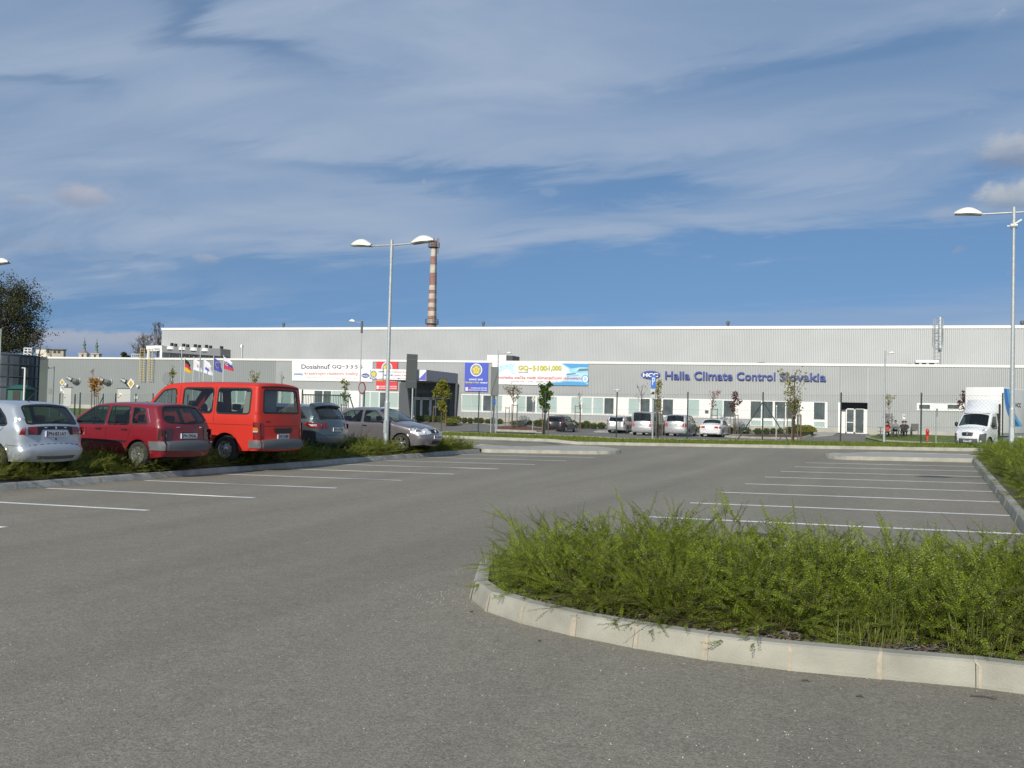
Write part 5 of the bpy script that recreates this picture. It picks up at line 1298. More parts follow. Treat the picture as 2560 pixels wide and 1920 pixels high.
# --- orange-red minibus
S3 = dict(width=1.95, belt=1.12, tumble=.10, wz=.33, tyre=.335, sill=.30, near=1, corner=.12, ftaper=.10, rtaper=.025, crownend=.05, crownroof=.05, arches=[(1.42, .42), (-1.28, .42)], wheel='steel',
    contour=[(2.20, .32), (2.28, .50), (2.24, .95), (2.10, 1.05), (1.70, 1.17), (1.52, 1.24, 1), (.95, 1.83), (.74, 1.95), (.3, 1.995), (-1.9, 1.995), (-2.16, 1.97), (-2.20, 1.93, 1), (-2.26, 1.20), (-2.29, .66), (-2.29, .58, 1), (-2.33, .54), (-2.33, .40), (-2.27, .32)],
    side_windows=[[(1.30, 1.26), (1.24, 1.34), (.80, 1.80), (.40, 1.84), (.36, 1.26)], [(.14, 1.24), (.14, 1.86), (-.82, 1.87), (-.82, 1.24)], [(-.98, 1.24), (-.98, 1.87), (-2.0, 1.87), (-2.0, 1.24)]],
    cap_windows=[('rear', [(1.85, -.86), (1.85, .86), (1.27, .90), (1.27, -.90)]), ('front', [(1.82, -.92), (1.82, .92), (1.28, .97), (1.28, -.97)])],
    seal=.026, winr=.09,
    details=[('tail_light', TAILRED, 'rear', [(1.02, .93), (1.02, 1), (.62, 1), (.62, .93)], .012, .02), ('tail_light', TAILRED, 'rear', [(1.02, -1), (1.02, -.93), (.62, -.93), (.62, -1)], .012, .02),
             ('tail_light', TAILRED, 'side', [(-2.14, 1.03), (-2.29, 1.03), (-2.30, .60), (-2.15, .60)], .014, .016), ('indicator', AMBER, 'side', [(-2.145, .90), (-2.29, .90), (-2.29, .82), (-2.145, .82)], .018, .006), ('reversing_light', LENS, 'side', [(-2.145, .815), (-2.29, .815), (-2.29, .78), (-2.145, .78)], .018, .006),
             ('bumper', GREYP, 'rear', [(.57, -1), (.57, 1), (.38, 1), (.38, -1)], .03, .05), ('bumper', GREYP, 'side', [(-2.02, .57), (-2.34, .57), (-2.34, .38), (-2.04, .38)], .030, .035),
             ('plate_light_box', BLACK, 'rear', [(.88, -.42), (.88, .42), (.76, .38), (.76, -.38)], .045, .05),
             ('rear_crease', mat('seam_shadow', (.10, .01, .008), .6), 'rear', [(.945, -.85), (.945, .85), (.93, .85), (.93, -.85)], .003, .003), ('badge', BLACK, 'rear', [(1.06, .62), (1.06, .78), (1.035, .78), (1.035, .62)], .006, .006),  # dark red crease strips, rear and side: shade of the fold painted on
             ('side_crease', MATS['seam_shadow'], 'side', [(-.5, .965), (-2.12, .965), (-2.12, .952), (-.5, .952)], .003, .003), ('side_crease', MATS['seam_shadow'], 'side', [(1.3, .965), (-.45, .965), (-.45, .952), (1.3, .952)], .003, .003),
             ('rain_gutter', BLACK, 'rear', [(1.925, -.98), (1.925, .98), (1.905, .98), (1.905, -.98)], .02, .025)],
    seams=[[(.26, 1.93), (.26, .32)], [(1.34, 1.22), (1.28, .7)], [(-.90, 1.92), (-.90, 1.0)]],
    plates=[('rear', .67, .14, 'NR·524BK')], mirror=(1.20, 1.28), mirk=2, wiper=False, platek=.9,
    interior=[(.55, (.55, -.45), .75, .66, .50), (-.42, (.28,), .75, .60, 1.2), (-1.30, (0,), .75, .55, 1.5)], dash=(1.15, 1.18))
car3, C3 = make_car(S3, P_RED, 'orange-red minibus with large windows parked behind the hedge', cat='van', name='parked_van', res=.8, gls=glass('van_glass', (.62, .68, .66)))
mb = MB()
for y_ in (.62, .30):
    mb.rbox(-2.14, -2.12, y_ - .26, y_ + .26, 1.24, 1.84, .01, mat('curtain_grey', (.22, .24, .27), .9)) if y_ < .5 else None
for i in range(8):
    mb.tube((-1.70 - .03 * i, .80 - .01 * (i % 2), 1.22), (-1.76 - .022 * i, .74, 1.86), .028, .022, 6, mat('curtain_beige', (.42, .41, .36), .9))
o = mb.build('curtain'); o.parent = car3
place(car3, 651, 24.5, 177.3, -2.31, .85)
# --- grey-green estate
S4 = dict(width=1.86, belt=0.98, tumble=.21, wz=.33, tyre=.33, sill=.22, near=1, corner=.20, rtaper=.10, arches=[(1.45, .38), (-1.38, .38)], wheel='alloy',
    contour=[(2.30, .26), (2.38, .45), (2.34, .66), (2.15, .76), (1.6, .92), (1.2, 1.0, 1), (.40, 1.42), (.05, 1.49), (-1.0, 1.50), (-1.80, 1.46), (-2.02, 1.44, 1), (-2.30, 1.04), (-2.36, .92), (-2.40, .70), (-2.42, .58), (-2.42, .40), (-2.34, .26)],
    side_windows=[[(.92, 1.02), (.36, 1.40), (-.16, 1.42), (-.16, 1.01)], [(-.25, 1.01), (-.25, 1.42), (-1.08, 1.42), (-1.10, 1.03)], [(-1.18, 1.03), (-1.16, 1.41), (-1.70, 1.36), (-1.98, 1.09)]],
    cap_windows=[('rear', [(1.40, -.94), (1.40, .94), (1.07, 1.0), (1.05, -.0), (1.07, -1.0)]), ('front', [(1.40, -.92), (1.40, .92), (1.03, .97), (1.03, -.97)])], winr=.04,
    details=[('tail_light', TAILRED, 'rear', [(.96, .68), (.96, 1), (.80, 1), (.80, .74)], .012, .02), ('tail_light', TAILRED, 'rear', [(.96, -1), (.96, -.68), (.80, -.74), (.80, -1)], .012, .02),
             ('tail_light', TAILRED, 'side', [(-1.88, .93), (-2.00, .99), (-2.24, .97), (-2.38, .94), (-2.40, .80), (-2.10, .82)], .012, .016), ('light_insert', LENS, 'side', [(-2.06, .93), (-2.36, .92), (-2.37, .86), (-2.14, .87)], .016, .006),
             ('spoiler', P_GREYG, 'rear', [(1.452, -1.0), (1.452, 1.0), (1.395, .96), (1.395, -.96)], .09, .10),
             ('seam', BLACK, 'rear', [(.60, -1), (.60, 1), (.588, 1), (.588, -1)], .003, .003),
             ('roof_rail', CHROME, 'side', [(.1, 1.44), (-1.7, 1.43), (-1.7, 1.455), (.1, 1.468)], .02, .03),
             ('door_handle', P_GREYG, 'side', [(-1.0, .88), (-1.0, .915), (-1.18, .915), (-1.18, .88)], .022, .022)],
    seams=[[(-.2, 1.42), (-.2, .98), (-.22, .27)], [(-1.13, 1.42), (-1.14, .98), (-1.0, .6)]],
    plates=[('rear', .76, .115, 'PN·417BE')], mirror=(.8, 1.02), mirm=P_GREYG, interior=[(.25, (.40, -.40), .45, .62, .52), (-.75, (0,), .47, .60, 1.35)], dash=(.85, .98), wdir=-1)
car4, C4 = make_car(S4, P_GREYG, 'dark grey-green estate car with rear spoiler between the minibus and a sedan', res=.85, gls=DARKGLASS)
place(car4, 800, 29.0, 177.3, -2.38, .72)
# --- silver-brown sedan, nose to the right
S5 = dict(width=1.68, belt=0.93, tumble=.20, wz=.29, tyre=.30, sill=.22, near=-1, corner=.22, ftaper=.17, arches=[(1.28, .355), (-1.25, .355)], wheel='alloy',
    contour=[(2.02, .26), (2.12, .42), (2.11, .55), (2.02, .70, 1), (1.80, .80), (1.45, .89), (1.02, .97, 1), (.28, 1.37), (-.02, 1.43), (-.55, 1.445), (-1.05, 1.38, 1), (-1.60, 1.02, 1), (-2.05, .99), (-2.12, .94, 1), (-2.14, .7), (-2.16, .5), (-2.10, .28)],
    side_windows=[[(.78, .965), (.22, 1.35), (-.18, 1.37), (-.18, .965)], [(-.27, .965), (-.27, 1.37), (-.75, 1.345), (-1.08, 1.22), (-1.16, .99)]],
    cap_windows=[('rear', [(1.35, -.88), (1.35, .88), (1.05, .95), (1.05, -.95)]), ('front', [(1.36, -.92), (1.36, .92), (.985, .98), (.985, -.98)])], winr=.05,
    details=[('headlight', LENS, 'front', [(.755, .60), (.755, 1.0), (.60, 1.0), (.60, .62)], .012, .02), ('headlight', LENS, 'front', [(.755, -1.0), (.755, -.60), (.60, -.62), (.60, -1.0)], .012, .02),
             ('headlight', LENS, 'side', [(1.62, .80), (1.72, .82), (2.06, .70), (2.10, .61), (1.92, .60), (1.66, .72)], .010, .014),
             ('grille', BLACK, 'front', [(.70, -.52), (.70, .52), (.61, .46), (.61, -.46)], .010, .012), ('grille', BLACK, 'front', [(.42, -.55), (.42, .55), (.32, .5), (.32, -.5)], .010, .012),
             ('badge', CHROME, 'front', [(.69, -.05), (.69, .05), (.62, .05), (.62, -.05)], .022, .01),
             ('door_handle', CHROME, 'side', [(-.02, .84), (-.02, .875), (-.20, .875), (-.20, .84)], .022, .022), ('door_handle', CHROME, 'side', [(-.95, .84), (-.95, .875), (-1.11, .875), (-1.11, .84)], .022, .022),
             ('sill_trim', GREYP, 'side', [(.80, .26), (.80, .32), (-.75, .32), (-.75, .26)], .010, .012)],
    seams=[[(-.225, 1.37), (-.225, .93), (-.24, .27)], [(.84, .95), (.90, .60), (.80, .27)], [(-1.2, 1.0), (-1.15, .93), (-.98, .6)], [(1.62, .55), (2.08, .54)]],
    plates=[('front', .50, .115, 'PN·365BC')], mirror=(.68, .96), mirm=BLACK, interior=[(.1, (.37, -.37), .42, .62, .50), (-.72, (0,), .44, .58, 1.25)], dash=(.72, .93), wiper=False)
car5, C5 = make_car(S5, P_BROWN, 'silver-brown sedan with its nose to the right, last car of the row behind the hedge', res=.85, gls=glass('green_glass', (.42, .50, .48)))
place(car5, 1058, 32.4, -2.7, 2.04, -.62)
# --- far parking: five cars seen from behind -----------------------------------
FG = 'cars parked in front of the factory'
def far_car(kind, paint, label, sx, D, L, Wd, H, tl, cat='car', nm='parked_car', gl=DARKGLASS, yaw=90.0, platez=None):
    h = H; b = .66 * H if kind != 'van' else .58 * H
    hl = L / 2
    if kind == 'sedan':
        cont = [(hl - .06, .26), (hl, .45), (hl - .06, .66), (hl - .9, .84), (hl - 1.15, b, 1), (hl - 1.95, h - .05), (hl - 2.2, h), (-.45, h), (-1.0, h - .06, 1), (-1.65, b + .10, 1), (-hl + .08, b + .06), (-hl, b, 1), (-hl - .02, .62), (-hl - .04, .5), (-hl + .04, .26)]
        sw = [[(hl - 1.5, b + .03), (hl - 2.05, h - .10), (-.02, h - .08), (-.02, b + .03)], [(-.1, b + .03), (-.1, h - .08), (-.85, h - .10), (-1.35, b + .06)]]
        cw = [('rear', [(h - .10, -.9), (h - .10, .9), (b + .14, .96), (b + .14, -.96)])]
    else:
        rk = {'hatch': .36, 'estate': .22, 'van': .10, 'mpv': .22}[kind]; hood = 1.0 if kind != 'van' else .75
        cont = [(hl - .06, .26), (hl, .45), (hl - .06, .66), (hl - hood, b * .93), (hl - hood - .15, b, 1), (hl - hood - 1.0, h - .05), (hl - hood - 1.3, h), (0, h), (-hl + rk + .25, h - .03), (-hl + rk, h - .07, 1), (-hl + .06, b), (-hl, b - .12, 1), (-hl - .01, .62), (-hl - .04, .5), (-hl + .04, .26)]
        sw = [[(hl - hood - .45, b + .03), (hl - hood - 1.15, h - .12), (.15, h - .10), (.15, b + .03)], [(.07, b + .03), (.07, h - .10), (-.75, h - .10), (-.78, b + .03)], [(-.86, b + .04), (-.83, h - .10), (-hl + rk + .35, h - .12), (-hl + .40, b + .08)]]
        cw = [('rear', [(h - .13, -.92), (h - .13, .92), (b + .04, .96), (b + .04, -.96)])]
    wb = L * .30
    S = dict(width=Wd, belt=b, tumble=.17 if kind != 'van' else .10, wz=.31, tyre=.31, sill=.24, near=-1, corner=.17, contour=cont, arches=[(wb + .05, .37), (-wb, .37)], side_windows=sw, winr=.05,
             cap_windows=cw + [('front', [(h - .10, -.92), (h - .10, .92), (b + .04, .96), (b + .04, -.96)])], wheel='alloy', details=[], seams=[[(-.05 if kind == 'sedan' else .11, h - .1), (-.05, .3)]], mirror=(hl - (1.6 if kind != 'van' else 1.35), b + .02), mirm=paint, interior=None)
    z0, z1, y0 = tl
    TR = mat('far_tail_red', (0.42, 0.03, 0.03), .2)
    for s_ in (1, -1): S['details'].append(('tail_light', TR, 'rear', [(z1, s_ * y0), (z1, s_ * 1.0), (z0, s_ * 1.0), (z0, s_ * y0)], .012, .02))
    S['details'].append(('tail_light', TR, 'side', [(-hl + .16, z1), (-hl - .02, z1), (-hl - .04, z0), (-hl + .10, z0)], .010, .016))
    S['details'].append(('bumper_lip', GREYP, 'rear', [(.34, -.9), (.34, .9), (.27, .85), (.27, -.85)], .008, .01))
    S['details'].append(('seam', BLACK, 'rear', [(.60, -1), (.60, 1), (.585, 1), (.585, -1)], .004, .004))
    S['details'].append(('number_plate', PLATE, 'rear', [((platez or .82) + .055, -.34), ((platez or .82) + .055, .34), ((platez or .82) - .055, .34), ((platez or .82) - .055, -.34)], .016, .02))
    r, c = make_car(S, paint, label, cat, nm, FG, res=1.9, gls=gl)
    place(r, sx, D, yaw, -hl, 0, .012, sy=1088); return r
rear_c = lambda a, b_: (a + b_) / 2
far_car('hatch', P_BLACK, 'black hatchback in front of the factory, left of the silver cars', c4(1400), 84.3, 4.05, 1.72, 1.44, (.78, .98, .66), yaw=88)
far_car('estate', P_SILV2, 'small silver estate car in front of the factory, left of the silver minivan', c5(268), 84.8, 4.3, 1.74, 1.50, (.75, 1.12, .80), yaw=89)
far_car('van', P_SILV2, 'tall silver passenger van, tallest car in front of the factory', c5(573), 79.3, 5.0, 1.92, 1.93, (.72, 1.12, .86), cat='van', nm='parked_van', yaw=89, platez=.70)
far_car('mpv', P_SILV2, 'silver people carrier with roof rails in front of the factory', c5(955), 78.9, 4.8, 1.90, 1.76, (.78, 1.08, .84), yaw=89, platez=.98)
far_car('sedan', P_WHITE, 'white sedan parked at the right end of the factory cars', c5(1355), 79.5, 4.75, 1.82, 1.46, (.72, .88, .56), yaw=89, platez=.58)
# ================================================================== TRUCK
ST = dict(width=2.03, belt=1.32, tumble=.13, wz=.35, tyre=.35, sill=.34, near=1, corner=.25, ftaper=.20, rtaper=0.0, crownend=.16, crownroof=.06, arches=[(1.45, .47)], wheel='steel',
    contour=[(2.25, .34), (2.38, .5), (2.36, .95), (2.22, 1.14), (1.85, 1.30), (1.62, 1.40, 1), (.92, 2.16), (.68, 2.30), (.2, 2.36), (-.08, 2.34, 1), (-.10, 2.2), (-.10, 1.0), (-.10, .36)],
    side_windows=[[(1.30, 1.42), (.80, 2.06), (.28, 2.08), (.28, 1.30), (.9, 1.30)]],
    cap_windows=[('front', [(2.12, -.92), (2.12, .92), (1.44, 1.0), (1.44, -1.0)])], winr=.05,
    details=[('bumper', GREYP, 'front', [(.66, -1), (.66, 1), (.38, 1), (.38, -1)], .03, .04), ('bumper', GREYP, 'side', [(1.96, .98), (2.06, 1.02), (2.44, .92), (2.42, .36), (1.98, .36)], .02, .03),
             ('grille', BLACK, 'front', [(.98, -.62), (.98, .62), (.80, .54), (.80, -.54)], .02, .02), ('badge', CHROME, 'front', [(1.0, -.09), (1.0, .09), (.86, .09), (.86, -.09)], .03, .01),
             ('headlight', LENS, 'side', [(1.72, 1.26), (2.0, 1.30), (2.20, 1.20), (2.18, 1.05), (1.95, 1.06)], .014, .02),
             ('door_handle', BLACK, 'side', [(.12, 1.12), (.12, 1.20), (.20, 1.20), (.20, 1.12)], .02, .02)],
    seams=[[(1.38, 1.35), (1.05, .9), (.98, .4)], [(.04, 2.1), (.04, .4)]], plates=[('front', .54, .12, 'PN·706AN')], mirror=(1.28, 1.50), mirk=2, interior=[(.5, (.5, -.35), .9, .66, .5)], dash=(1.2, 1.3), wiper=False)
truck, CT = make_car(ST, P_WHITE, 'white box truck with a blue swoosh on its side at the right edge', cat='truck', name='box_truck', res=1.3, gls=CARGLASS)
TARP = mat('tarpaulin_white', (0.70, 0.70, 0.70), 0.6, var=.04, vscale=1.2, bump=.3, bscale=3)
mb = MB(); mb.rbox(-4.6, -.28, -1.2, 1.2, .98, 4.0, .10, TARP); o = mb.build('cargo_box'); o.parent = truck; box_o = o
YT = 1.205
def tp(q, m, y):
    V_, T_ = cdt(q, grid=False); mb.add([(x, y, z) for x, z in V_], T_, m); 
mb = MB()
def arcp(o_, w_): return [(-.36 - o_ - 2.6 * t ** 2.2, 3.95 - 2.55 * t - .0 * t) for t in np.linspace(0, 1, 14)]
def swoosh(d0, d1, m, y):
    a_ = [(-.34 - d0 - 1.9 * (t ** 2.4) , 3.92 - 2.45 * t) for t in np.linspace(0, 1, 14)]; b_ = [(-.34 - d1 - (2.2 + .4 * d1) * (t ** 2.0), 3.92 - 2.40 * t) for t in np.linspace(0, 1, 14)]
    tp(a_ + b_[::-1], m, y)
swoosh(0.02, .60, mat('swoosh_blue', (.03, .20, .62), .5), YT); swoosh(.62, 1.05, mat('swoosh_light', (.10, .42, .78), .5), YT)
o = mb.build('side_stripe'); o.parent = box_o
mb = MB(); V_, F_, (a0, b0, c0, d0) = text_mb('HCC', None, None, bold=.04); mb.add([(-2.55 - (v.x - a0) / (b0 - a0) * 1.1, YT, 2.75 + (v.y - c0) / (d0 - c0) * .30) for v in V_], F_, TBLK); o = mb.build('lettering'); o.parent = box_o
mb = MB(); mb.box(-4.6, -.25, -1.18, 1.18, .86, .98, GALV); mb.box(-4.5, 0, -.45, -.35, .6, .86, GREYP); mb.box(-4.5, 0, .35, .45, .6, .86, GREYP); o = mb.build('chassis'); o.parent = truck
mb = MB(); mb.box(-3.3, -.4, 1.05, 1.10, .45, .80, GALV); mb.box(-3.3, -.4, -1.10, -1.05, .45, .80, GALV); o = mb.build('side_guard'); o.parent = truck
mb = MB()    # roof fairing
V8 = [(1.02, -.75, 2.28), (1.02, .75, 2.28), (-.15, .98, 2.30), (-.15, -.98, 2.30), (.05, -.85, 3.15), (.05, .85, 3.15), (-.22, .98, 3.15), (-.22, -.98, 3.15)]
mb.add(V8, [(0, 1, 5, 4), (1, 2, 6, 5), (3, 0, 4, 7), (4, 5, 6, 7)], P_WHITE, True); o = mb.build('roof_fairing'); o.parent = truck
mb = MB(); mb.box(-.27, -.12, -.95, 1.05, .9, 2.9, BLACK); o = mb.build('cab_gap_panel'); o.parent = truck
for s_ in (1, -1): wheel(truck, -3.2, s_ * .9, .35, .22, s_, 'steel')
place(truck, 2462, 61, 246, 2.2, .95, 0.012)

# ================================================================== LAMPS AND POSTS
def lamp_head(mb, M_, L=.82, W=.34, H=.22):
    """shoe-shaped lantern: local +x outward, pivot at its inner end"""
    n, m_ = 12, 8; vs = []
    def wd(t): return W / 2 * math.sin(math.pi * min(1, t * .86 + .12)) ** .6
    def ht(t): return H * math.sin(math.pi * min(1, (t * .9 + .06))) ** .75 * (1.0 if t > .4 else .82 + .18 * t / .4)
    for i in range(n + 1):
        t = i / n
        for j in range(m_ + 1):
            a = math.pi * j / m_; vs.append(M_ @ Vector((t * L, -wd(t) * math.cos(a), ht(t) * math.sin(a) ** .8)))
    mb.add(vs, [(i * (m_ + 1) + j, (i + 1) * (m_ + 1) + j, (i + 1) * (m_ + 1) + j + 1, i * (m_ + 1) + j + 1) for i in range(n) for j in range(m_)], mat('lamp_shell', (0.74, 0.72, 0.66), .45), True)
    vs = [M_ @ Vector((t * L, s_ * wd(t), -.001)) for t in [i / n for i in range(n + 1)] for s_ in (-1, 1)]
    mb.add(vs, [(2 * i, 2 * i + 1, 2 * i + 3, 2 * i + 2) for i in range(n)], GREYP)
    mb.box(.02 * L, .98 * L, -W * .36, W * .36, -.03, .004, mat('lamp_rim', (.20, .21, .20), .5), M_)
def lamp_lens(mb, M_, L=.68, W=.30): 
    prof = []; mb.ellipsoid((L * .62, 0, -.02), (L * .30, W * .36, .065), mat('lamp_glass', (.45, .46, .43), .2), 14, 6, M=M_ @ Matrix.Rotation(math.pi, 4, 'X'), zmin=0)
def lamp_post(H, label, arms=((0, 1.0), (180, 1.0)), r=.068, L=.82, cat='street lamp', group=None, headk=1.0, dark=0.0, rise=0.02, heads=True):
    root = empty('street_lamp'); tag(root, label, cat, group)
    mb = MB(); mb.tube((0, 0, -.3), (0, 0, 1.7), r * 1.35, r * 1.25, 14, GALV); mb.tube((0, 0, 1.7), (0, 0, 1.76), r * 1.25, r, 14, GALV); mb.tube((0, 0, 1.76), (0, 0, H - .55), r, r * .68, 14, GALV)
    mb.tube((0, 0, H - .62), (0, 0, H), r * .86, r * .86, 12, GALV); mb.tube((0, 0, H - .02), (0, 0, H + .03), r * .9, r * .5, 12, GALV); o = mb.build('pole'); o.parent = root
    mb = MB(); mb.box(-.05, .05, -r * 1.32 - .012, -r * 1.2, .7, 1.1, GALV); o = mb.build('service_door'); o.parent = root
    for ang, ln in arms:
        R_ = Matrix.Rotation(rad(ang), 4, 'Z'); mb = MB(); e_ = Vector((ln, 0, H - .16 + rise * ln)); mb.tube(R_ @ Vector((0, 0, H - .16)), R_ @ e_, .032, .03, 10, GALV); o = mb.build('arm'); o.parent = root
        if heads:
            M_ = R_ @ Matrix.Translation(e_ + Vector((-.03, 0, .0))) @ Matrix.Rotation(-rad(4), 4, 'Y'); mb = MB(); lamp_head(mb, M_, L * headk, .34 * headk, .22 * headk); h_ = mb.build('lamp_head'); h_.parent = root
            mb = MB(); lamp_lens(mb, M_, L * headk, .30 * headk); g_ = mb.build('lens'); g_.parent = h_
    return root
def on_strip(sx, base, d_, off, sy=1130):
    """point of the line base + d_*t (+ off) that stands in photo column sx"""
    lo, hi = 0.0, 60.0
    f_ = lambda t: proj([*(base + d_ * t + off), 0.5])[0] - sx
    best = min(np.linspace(lo, hi, 1200), key=lambda t: abs(f_(t)) if (np.array([*(base + d_ * t + off), .5]) @ fwd) > 3 else 1e9)
    p_ = base + d_ * best + off; return p_
def topz(p_, sx, sy):
    r_ = ray(sx, sy); k = (p_[1]) / r_[1]; return EYE + r_[2] * k
LP = on_strip(965, KA, KD, np.array([-1.0, 0])); zt_ = topz(LP, 978, 601)
l1 = lamp_post(zt_ - gz(*LP), 'double-armed galvanised street lamp rising from the hedge strip between two cars', ((0, .82), (180, .82)), rise=0.02); l1.location = (LP[0], LP[1], gz(*LP)); l1.rotation_euler = (0, 0, rad(-4)); print('lamp', LP, zt_)
RP = on_strip(2529, kr2b, -kdir, np.array([1.15, 0])); zt_ = topz(RP, 2533, 519); print('lampR', RP, zt_)
l2 = lamp_post(zt_ - gz(*RP), 'double-armed galvanised street lamp at the right edge with a small camera under its arm', ((0, .95), (180, .95)), rise=0.0); l2.location = (RP[0], RP[1], gz(*RP)); l2.rotation_euler = (0, 0, rad(-2))
mb = MB(); H_ = zt_ - gz(*RP); mb.tube((0, -.07, H_ - .55), (.22, -.1, H_ - .42), .03, .035, 8, WHITE); mb.tube((-.12, -.07, H_ - .6), (-.2, -.08, H_ - .6), .025, .025, 8, WHITE); mb.tube((-.1, 0, H_ - .58), (.1, 0, H_ - .58), .09, .09, 10, GALV); o = mb.build('camera'); o.parent = l2
NP_ = RP + kdir * 24.5
l3 = copy_tree(l2); l3.location = (NP_[0], NP_[1], gz(*NP_)); l3['label'] = 'street lamp out of view whose shadow falls on the right parking bays'
q = FD(-62, 1010, 38.5); l4 = lamp_post(topz((q.x, q.y), -58, 655) - gz(q.x, q.y), 'street lamp left of the frame, only the tip of its lantern showing over the tree', ((0, .75), (180, .75))); l4.location = (q.x, q.y, gz(q.x, q.y)); l4.rotation_euler = (0, 0, rad(-4))
def at_col(sx, sy, Y): q_ = FY(sx, sy, Y); return q_
def post_at(root, sx, sy, Y): q_ = FY(sx, sy, Y); root.location = (q_.x, Y, gz(q_.x, Y))
for sx, sy, Y, ang, ln, lab in ((905, 803, 80, 180, .75, 'single-armed street lamp with a dark upper pole left of the entrance banners'), (1246, 878, 80, 0, .8, 'thin single-armed street lamp in front of the wide blue and white banner'), (2213, 878, 76, 0, .25, 'thin floodlight pole beside the picnic tables'), (3, 822, 84, 180, .8, 'thin lamp pole at the far left edge')):
    q_ = FY(sx, sy, Y); r_ = lamp_post(q_.z - gz(q_.x, Y), lab, ((ang, ln),), r=.07, L=.62, headk=1.05 if sx == 905 else .7, rise=.15 if sx == 905 else -.06); r_.location = (q_.x, Y, gz(q_.x, Y))
    if sx == 905:
        H_ = q_.z - gz(q_.x, Y); mb = MB(); mb.tube((0, 0, H_ - 1.1), (0, 0, H_), .11, .11, 10, GREYP); o = mb.build('pole_sleeve'); o.parent = r_
# ------------------------------------------------------------------ road signs
def sign_on_post(name, label, cat, polys, Y, posts, thick=.03, group=None):
    """polys: list of (material, pixel corners, proud); posts: list of (sx, ytop, r, material)"""
    q0 = FY(posts[0][0], posts[0][1], Y); root = empty(name, (q0.x, Y, gz(q0.x, Y))); tag(root, label, cat, group)
    for sx, yt, r_, m_ in posts:
        q_ = FY(sx, yt, Y); mb = MB(); mb.tube((q_.x - q0.x, .04, -.3), (q_.x - q0.x, .04, q_.z - root.location.z), r_, r_, 8, m_); o = mb.build('post'); o.parent = root
    for i, (m_, q, pr) in enumerate(polys):
        a_ = [FY(x, y, Y) - root.location for x, y in q]; n_ = len(a_); mb = MB()
        area = sum(a_[k].x * a_[(k + 1) % n_].z - a_[(k + 1) % n_].x * a_[k].z for k in range(n_))
        if area < 0: a_ = a_[::-1]
        mb.add([(k.x, -pr, k.z) for k in a_] + [(k.x, 0, k.z) for k in a_], [tuple(range(n_)), tuple(range(2 * n_ - 1, n_ - 1, -1))] + [(k, n_ + k, n_ + (k + 1) % n_, (k + 1) % n_) for k in range(n_)], m_)
        o = mb.build('sign_panel' if i == 0 else 'sign_marking'); o.parent = root
    return root
def ell(cx, cy, rx, ry, n=20): return [(cx + rx * math.cos(2 * math.pi * i / n), cy + ry * math.sin(2 * math.pi * i / n)) for i in range(n)]
SGB = mat('sign_back', (0.20, 0.21, 0.21), .6); SGD = mat('sign_back_dark', (.045, .055, .058), .6); SYEL = mat('sign_yellow', (.50, .33, .05), .5); SWH = mat('sign_face_white', (.72, .72, .70), .5); SRED = mat('sign_red', (.20, .03, .04), .5); SBL = mat('sign_blue', (.03, .14, .52), .5)
sign_on_post('road_sign', 'tall dark back of a direction sign on two poles by the entrance canopy', 'sign', [(SGD, [(1017.8, 884.6), (1044.5, 886.3), (1041.6, 970.9), (1014, 969.8)], .05), (GREYP, [(1016, 898), (1043.5, 899), (1043.4, 900), (1016, 899)], .06), (GREYP, [(1015, 952), (1042.2, 953), (1042.1, 954), (1015, 953)], .06)], 84, [(1033.5, 893, .07, GALV), (1042, 893, .05, POSTG)])
sign_on_post('road_sign', 'dark rectangular sign back on poles in front of the blue and white banner', 'sign', [(mat('sign_back_mid', (.135, .15, .15), .6), [(1228.2, 917.8), (1247, 917.8), (1246, 989.4), (1227, 988.7)], .04), (BLACK, [(1246, 928), (1246.4, 929), (1228, 988.5), (1227.4, 987.5)], .05), (BLACK, [(1228.2, 917.8), (1247, 917.8), (1247, 918.8), (1228.2, 918.8)], .05)], 51.2, [(1230, 925, .035, GALV), (1236, 925, .05, GREYP), (1242.5, 925, .035, GALV)])
sign_on_post('road_sign', 'small blue square sign with white arrow below the dark sign back', 'sign', [(SBL, [(1230.4, 998), (1241.8, 998), (1241.5, 1011.7), (1230.2, 1011.5)], .03), (SWH, [(1235.5, 1000.5), (1238.5, 1003), (1237, 1003), (1237, 1009), (1235.4, 1009), (1235.4, 1004), (1234, 1004)], .04)], 78, [(1236, 1000, .04, WHITE)])
sign_on_post('parking_sign', 'blue parking sign with letter P above a payment box on a pole', 'sign', [(SBL, [(1628.2, 938), (1640.2, 938.5), (1639.6, 971), (1627.8, 970.6)], .03), (GALV, [(1627.6, 973), (1638.8, 973.4), (1638.4, 997), (1627.2, 996.8)], .10), (BLACK, [(1631.0, 979.5), (1637.4, 979.5), (1637.2, 986), (1628, 986), (1628, 983.5), (1631, 983)], .11),
    (SWH, [(1631, 944), (1636.5, 944), (1637.6, 947), (1637.2, 952), (1635, 954.4), (1632.8, 954.6), (1632.6, 962), (1631, 962)], .035), (SBL, [(1632.8, 946.4), (1635.4, 946.6), (1636, 949), (1635.2, 951.8), (1632.7, 952)], .038)], 51.0, [(1634, 940, .05, GALV)])
sign_on_post('road_sign', 'round no-stopping sign with a dark red ring seen at an angle', 'sign', [(SRED, ell(905.5, 970, 9.2, 15.5), .03), (mat('sign_face_grey', (.26, .29, .31), .5), ell(905.5, 970, 7.0, 12.2), .035)], 40, [(905.5, 958, .04, WHITE)])
sign_on_post('road_sign', 'grey back of a round sign standing behind the minibus cab', 'sign', [(SGB, ell(416.5, 946.5, 9.8, 15.8), .03)], 38, [(419, 934, .03, GALV)])
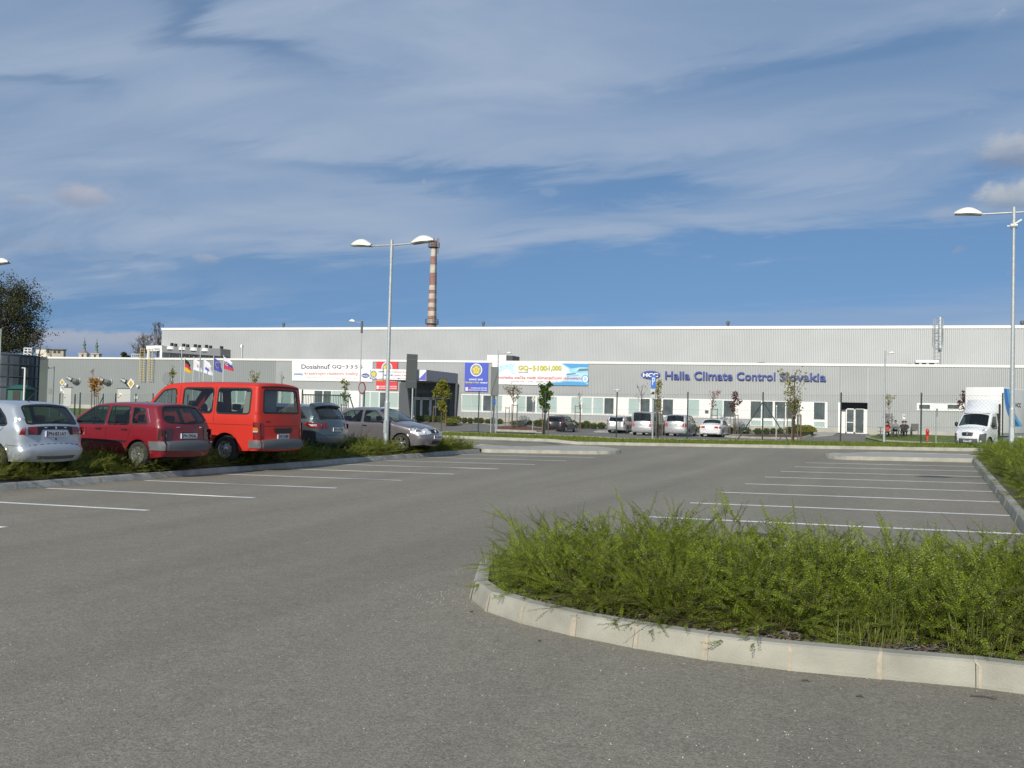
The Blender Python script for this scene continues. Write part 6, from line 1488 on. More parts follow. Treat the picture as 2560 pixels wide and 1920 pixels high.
sign_on_post('road_sign', 'yellow diamond priority sign with a white plate below on the far left', 'sign', [(SWH, [(156, 946.5), (162.6, 956), (156, 964.5), (149.5, 956)], .03), (SYEL, [(156, 949.5), (160.4, 956), (156, 961.8), (151.6, 956)], .035), (SWH, [(151.2, 966), (160.6, 966), (160.6, 978.4), (151.2, 978.4)], .03), (GREYP, [(153.4, 968), (159.2, 968), (159.2, 976.5), (157.2, 976.5), (157.2, 970.6), (153.4, 970.6)], .035)], 82, [(156, 950, .04, GALV)])
sign_on_post('road_sign', 'large yellow diamond priority sign just left of the minibus', 'sign', [(SWH, [(327.8, 945.5), (337, 959.2), (327.4, 972.6), (318.4, 958.6)], .03), (SYEL, [(327.8, 950), (333.6, 959), (327.4, 968.2), (321.8, 958.8)], .035)], 66, [(327, 950, .035, GALV)])
sign_on_post('road_sign', 'small grey sign back at the left corner of the factory', 'sign', [(SGB, [(121, 971), (130, 971.2), (130, 985), (121, 985)], .03)], 76, [(125.5, 973, .03, GALV)])
sign_on_post('road_sign', 'small yellow diamond sign between the young trees by the flower bed', 'sign', [(SWH, [(1333.6, 990), (1338, 998), (1333.4, 1006), (1329.2, 998)], .03), (SYEL, [(1333.6, 993.5), (1336, 998), (1333.4, 1002.5), (1331.2, 998)], .035)], 76, [(1333, 993, .03, GALV)])
sign_on_post('road_sign', 'narrow grey sign on a thin pole right of the red hydrant', 'sign', [(SGB, [(2340.5, 1022), (2345.2, 1021), (2345, 1041), (2340.3, 1042)], .03)], 72, [(2341, 1021, .03, GALV)])
sign_on_post('notice_sign', 'small white sign with a blue mark behind the picnic tables', 'sign', [(SWH, [(2256.6, 1036), (2263.2, 1036), (2263.2, 1048), (2256.6, 1048)], .03), (SBL, [(2258, 1038.5), (2262.4, 1038.5), (2262.4, 1042), (2258, 1042)], .035)], 89.5, [(2260, 1038, .03, GALV)])
sign_on_post('marker_post', 'thin white marker post in the flower bed below the lettering', 'post', [(WHITE, [(1940.2, 1013.5), (1942.6, 1013.5), (1942.6, 1018), (1940.2, 1018)], .05)], 78, [(1941.4, 1014, .045, GALV)])
sign_on_post('lamp_column', 'plain white column in front of the dark tank', 'post', [(WHITE, [(55.5, 918.5), (64, 919.5), (64, 921), (55.5, 920.5)], .05)], 70, [(62, 919, .08, WHITE)])
# ------------------------------------------------------------------ fences
YF = 50.9
fence = empty('wire_fence', (FY(1720, 1090, YF).x, YF, 0)); tag(fence, 'green wire mesh fence with tall dark posts along the grass verge', 'fence')
fx = []
for sx, st in ((1040, 973), (1198, 977), (1364.5, 979), (1543, 980), (1720, 980.5), (1908, 981), (2103, 982), (2303.5, 982.5), (2507, 983)):
    q_ = FY(sx, st, YF); x_ = q_.x - fence.location.x; g_ = gz(q_.x, YF); mb = MB(); mb.tube((x_, 0, g_ - .2), (x_, 0, q_.z), .035, .035, 8, POSTG); mb.tube((x_, 0, q_.z - .02), (x_, 0, q_.z + .02), .04, .03, 8, POSTG); o = mb.build('post'); o.parent = fence; fx.append((x_, g_ + .14, q_.z))
for sx, ex_, ey in ((1908, 1838, 1103), (1908, 1976, 1105)):
    a_ = FY(sx, 1004, YF); b2 = FY(ex_, ey, YF); mb = MB(); mb.tube((a_.x - fence.location.x, 0, a_.z), (b2.x - fence.location.x, -.02, b2.z - .1), .028, .028, 8, POSTG); o = mb.build('brace'); o.parent = fence
WIRE = mat('fence_wire', (.055, .08, .075), .5)
def mesh_wires(mb, P, step=.16, r=.0022, xend=None):
    zf_ = lambda x, k: np.interp(x, [p_[0] for p_ in P], [p_[k] for p_ in P])
    x0_, x1_ = P[0][0], P[-1][0]; H = 1.0
    for k in (0.0, .33, .66, 1.0):
        for a_, b2 in zip(P, P[1:]):
            za, zb2 = a_[1] + (a_[2] - .12 - a_[1]) * k, b2[1] + (b2[2] - .12 - b2[1]) * k; mb.tube((a_[0], 0, za), (b2[0], 0, zb2), .004, .004, 3, WIRE, cap=False)
    Hh = 2.1; x = x0_ - Hh
    while x < x1_:
        for sgn in (1, -1):
            xa, xb2 = (x, x + Hh) if sgn > 0 else (x + Hh, x)
            pts = []
            for t in (0, 1):
                xx = xa + (xb2 - xa) * t; pts.append([xx, t])
            # clip
            (xA, tA), (xB, tB) = pts
            def clip(xc, tc_, xo, to_):
                if xc < x0_: u_ = (x0_ - xc) / (xo - xc); return x0_, tc_ + (to_ - tc_) * u_
                if xc > x1_: u_ = (x1_ - xc) / (xo - xc); return x1_, tc_ + (to_ - tc_) * u_
                return xc, tc_
            if max(xA, xB) <= x0_ or min(xA, xB) >= x1_: continue
            A_, B_ = clip(xA, tA, xB, tB), clip(xB, tB, xA, tA)
            za = zf_(A_[0], 1) + (zf_(A_[0], 2) - .12 - zf_(A_[0], 1)) * A_[1]; zb2 = zf_(B_[0], 1) + (zf_(B_[0], 2) - .12 - zf_(B_[0], 1)) * B_[1]
            mb.tube((A_[0], 0, za), (B_[0], 0, zb2), r, r, 3, WIRE, cap=False)
        x += step
mb = MB(); mesh_wires(mb, fx); o = mb.build('wire_mesh'); o.parent = fence
mb = MB(); a_ = FY(1543, 979, YF)
cc = empty('camera_bracket', a_); tag(cc, 'small white surveillance camera on top of a fence post', 'camera')
mb.tube((0, 0, 0), (0, 0, .1), .02, .02, 6, WHITE); mb.tube((-.16, 0, .1), (.14, 0, .12), .02, .02, 6, WHITE); mb.tube((-.2, 0, .04), (-.1, 0, .1), .04, .035, 8, GALV); mb.tube((.1, 0, .04), (.12, 0, .12), .03, .03, 8, GALV); o = mb.build('camera'); o.parent = cc
# far left fence
YL2 = 84
f2 = empty('wire_fence', (FY(240, 1020, YL2).x, YL2, 0)); tag(f2, 'low wire fence on thin posts before the left factory wall', 'fence'); fx = []
for sx, st in ((150, 983), (188, 985), (201, 981), (258.5, 984), (289.6, 983), (340, 984), (383, 983), (470, 986)):
    q_ = FY(sx, st, YL2); x_ = q_.x - f2.location.x; g_ = gz(q_.x, YL2); mb = MB(); mb.tube((x_, 0, g_ - .2), (x_, 0, q_.z), .09 if sx in (188, 201) else .06, .06, 6, POSTG); o = mb.build('post'); o.parent = f2; fx.append((x_, g_ + .1, q_.z))
mb = MB(); mesh_wires(mb, fx, .3, .004); o = mb.build('wire_mesh'); o.parent = f2
mb = MB(); a_ = FY(258.5, 990, YL2); b2 = FY(243, 1024, YL2); mb.tube((a_.x - f2.location.x, 0, a_.z), (b2.x - f2.location.x, 0, b2.z), .05, .05, 6, POSTG); o = mb.build('brace'); o.parent = f2
# sliding gate with upright bars
YG = 53
q0 = FY(756, 985, YG); gt = empty('sliding_gate', (q0.x, YG, gz(q0.x, YG))); tag(gt, 'dark steel sliding gate of upright bars behind the estate car', 'gate')
zt_ = q0.z - gt.location.z; xr_ = FY(873, 990, YG).x - q0.x
mb = MB(); mb.box(0, xr_, -.04, .04, zt_ - .08, zt_, POSTG); mb.box(0, xr_, -.04, .04, .1, .2, POSTG); mb.tube((xr_, 0, zt_), (xr_ + .75, 0, .3), .04, .04, 8, POSTG); o = mb.build('gate_frame'); o.parent = gt
mb = MB(); x = .1
while x < xr_: mb.box(x - .012, x + .012, -.012, .012, .2, zt_ - .08, POSTG); x += .12
o = mb.build('gate_bars'); o.parent = gt
for x, k in ((0, .28), (xr_ + 1.05, .25)):
    mb = MB(); mb.tube((x, 0, -.2), (x, 0, zt_ + k), .05, .05, 8, POSTG); o = mb.build('gate_post'); o.parent = gt
# ------------------------------------------------------------------ picnic corner, hydrant, people
def picnic(sx, sy, Y, label, k=1.0, yaw=0):
    q_ = FY(sx, sy, Y); root = empty('picnic_table', (q_.x, Y, gz(q_.x, Y) + .10)); root.rotation_euler = (0, 0, rad(yaw)); tag(root, label, 'picnic table', 'picnic tables by the factory wall')
    m_ = mat('grey_wood', (.12, .13, .12), .8)
    mb = MB()
    for i in range(5): mb.box(-.95, .95, -.38 + i * .155, -.24 + i * .155, .74, .78, m_)
    o = mb.build('tabletop'); o.parent = root
    for s_ in (-1, 1):
        mb = MB(); 
        for i in (0, 1): mb.box(-.95, .95, s_ * (.62 + i * .15) - .06, s_ * (.62 + i * .15) + .06, .43, .47, m_)
        o = mb.build('bench'); o.parent = root
        for t_ in (-1, 1): 
            mb = MB(); mb.tube((t_ * .7, s_ * .3, .74), (t_ * .7, s_ * .75, 0), .035, .035, 6, m_); o = mb.build('leg'); o.parent = root
    return root
picnic(2224, 1075, 87.6, 'grey wooden picnic table with people sitting, left of the pair'); picnic(2256, 1077, 88.6, 'grey wooden picnic table, right of the pair', yaw=4)
q_ = FY(2287, 1075, 89.5); st_ = empty('garden_chair', (q_.x, 89.5, gz(q_.x, 89.5) + .1)); tag(st_, 'grey folded garden chair right of the picnic tables', 'chair'); m_ = MATS['grey_wood']
mb = MB(); mb.box(-.3, .3, -.25, .25, .40, .44, m_); o = mb.build('seat'); o.parent = st_
mb = MB(); mb.box(-.3, .3, .22, .26, .44, 1.0, m_); o = mb.build('backrest'); o.parent = st_
for a_ in (-.27, .27):
    for b2 in (-.22, .22): mb = MB(); mb.box(a_ - .02, a_ + .02, b2 - .02, b2 + .02, 0, .4, m_); o = mb.build('leg'); o.parent = st_
q_ = FY(2318.5, 1090, 85.6); hy = empty('fire_hydrant', (q_.x, 85.6, gz(q_.x, 85.6) + .08)); tag(hy, 'red fire hydrant standing in the grass by the factory wall', 'hydrant'); RH = mat('hydrant_red', (.52, .03, .03), .4)
mb = MB(); mb.lathe([(.13, 0), (.13, .08), (.09, .10), (.09, .62), (.13, .64), (.13, .78), (.10, .90), (.05, .96), (.001, .98)], 16, RH); o = mb.build('barrel'); o.parent = hy
for s_ in (-1, 1): mb = MB(); mb.tube((0, 0, .55), (s_ * .19, 0, .55), .06, .06, 10, RH); mb.tube((s_ * .17, 0, .55), (s_ * .22, 0, .55), .075, .075, 10, WHITE); o = mb.build('outlet'); o.parent = hy
SKIN = mat('skin', (.42, .24, .17), .6); HAIR = mat('hair', (.03, .02, .015), .8)
def person(loc, yaw, cloth, label, trousers):
    """seated figure grown from a jointed skeleton"""
    J = [((0, 0, .50), .15), ((0, 0, .72), .14), ((.02, 0, .95), .15), ((.03, 0, 1.06), .07), ((.05, 0, 1.13), .055), ((.07, 0, 1.24), .095), ((.07, 0, 1.32), .07),
         ((.02, .19, 1.0), .055), ((.10, .24, .76), .045), ((.32, .16, .74), .035), ((.40, .13, .75), .03), ((.02, -.19, 1.0), .055), ((.10, -.24, .76), .045), ((.32, -.16, .74), .035), ((.40, -.13, .75), .03),
         ((.02, .1, .50), .09), ((.42, .12, .50), .065), ((.44, .12, .10), .045), ((.56, .12, .05), .035), ((.02, -.1, .50), .09), ((.42, -.12, .50), .065), ((.44, -.12, .10), .045), ((.56, -.12, .05), .035)]
    E_ = [(0, 1), (1, 2), (2, 3), (3, 4), (4, 5), (5, 6), (2, 7), (7, 8), (8, 9), (9, 10), (2, 11), (11, 12), (12, 13), (13, 14), (0, 15), (15, 16), (16, 17), (17, 18), (0, 19), (19, 20), (20, 21), (21, 22)]
    me = bpy.data.meshes.new('person'); me.from_pydata([j[0] for j in J], E_, []); o = bpy.data.objects.new('person', me); COL.objects.link(o)
    md = o.modifiers.new('s', 'SKIN'); 
    for i, v in enumerate(me.skin_vertices[0].data): v.radius = (J[i][1], J[i][1]); v.use_root = (i == 0)
    sd_ = o.modifiers.new('u', 'SUBSURF'); sd_.levels = 1; sd_.render_levels = 1
    dg = bpy.context.evaluated_depsgraph_get(); m2 = bpy.data.meshes.new_from_object(o.evaluated_get(dg)); o.modifiers.clear(); o.data = m2
    for m_ in (cloth, trousers, SKIN): m2.materials.append(m_)
    for p_ in m2.polygons:
        c_ = p_.center; p_.material_index = 2 if (c_.z > 1.09 or (c_.x > .34 and .70 < c_.z < .82)) else (1 if c_.z < .56 else 0); p_.use_smooth = True
    o.location = loc; o.rotation_euler = (0, 0, rad(yaw)); tag(o, label, 'person')
    mb = MB(); mb.ellipsoid((.045, 0, 1.27), (.105, .10, .11), HAIR, 12, 8, zmin=-.2); h_ = mb.build('hair'); h_.parent = o
    mb = MB(); mb.tube((.165, 0, 1.235), (.195, 0, 1.215), .012, .016, 6, SKIN); h_ = mb.build('nose'); h_.parent = o
    return o
T1 = mat('trousers_dark', (.03, .035, .05), .8)
def ploc(sx, Y): q_ = FY(sx, 1075, Y); return (q_.x, Y, gz(q_.x, Y) + .07)
person(ploc(2218, 86.9), 90, mat('shirt_red', (.45, .06, .04), .8), 'person in a red top sitting at the left picnic table', T1)
person(ploc(2239, 88.4), -95, mat('shirt_grey', (.20, .21, .24), .8), 'person in grey sitting between the two picnic tables', T1)
person(ploc(2257, 87.8), 90, mat('shirt_dark', (.03, .03, .035), .8), 'person in dark clothes sitting at the right picnic table, left of two', T1)
person(ploc(2264, 87.9), 95, MATS['shirt_dark'], 'person in dark clothes sitting at the right end of the picnic tables', T1)
# ------------------------------------------------------------------ flags
def flag(px, topy, Y, bands, label, w=1.15, h=1.9, fly=1, motif=None):
    q_ = FY(px, topy, Y); H = q_.z - gz(q_.x, Y); root = empty('flagpole', (q_.x, Y, gz(q_.x, Y))); tag(root, label, 'flag', 'flagpoles behind the minibus')
    mb = MB(); mb.tube((0, 0, -.2), (0, 0, H), .045, .03, 8, mat('flagpole_white', (.62, .64, .66), .5)); mb.ellipsoid((0, 0, H), (.05, .05, .05), WHITE, 8, 5, zmin=-1); o = mb.build('pole'); o.parent = root
    nx, nz = 14, 12; mb = MB()
    def P_(u, v):   # hangs in folds, pulled to the right by a light wind
        x = .04 + u * w * .80 + .06 * math.sin(v * 5 + u * 3) * u; z = H - .12 - v * h * (.62 + .25 * (1 - u)) - u ** 1.1 * h * .42
        y = -.13 * math.sin(u * 9 + v * 1.5) * u - .05 * math.sin(v * 7) * u
        return Vector((x, y, z))
    g_ = [[P_(i / nx, j / nz) for j in range(nz + 1)] for i in range(nx + 1)]
    for b_i, m_ in enumerate(bands):
        j0, j1 = nz * b_i // len(bands), nz * (b_i + 1) // len(bands); vs = [g_[i][j] for i in range(nx + 1) for j in range(j0, j1 + 1)]; K_ = j1 - j0 + 1
        mb.add(vs, [(i * K_ + j, (i + 1) * K_ + j, (i + 1) * K_ + j + 1, i * K_ + j + 1) for i in range(nx) for j in range(K_ - 1)], m_, True)
    o = mb.build('flag_cloth'); o.parent = root
    if motif:
        mb = MB()
        for (u, v, r_, m_) in motif:
            for sgn in (-1, 1):
                c_ = P_(u, v) + Vector((0, sgn * .012 - .0, 0)); pu = (P_(u + .03, v) - P_(u - .03, v)).normalized(); pv = (P_(u, v + .03) - P_(u, v - .03)).normalized()
                mb.add([c_ + pu * r_ * math.cos(t) + pv * r_ * math.sin(t) for t in np.linspace(0, 2 * math.pi, 9)[:-1]], [tuple(range(8))], m_)
        m_o = mb.build('flag_emblem'); m_o.parent = o
FW, FB, FR, FK, FG_ = (mat('flag_white', (.66, .66, .72), .8), mat('flag_blue', (.05, .07, .32), .8), mat('flag_red', (.48, .03, .06), .8), mat('flag_black', (.012, .012, .012), .8), mat('flag_gold', (.60, .38, .02), .8))
YP_ = 82
flag(462, 894, YP_, [FK, FR, FG_], 'flag with black, red and gold stripes, leftmost of the row', w=.95, h=1.45)
flag(484.5, 893, YP_, [FW], 'white flag with a faint mark, left of the two white ones', w=1.15, h=1.35, motif=[(.5, .5, .18, TRED), (.6, .55, .12, BBLUE)])
flag(510, 895, YP_, [FW], 'white flag with a dark blue wordmark, right of the two white ones', w=1.2, h=1.6, motif=[(.3, .62, .16, BBLUE), (.45, .64, .14, BBLUE), (.6, .6, .16, TRED), (.7, .62, .13, BBLUE)])
flag(534.5, 891, YP_, [FB], 'blue flag with a ring of gold stars', w=1.15, h=1.45, motif=[(.5 + .26 * math.cos(t), .45 + .26 * math.sin(t), .045, FG_) for t in np.linspace(0, 2 * math.pi, 13)[:-1]])
flag(559.5, 889, YP_, [FW, FB, FR], 'white, blue and red striped flag with a shield, rightmost of the row', w=1.35, h=1.4, motif=[(.32, .45, .24, FW), (.32, .45, .19, FR), (.32, .43, .07, FW), (.32, .52, .07, FB)])
for sx, sy in ((455, 868), (501.5, 869)):
    q_ = FY(sx, sy, 78); mb = MB(); mb.tube((0, 0, -.2), (0, 0, q_.z - gz(q_.x, 78)), .07, .05, 8, GALV); o = mb.build('mast'); o.location = (q_.x, 78, gz(q_.x, 78)); tag(o, 'thin bare mast left of the white flags' if sx == 455 else 'thin bare mast between the two white flags', 'mast')
# ================================================================== FAR BACKGROUND
# chimney with red and white bands
DCH = 260
c0 = FD(1077, 900, DCH); ctop = FD(1082.3, 603, DCH); cb = FD(1077.4, 818, DCH)
chm = empty('chimney', (c0.x, c0.y, 0)); tag(chm, 'tall round factory chimney with faded red and white bands behind the hall', 'chimney')
CHW = mat('chimney_white', (.50, .45, .39), .85, var=.18, vscale=.9); CHR = mat('chimney_red', (.31, .165, .15), .85, var=.2, vscale=.9)
zT, zB = ctop.z, cb.z; r_T, r_B = 6.9 / F_PX * DCH, 11.6 / F_PX * DCH
def rz_(z): return r_T + (r_B - r_T) * (zT - z) / (zT - zB)
ys = [(620, 640, 'w'), (640, 661, 'r'), (661, 682, 'w'), (682, 713, 'r'), (713, 725, 'w'), (725, 734, 'r'), (734, 746.5, 'w'), (746.5, 757, 'r'), (757, 768, 'w'), (768, 778, 'r'), (778, 790, 'w'), (790, 799, 'r'), (799, 810, 'w'), (810, 900, 'r')]
mb = MB()
for y0, y1, k in [(600, 620, 'r')] + ys:
    a_, b2 = FD(1080, y0, DCH).z, FD(1080, y1, DCH).z; mb.lathe([(rz_(a_), a_), (rz_(b2), b2)], 28, CHW if k == 'w' else CHR)
mb.lathe([(rz_(FD(1080, 900, DCH).z), FD(1080, 900, DCH).z), (r_B * 1.9, 0)], 28, CHR); o = mb.build('shaft'); o.parent = chm
def ring_pf(z, r_, w_, name):
    mb = MB(); mb.lathe([(r_, z), (r_ + w_, z), (r_ + w_, z + .12), (r_, z + .12)], 24, GREYP)
    for i in range(12):
        a_ = 2 * math.pi * i / 12; mb.tube(((r_ + w_) * math.cos(a_), (r_ + w_) * math.sin(a_), z), ((r_ + w_) * math.cos(a_), (r_ + w_) * math.sin(a_), z + 1.2), .05, .05, 5, GREYP)
    for h_ in (.6, 1.2): mb.lathe([(r_ + w_ - .04, z + h_), (r_ + w_ + .04, z + h_), (r_ + w_ + .04, z + h_ + .08)], 24, GREYP)
    o = mb.build(name); o.parent = chm
zp = FD(1080, 617.5, DCH).z; ring_pf(zp, rz_(zp), .7, 'platform'); zp2 = FD(1080, 810, DCH).z; ring_pf(zp2, rz_(zp2), .55, 'platform')
for dx_, z0, h_, r_ in ((-1.25, zp + .3, 1.5, .28), (1.3, zp + .5, 1.9, .13), (1.65, zp - .2, 2.6, .09), (.2, zp + .6, 1.8, .16), (1.45, zp - 1.7, 1.2, .2)):
    mb = MB(); mb.tube((dx_, -r_T * .9, z0), (dx_, -r_T * .9, z0 + h_), r_, r_, 8, mat('antenna_grey', (.22, .17, .19), .7)); o = mb.build('antenna'); o.parent = chm
mb = MB(); mb.tube((r_B * .9, -r_B * .55, FD(1080, 820, DCH).z), (r_T * .95, -r_T * .55, zp), .09, .09, 5, GREYP)
z = FD(1080, 815, DCH).z
while z < zp: mb.box(rz_(z) * .8, rz_(z) * 1.12 + .1, -rz_(z) * .62, -rz_(z) * .50, z, z + .12, GREYP); z += .9
o = mb.build('ladder'); o.parent = chm
# twin-spired church
DC = 900
for sx, yt, yb_ in ((209.8, 839, 1000), (239.6, 843, 1000)):
    pass
chc = FD(225, 900, DC); church = empty('church', (chc.x, chc.y, 0)); church.rotation_euler = (0, 0, rad(24)); tag(church, 'distant baroque church with two green onion spires above the factory roof', 'church')
k_ = DC / F_PX; CHU = mat('church_plaster', (.50, .46, .42), .8); COP = mat('copper_green', (.10, .19, .15), .6); SLT = mat('spire_slate', (.24, .20, .19), .7); REDT = mat('roof_tile_red', (.33, .14, .11), .8)
def zc(y): return FD(225, y, DC).z
for sx in (-15 * k_, 15 * k_):
    mb = MB(); w_ = 9.5 * k_; mb.box(sx - w_, sx + w_, -w_, w_, 0, zc(884), CHU); mb.box(sx - w_ * 1.15, sx + w_ * 1.15, -w_ * 1.15, w_ * 1.15, zc(885.5), zc(883.5), CHU); tw = mb.build('tower'); tw.parent = church
    mb = MB(); mb.box(sx - w_ * .25, sx + w_ * .25, -w_ * 1.01 - .1, -w_ * .9, zc(893), zc(887), BLACK); o = mb.build('belfry_opening'); o.parent = tw
    off = 0 if sx < 0 else 3; z = lambda y: zc(y + off)
    T_ = Matrix.Translation((sx, 0, 0)); mb = MB(); mb.lathe([(w_ * 1.25, z(883.5)), (w_ * .8, z(880)), (w_ * .42, z(876.5)), (w_ * .34, z(873))], 12, SLT, T_); o = mb.build('spire_roof'); o.parent = tw
    mb = MB(); mb.lathe([(w_ * .34, z(873)), (w_ * .44, z(870)), (w_ * .26, z(868.6)), (w_ * .26, z(865)), (w_ * .42, z(863)), (w_ * .44, z(860.5)), (w_ * .2, z(858)), (w_ * .18, z(856)), (w_ * .3, z(855)), (w_ * .1, z(852)), (w_ * .05, z(846)), (.01, z(841))], 12, COP, T_); o = mb.build('onion_dome'); o.parent = tw
    mb = MB(); mb.box(sx - .7, sx + .7, -.12, .12, z(846.5), z(845.8), COP); o = mb.build('cross'); o.parent = tw
mb = MB(); mb.box(-65 * k_, -25 * k_, 4, 20, 0, zc(897), CHU); mb.add([(-65 * k_, 4, zc(897)), (-15 * k_, 4, zc(897)), (-15 * k_, 12, zc(891.5)), (-68 * k_, 12, zc(891.5)), (-65 * k_, 20, zc(897)), (-15 * k_, 20, zc(897))], [(0, 1, 2, 3), (3, 2, 5, 4)], REDT); o = mb.build('nave'); o.parent = church
# dark silo tank and block with rooftop hut, left edge
DT = 130; q_ = FD(6, 1000, DT); RT = 80 / F_PX * DT
tank = empty('storage_tank', (q_.x, q_.y, gz(max(-110, q_.x), 92) - .3)); tank.location.z = FD(10, 1004, DT).z; tag(tank, 'large round dark steel tank at the left edge of the picture', 'tank')
ht = FD(30, 889.5, DT).z - tank.location.z; TK = mat('tank_steel', (.135, .155, .175), .35, .5, var=.35, vscale=.35); TKD = mat('tank_band', (.05, .06, .065), .5)
mb = MB(); n_ = 40
mb.lathe([(RT, 0), (RT, ht)], n_, TK, smooth=False); mb.lathe([(RT, ht), (.01, ht + .5)], n_, TKD); o = mb.build('shell'); o.parent = tank
for k in (0.0, .30, .52, .78, .985):
    mb = MB(); mb.lathe([(RT + .02, ht * k), (RT + .10, ht * k + .02), (RT + .10, ht * k + .16), (RT + .02, ht * k + .18)], n_, TKD); o = mb.build('hoop'); o.parent = tank
mb = MB()
for i in range(0, n_, 2): a_ = 2 * math.pi * i / n_; mb.box(-.06, .06, RT, RT + .09, 0, ht, TKD, Matrix.Rotation(a_, 4, 'Z'))
o = mb.build('stiffener'); o.parent = tank
DB = 150
def blk(name, x0, x1, y0, y1, D, m, depth, par=None, dd=0): 
    a_, b2 = FD(x0, y0, D), FD(x1, y1, D); c_ = (a_ + b2) / 2; L_ = math.hypot(b2.x - a_.x, b2.y - a_.y); mb = MB(); 
    mb.box(-L_ / 2, L_ / 2, 0, depth, b2.z, a_.z, m); o = mb.build(name); return o, c_, L_, a_.z, b2.z
o, c_, L_, zt_, zb_ = blk('block', 84, 121, 893, 1006, DB, mat('block_dark', (.075, .095, .095), .7, var=.25, vscale=.2), 3.2)
bld = empty('service_tower', (c_.x, c_.y, 0)); bld.rotation_euler = (0, 0, rad(24)); tag(bld, 'dark service building with a pale rooftop hut behind the tank', 'building'); o.parent = bld; o.name = 'wall'
def ontw(name, x0, x1, y0, y1, m, y_a, y_b):
    kx = DB / F_PX; mb = MB(); mb.box((x0 - 102.5) * kx, (x1 - 102.5) * kx, y_a, y_b, FD(100, y1, DB).z, FD(100, y0, DB).z, m); o = mb.build(name); o.parent = bld; return o
HUT = mat('hut_plaster_shaded', (.40, .37, .31), .85, var=.08); HUTL = mat('hut_plaster_sunlit', (.66, .62, .52), .85)  # one plaster in two tones: shaded face and sunlit face put into colour
h_ = ontw('rooftop_hut', 99, 142, 871, 894, HUT, 2, 2.9); ontw('roof_slab', 98, 143.5, 869.5, 871.5, GREYP, 1.7, 3.1)
h2 = ontw('rooftop_hut', 72, 99, 872, 893.5, HUTL, 2.3, 2.9)
for a_, b2 in ((101, 106.5), (117, 124), (127.5, 134)): ww = ontw('window', a_, b2, 874.5, 880, BLACK, 1.95, 2.05)
ontw('roof_slab', 52, 120, 889.5, 892, mat('slab_light', (.55, .54, .50), .8), 0.5, 3)
kx = DB / F_PX; mb = MB()
for x in (53, 62, 71): mb.tube(((x - 102.5) * kx, .8, FD(100, 890, DB).z), ((x - 102.5) * kx, .8, FD(100, 870, DB).z), .09, .09, 6, WHITE)
for y in (870.5, 877, 884): mb.tube(((53 - 102.5) * kx, .8, FD(100, y, DB).z), ((72 - 102.5) * kx, .8, FD(100, y, DB).z), .07, .07, 6, WHITE)
o = mb.build('railing'); o.parent = bld
gsh, c_, L_, zt_, zb_ = blk('green_shed', 20, 60, 972, 1006, 122, mat('shed_green', (.02, .11, .09), .6), 3); gsh.location = (c_.x, c_.y, 0); gsh.rotation_euler = (0, 0, rad(24))
shd = gsh; tag(shd, 'small green shed at the foot of the dark tank', 'shed')
mb = MB(); mb.add([(-L_ / 2 - .2, -.3, zt_), (L_ / 2 + .2, -.3, zt_), (L_ / 2 - .3, 1.5, zt_ + .55), (-L_ / 2 + .3, 1.5, zt_ + .55), (-L_ / 2 - .2, 3.2, zt_), (L_ / 2 + .2, 3.2, zt_)], [(0, 1, 2, 3), (3, 2, 5, 4), (0, 3, 4), (1, 5, 2)], MATS['shed_green']); o = mb.build('roof'); o.parent = shd
mb = MB(); mb.box(-.4, .5, -.04, 0, zb_, zt_ - .2, BLACK); o = mb.build('door'); o.parent = shd
# rooftop cooler
YC = FYW + 5
cl = empty('rooftop_cooler', FY(460, 880, YC)); tag(cl, 'long grey rooftop cooling unit with a white frame and a row of black fan motors', 'cooling unit')
def cq(x, y, Y=YC): return FY(x, y, Y) - cl.location
def cbox(name, x0, x1, y0, y1, m, d0=0, d1=2.2):
    mb = MB(); a_, b2 = cq(x0, y0), cq(x1, y1); mb.box(a_.x, b2.x, d0, d1, b2.z, a_.z, m); o = mb.build(name); o.parent = cl; return o
mb = MB(); q4 = [cq(405, 866.5), cq(551, 871.5), cq(551, 890.5), cq(405, 880.5)]
mb.add([(k.x, 0, k.z) for k in q4] + [(k.x, 2.4, k.z) for k in q4], [(0, 3, 2, 1), (0, 1, 5, 4), (1, 2, 6, 5), (2, 3, 7, 6), (3, 0, 4, 7)], mat('cooler_grey', (.19, .20, .21), .5)); o = mb.build('coil_housing'); o.parent = cl
cbox('end_frame', 367, 406, 864.5, 873.5, WHITE, -.1, 2.5); cbox('end_frame', 369.5, 374, 873.5, 900, WHITE, -.08, .2); cbox('end_frame', 401, 405.5, 873.5, 900, WHITE, -.08, .2); cbox('end_frame', 376, 399, 874, 877, WHITE, -.05, .15)
for i, x in enumerate((394, 413, 425.5, 443, 455, 472.5, 484, 501, 512, 528.5)):
    y_ = 863 + (x - 394) / 134.5 * 7.5; a_ = cq(x, y_ + 1.5); d_ = .3 if i % 2 == 0 else 1.9
    mb = MB(); mb.lathe([(.62, a_.z - .35), (.55, a_.z - .05), (.60, a_.z + .05)], 16, WHITE, Matrix.Translation((a_.x, d_, 0))); o = mb.build('fan_cowl'); o.parent = cl
    mb = MB(); mb.tube((a_.x, d_, a_.z), (a_.x, d_, a_.z + .45), .20, .20, 10, BLACK); mb.tube((a_.x - .5, d_, a_.z + .06), (a_.x + .5, d_, a_.z + .06), .035, .035, 5, BLACK); o2 = mb.build('fan_motor'); o2.parent = o
for x in (421, 445, 470, 492, 520, 548): cbox('support_leg', x, x + 1.6, 881, 902, GREYP, .2, .35)
cbox('base_rail', 420, 552, 893, 894.4, GREYP, .1, .3)
for x, y0, y1 in ((330, 886, 896), (335, 887, 896), (340, 885, 896), (345, 886, 896)): pass
mb = MB(); 
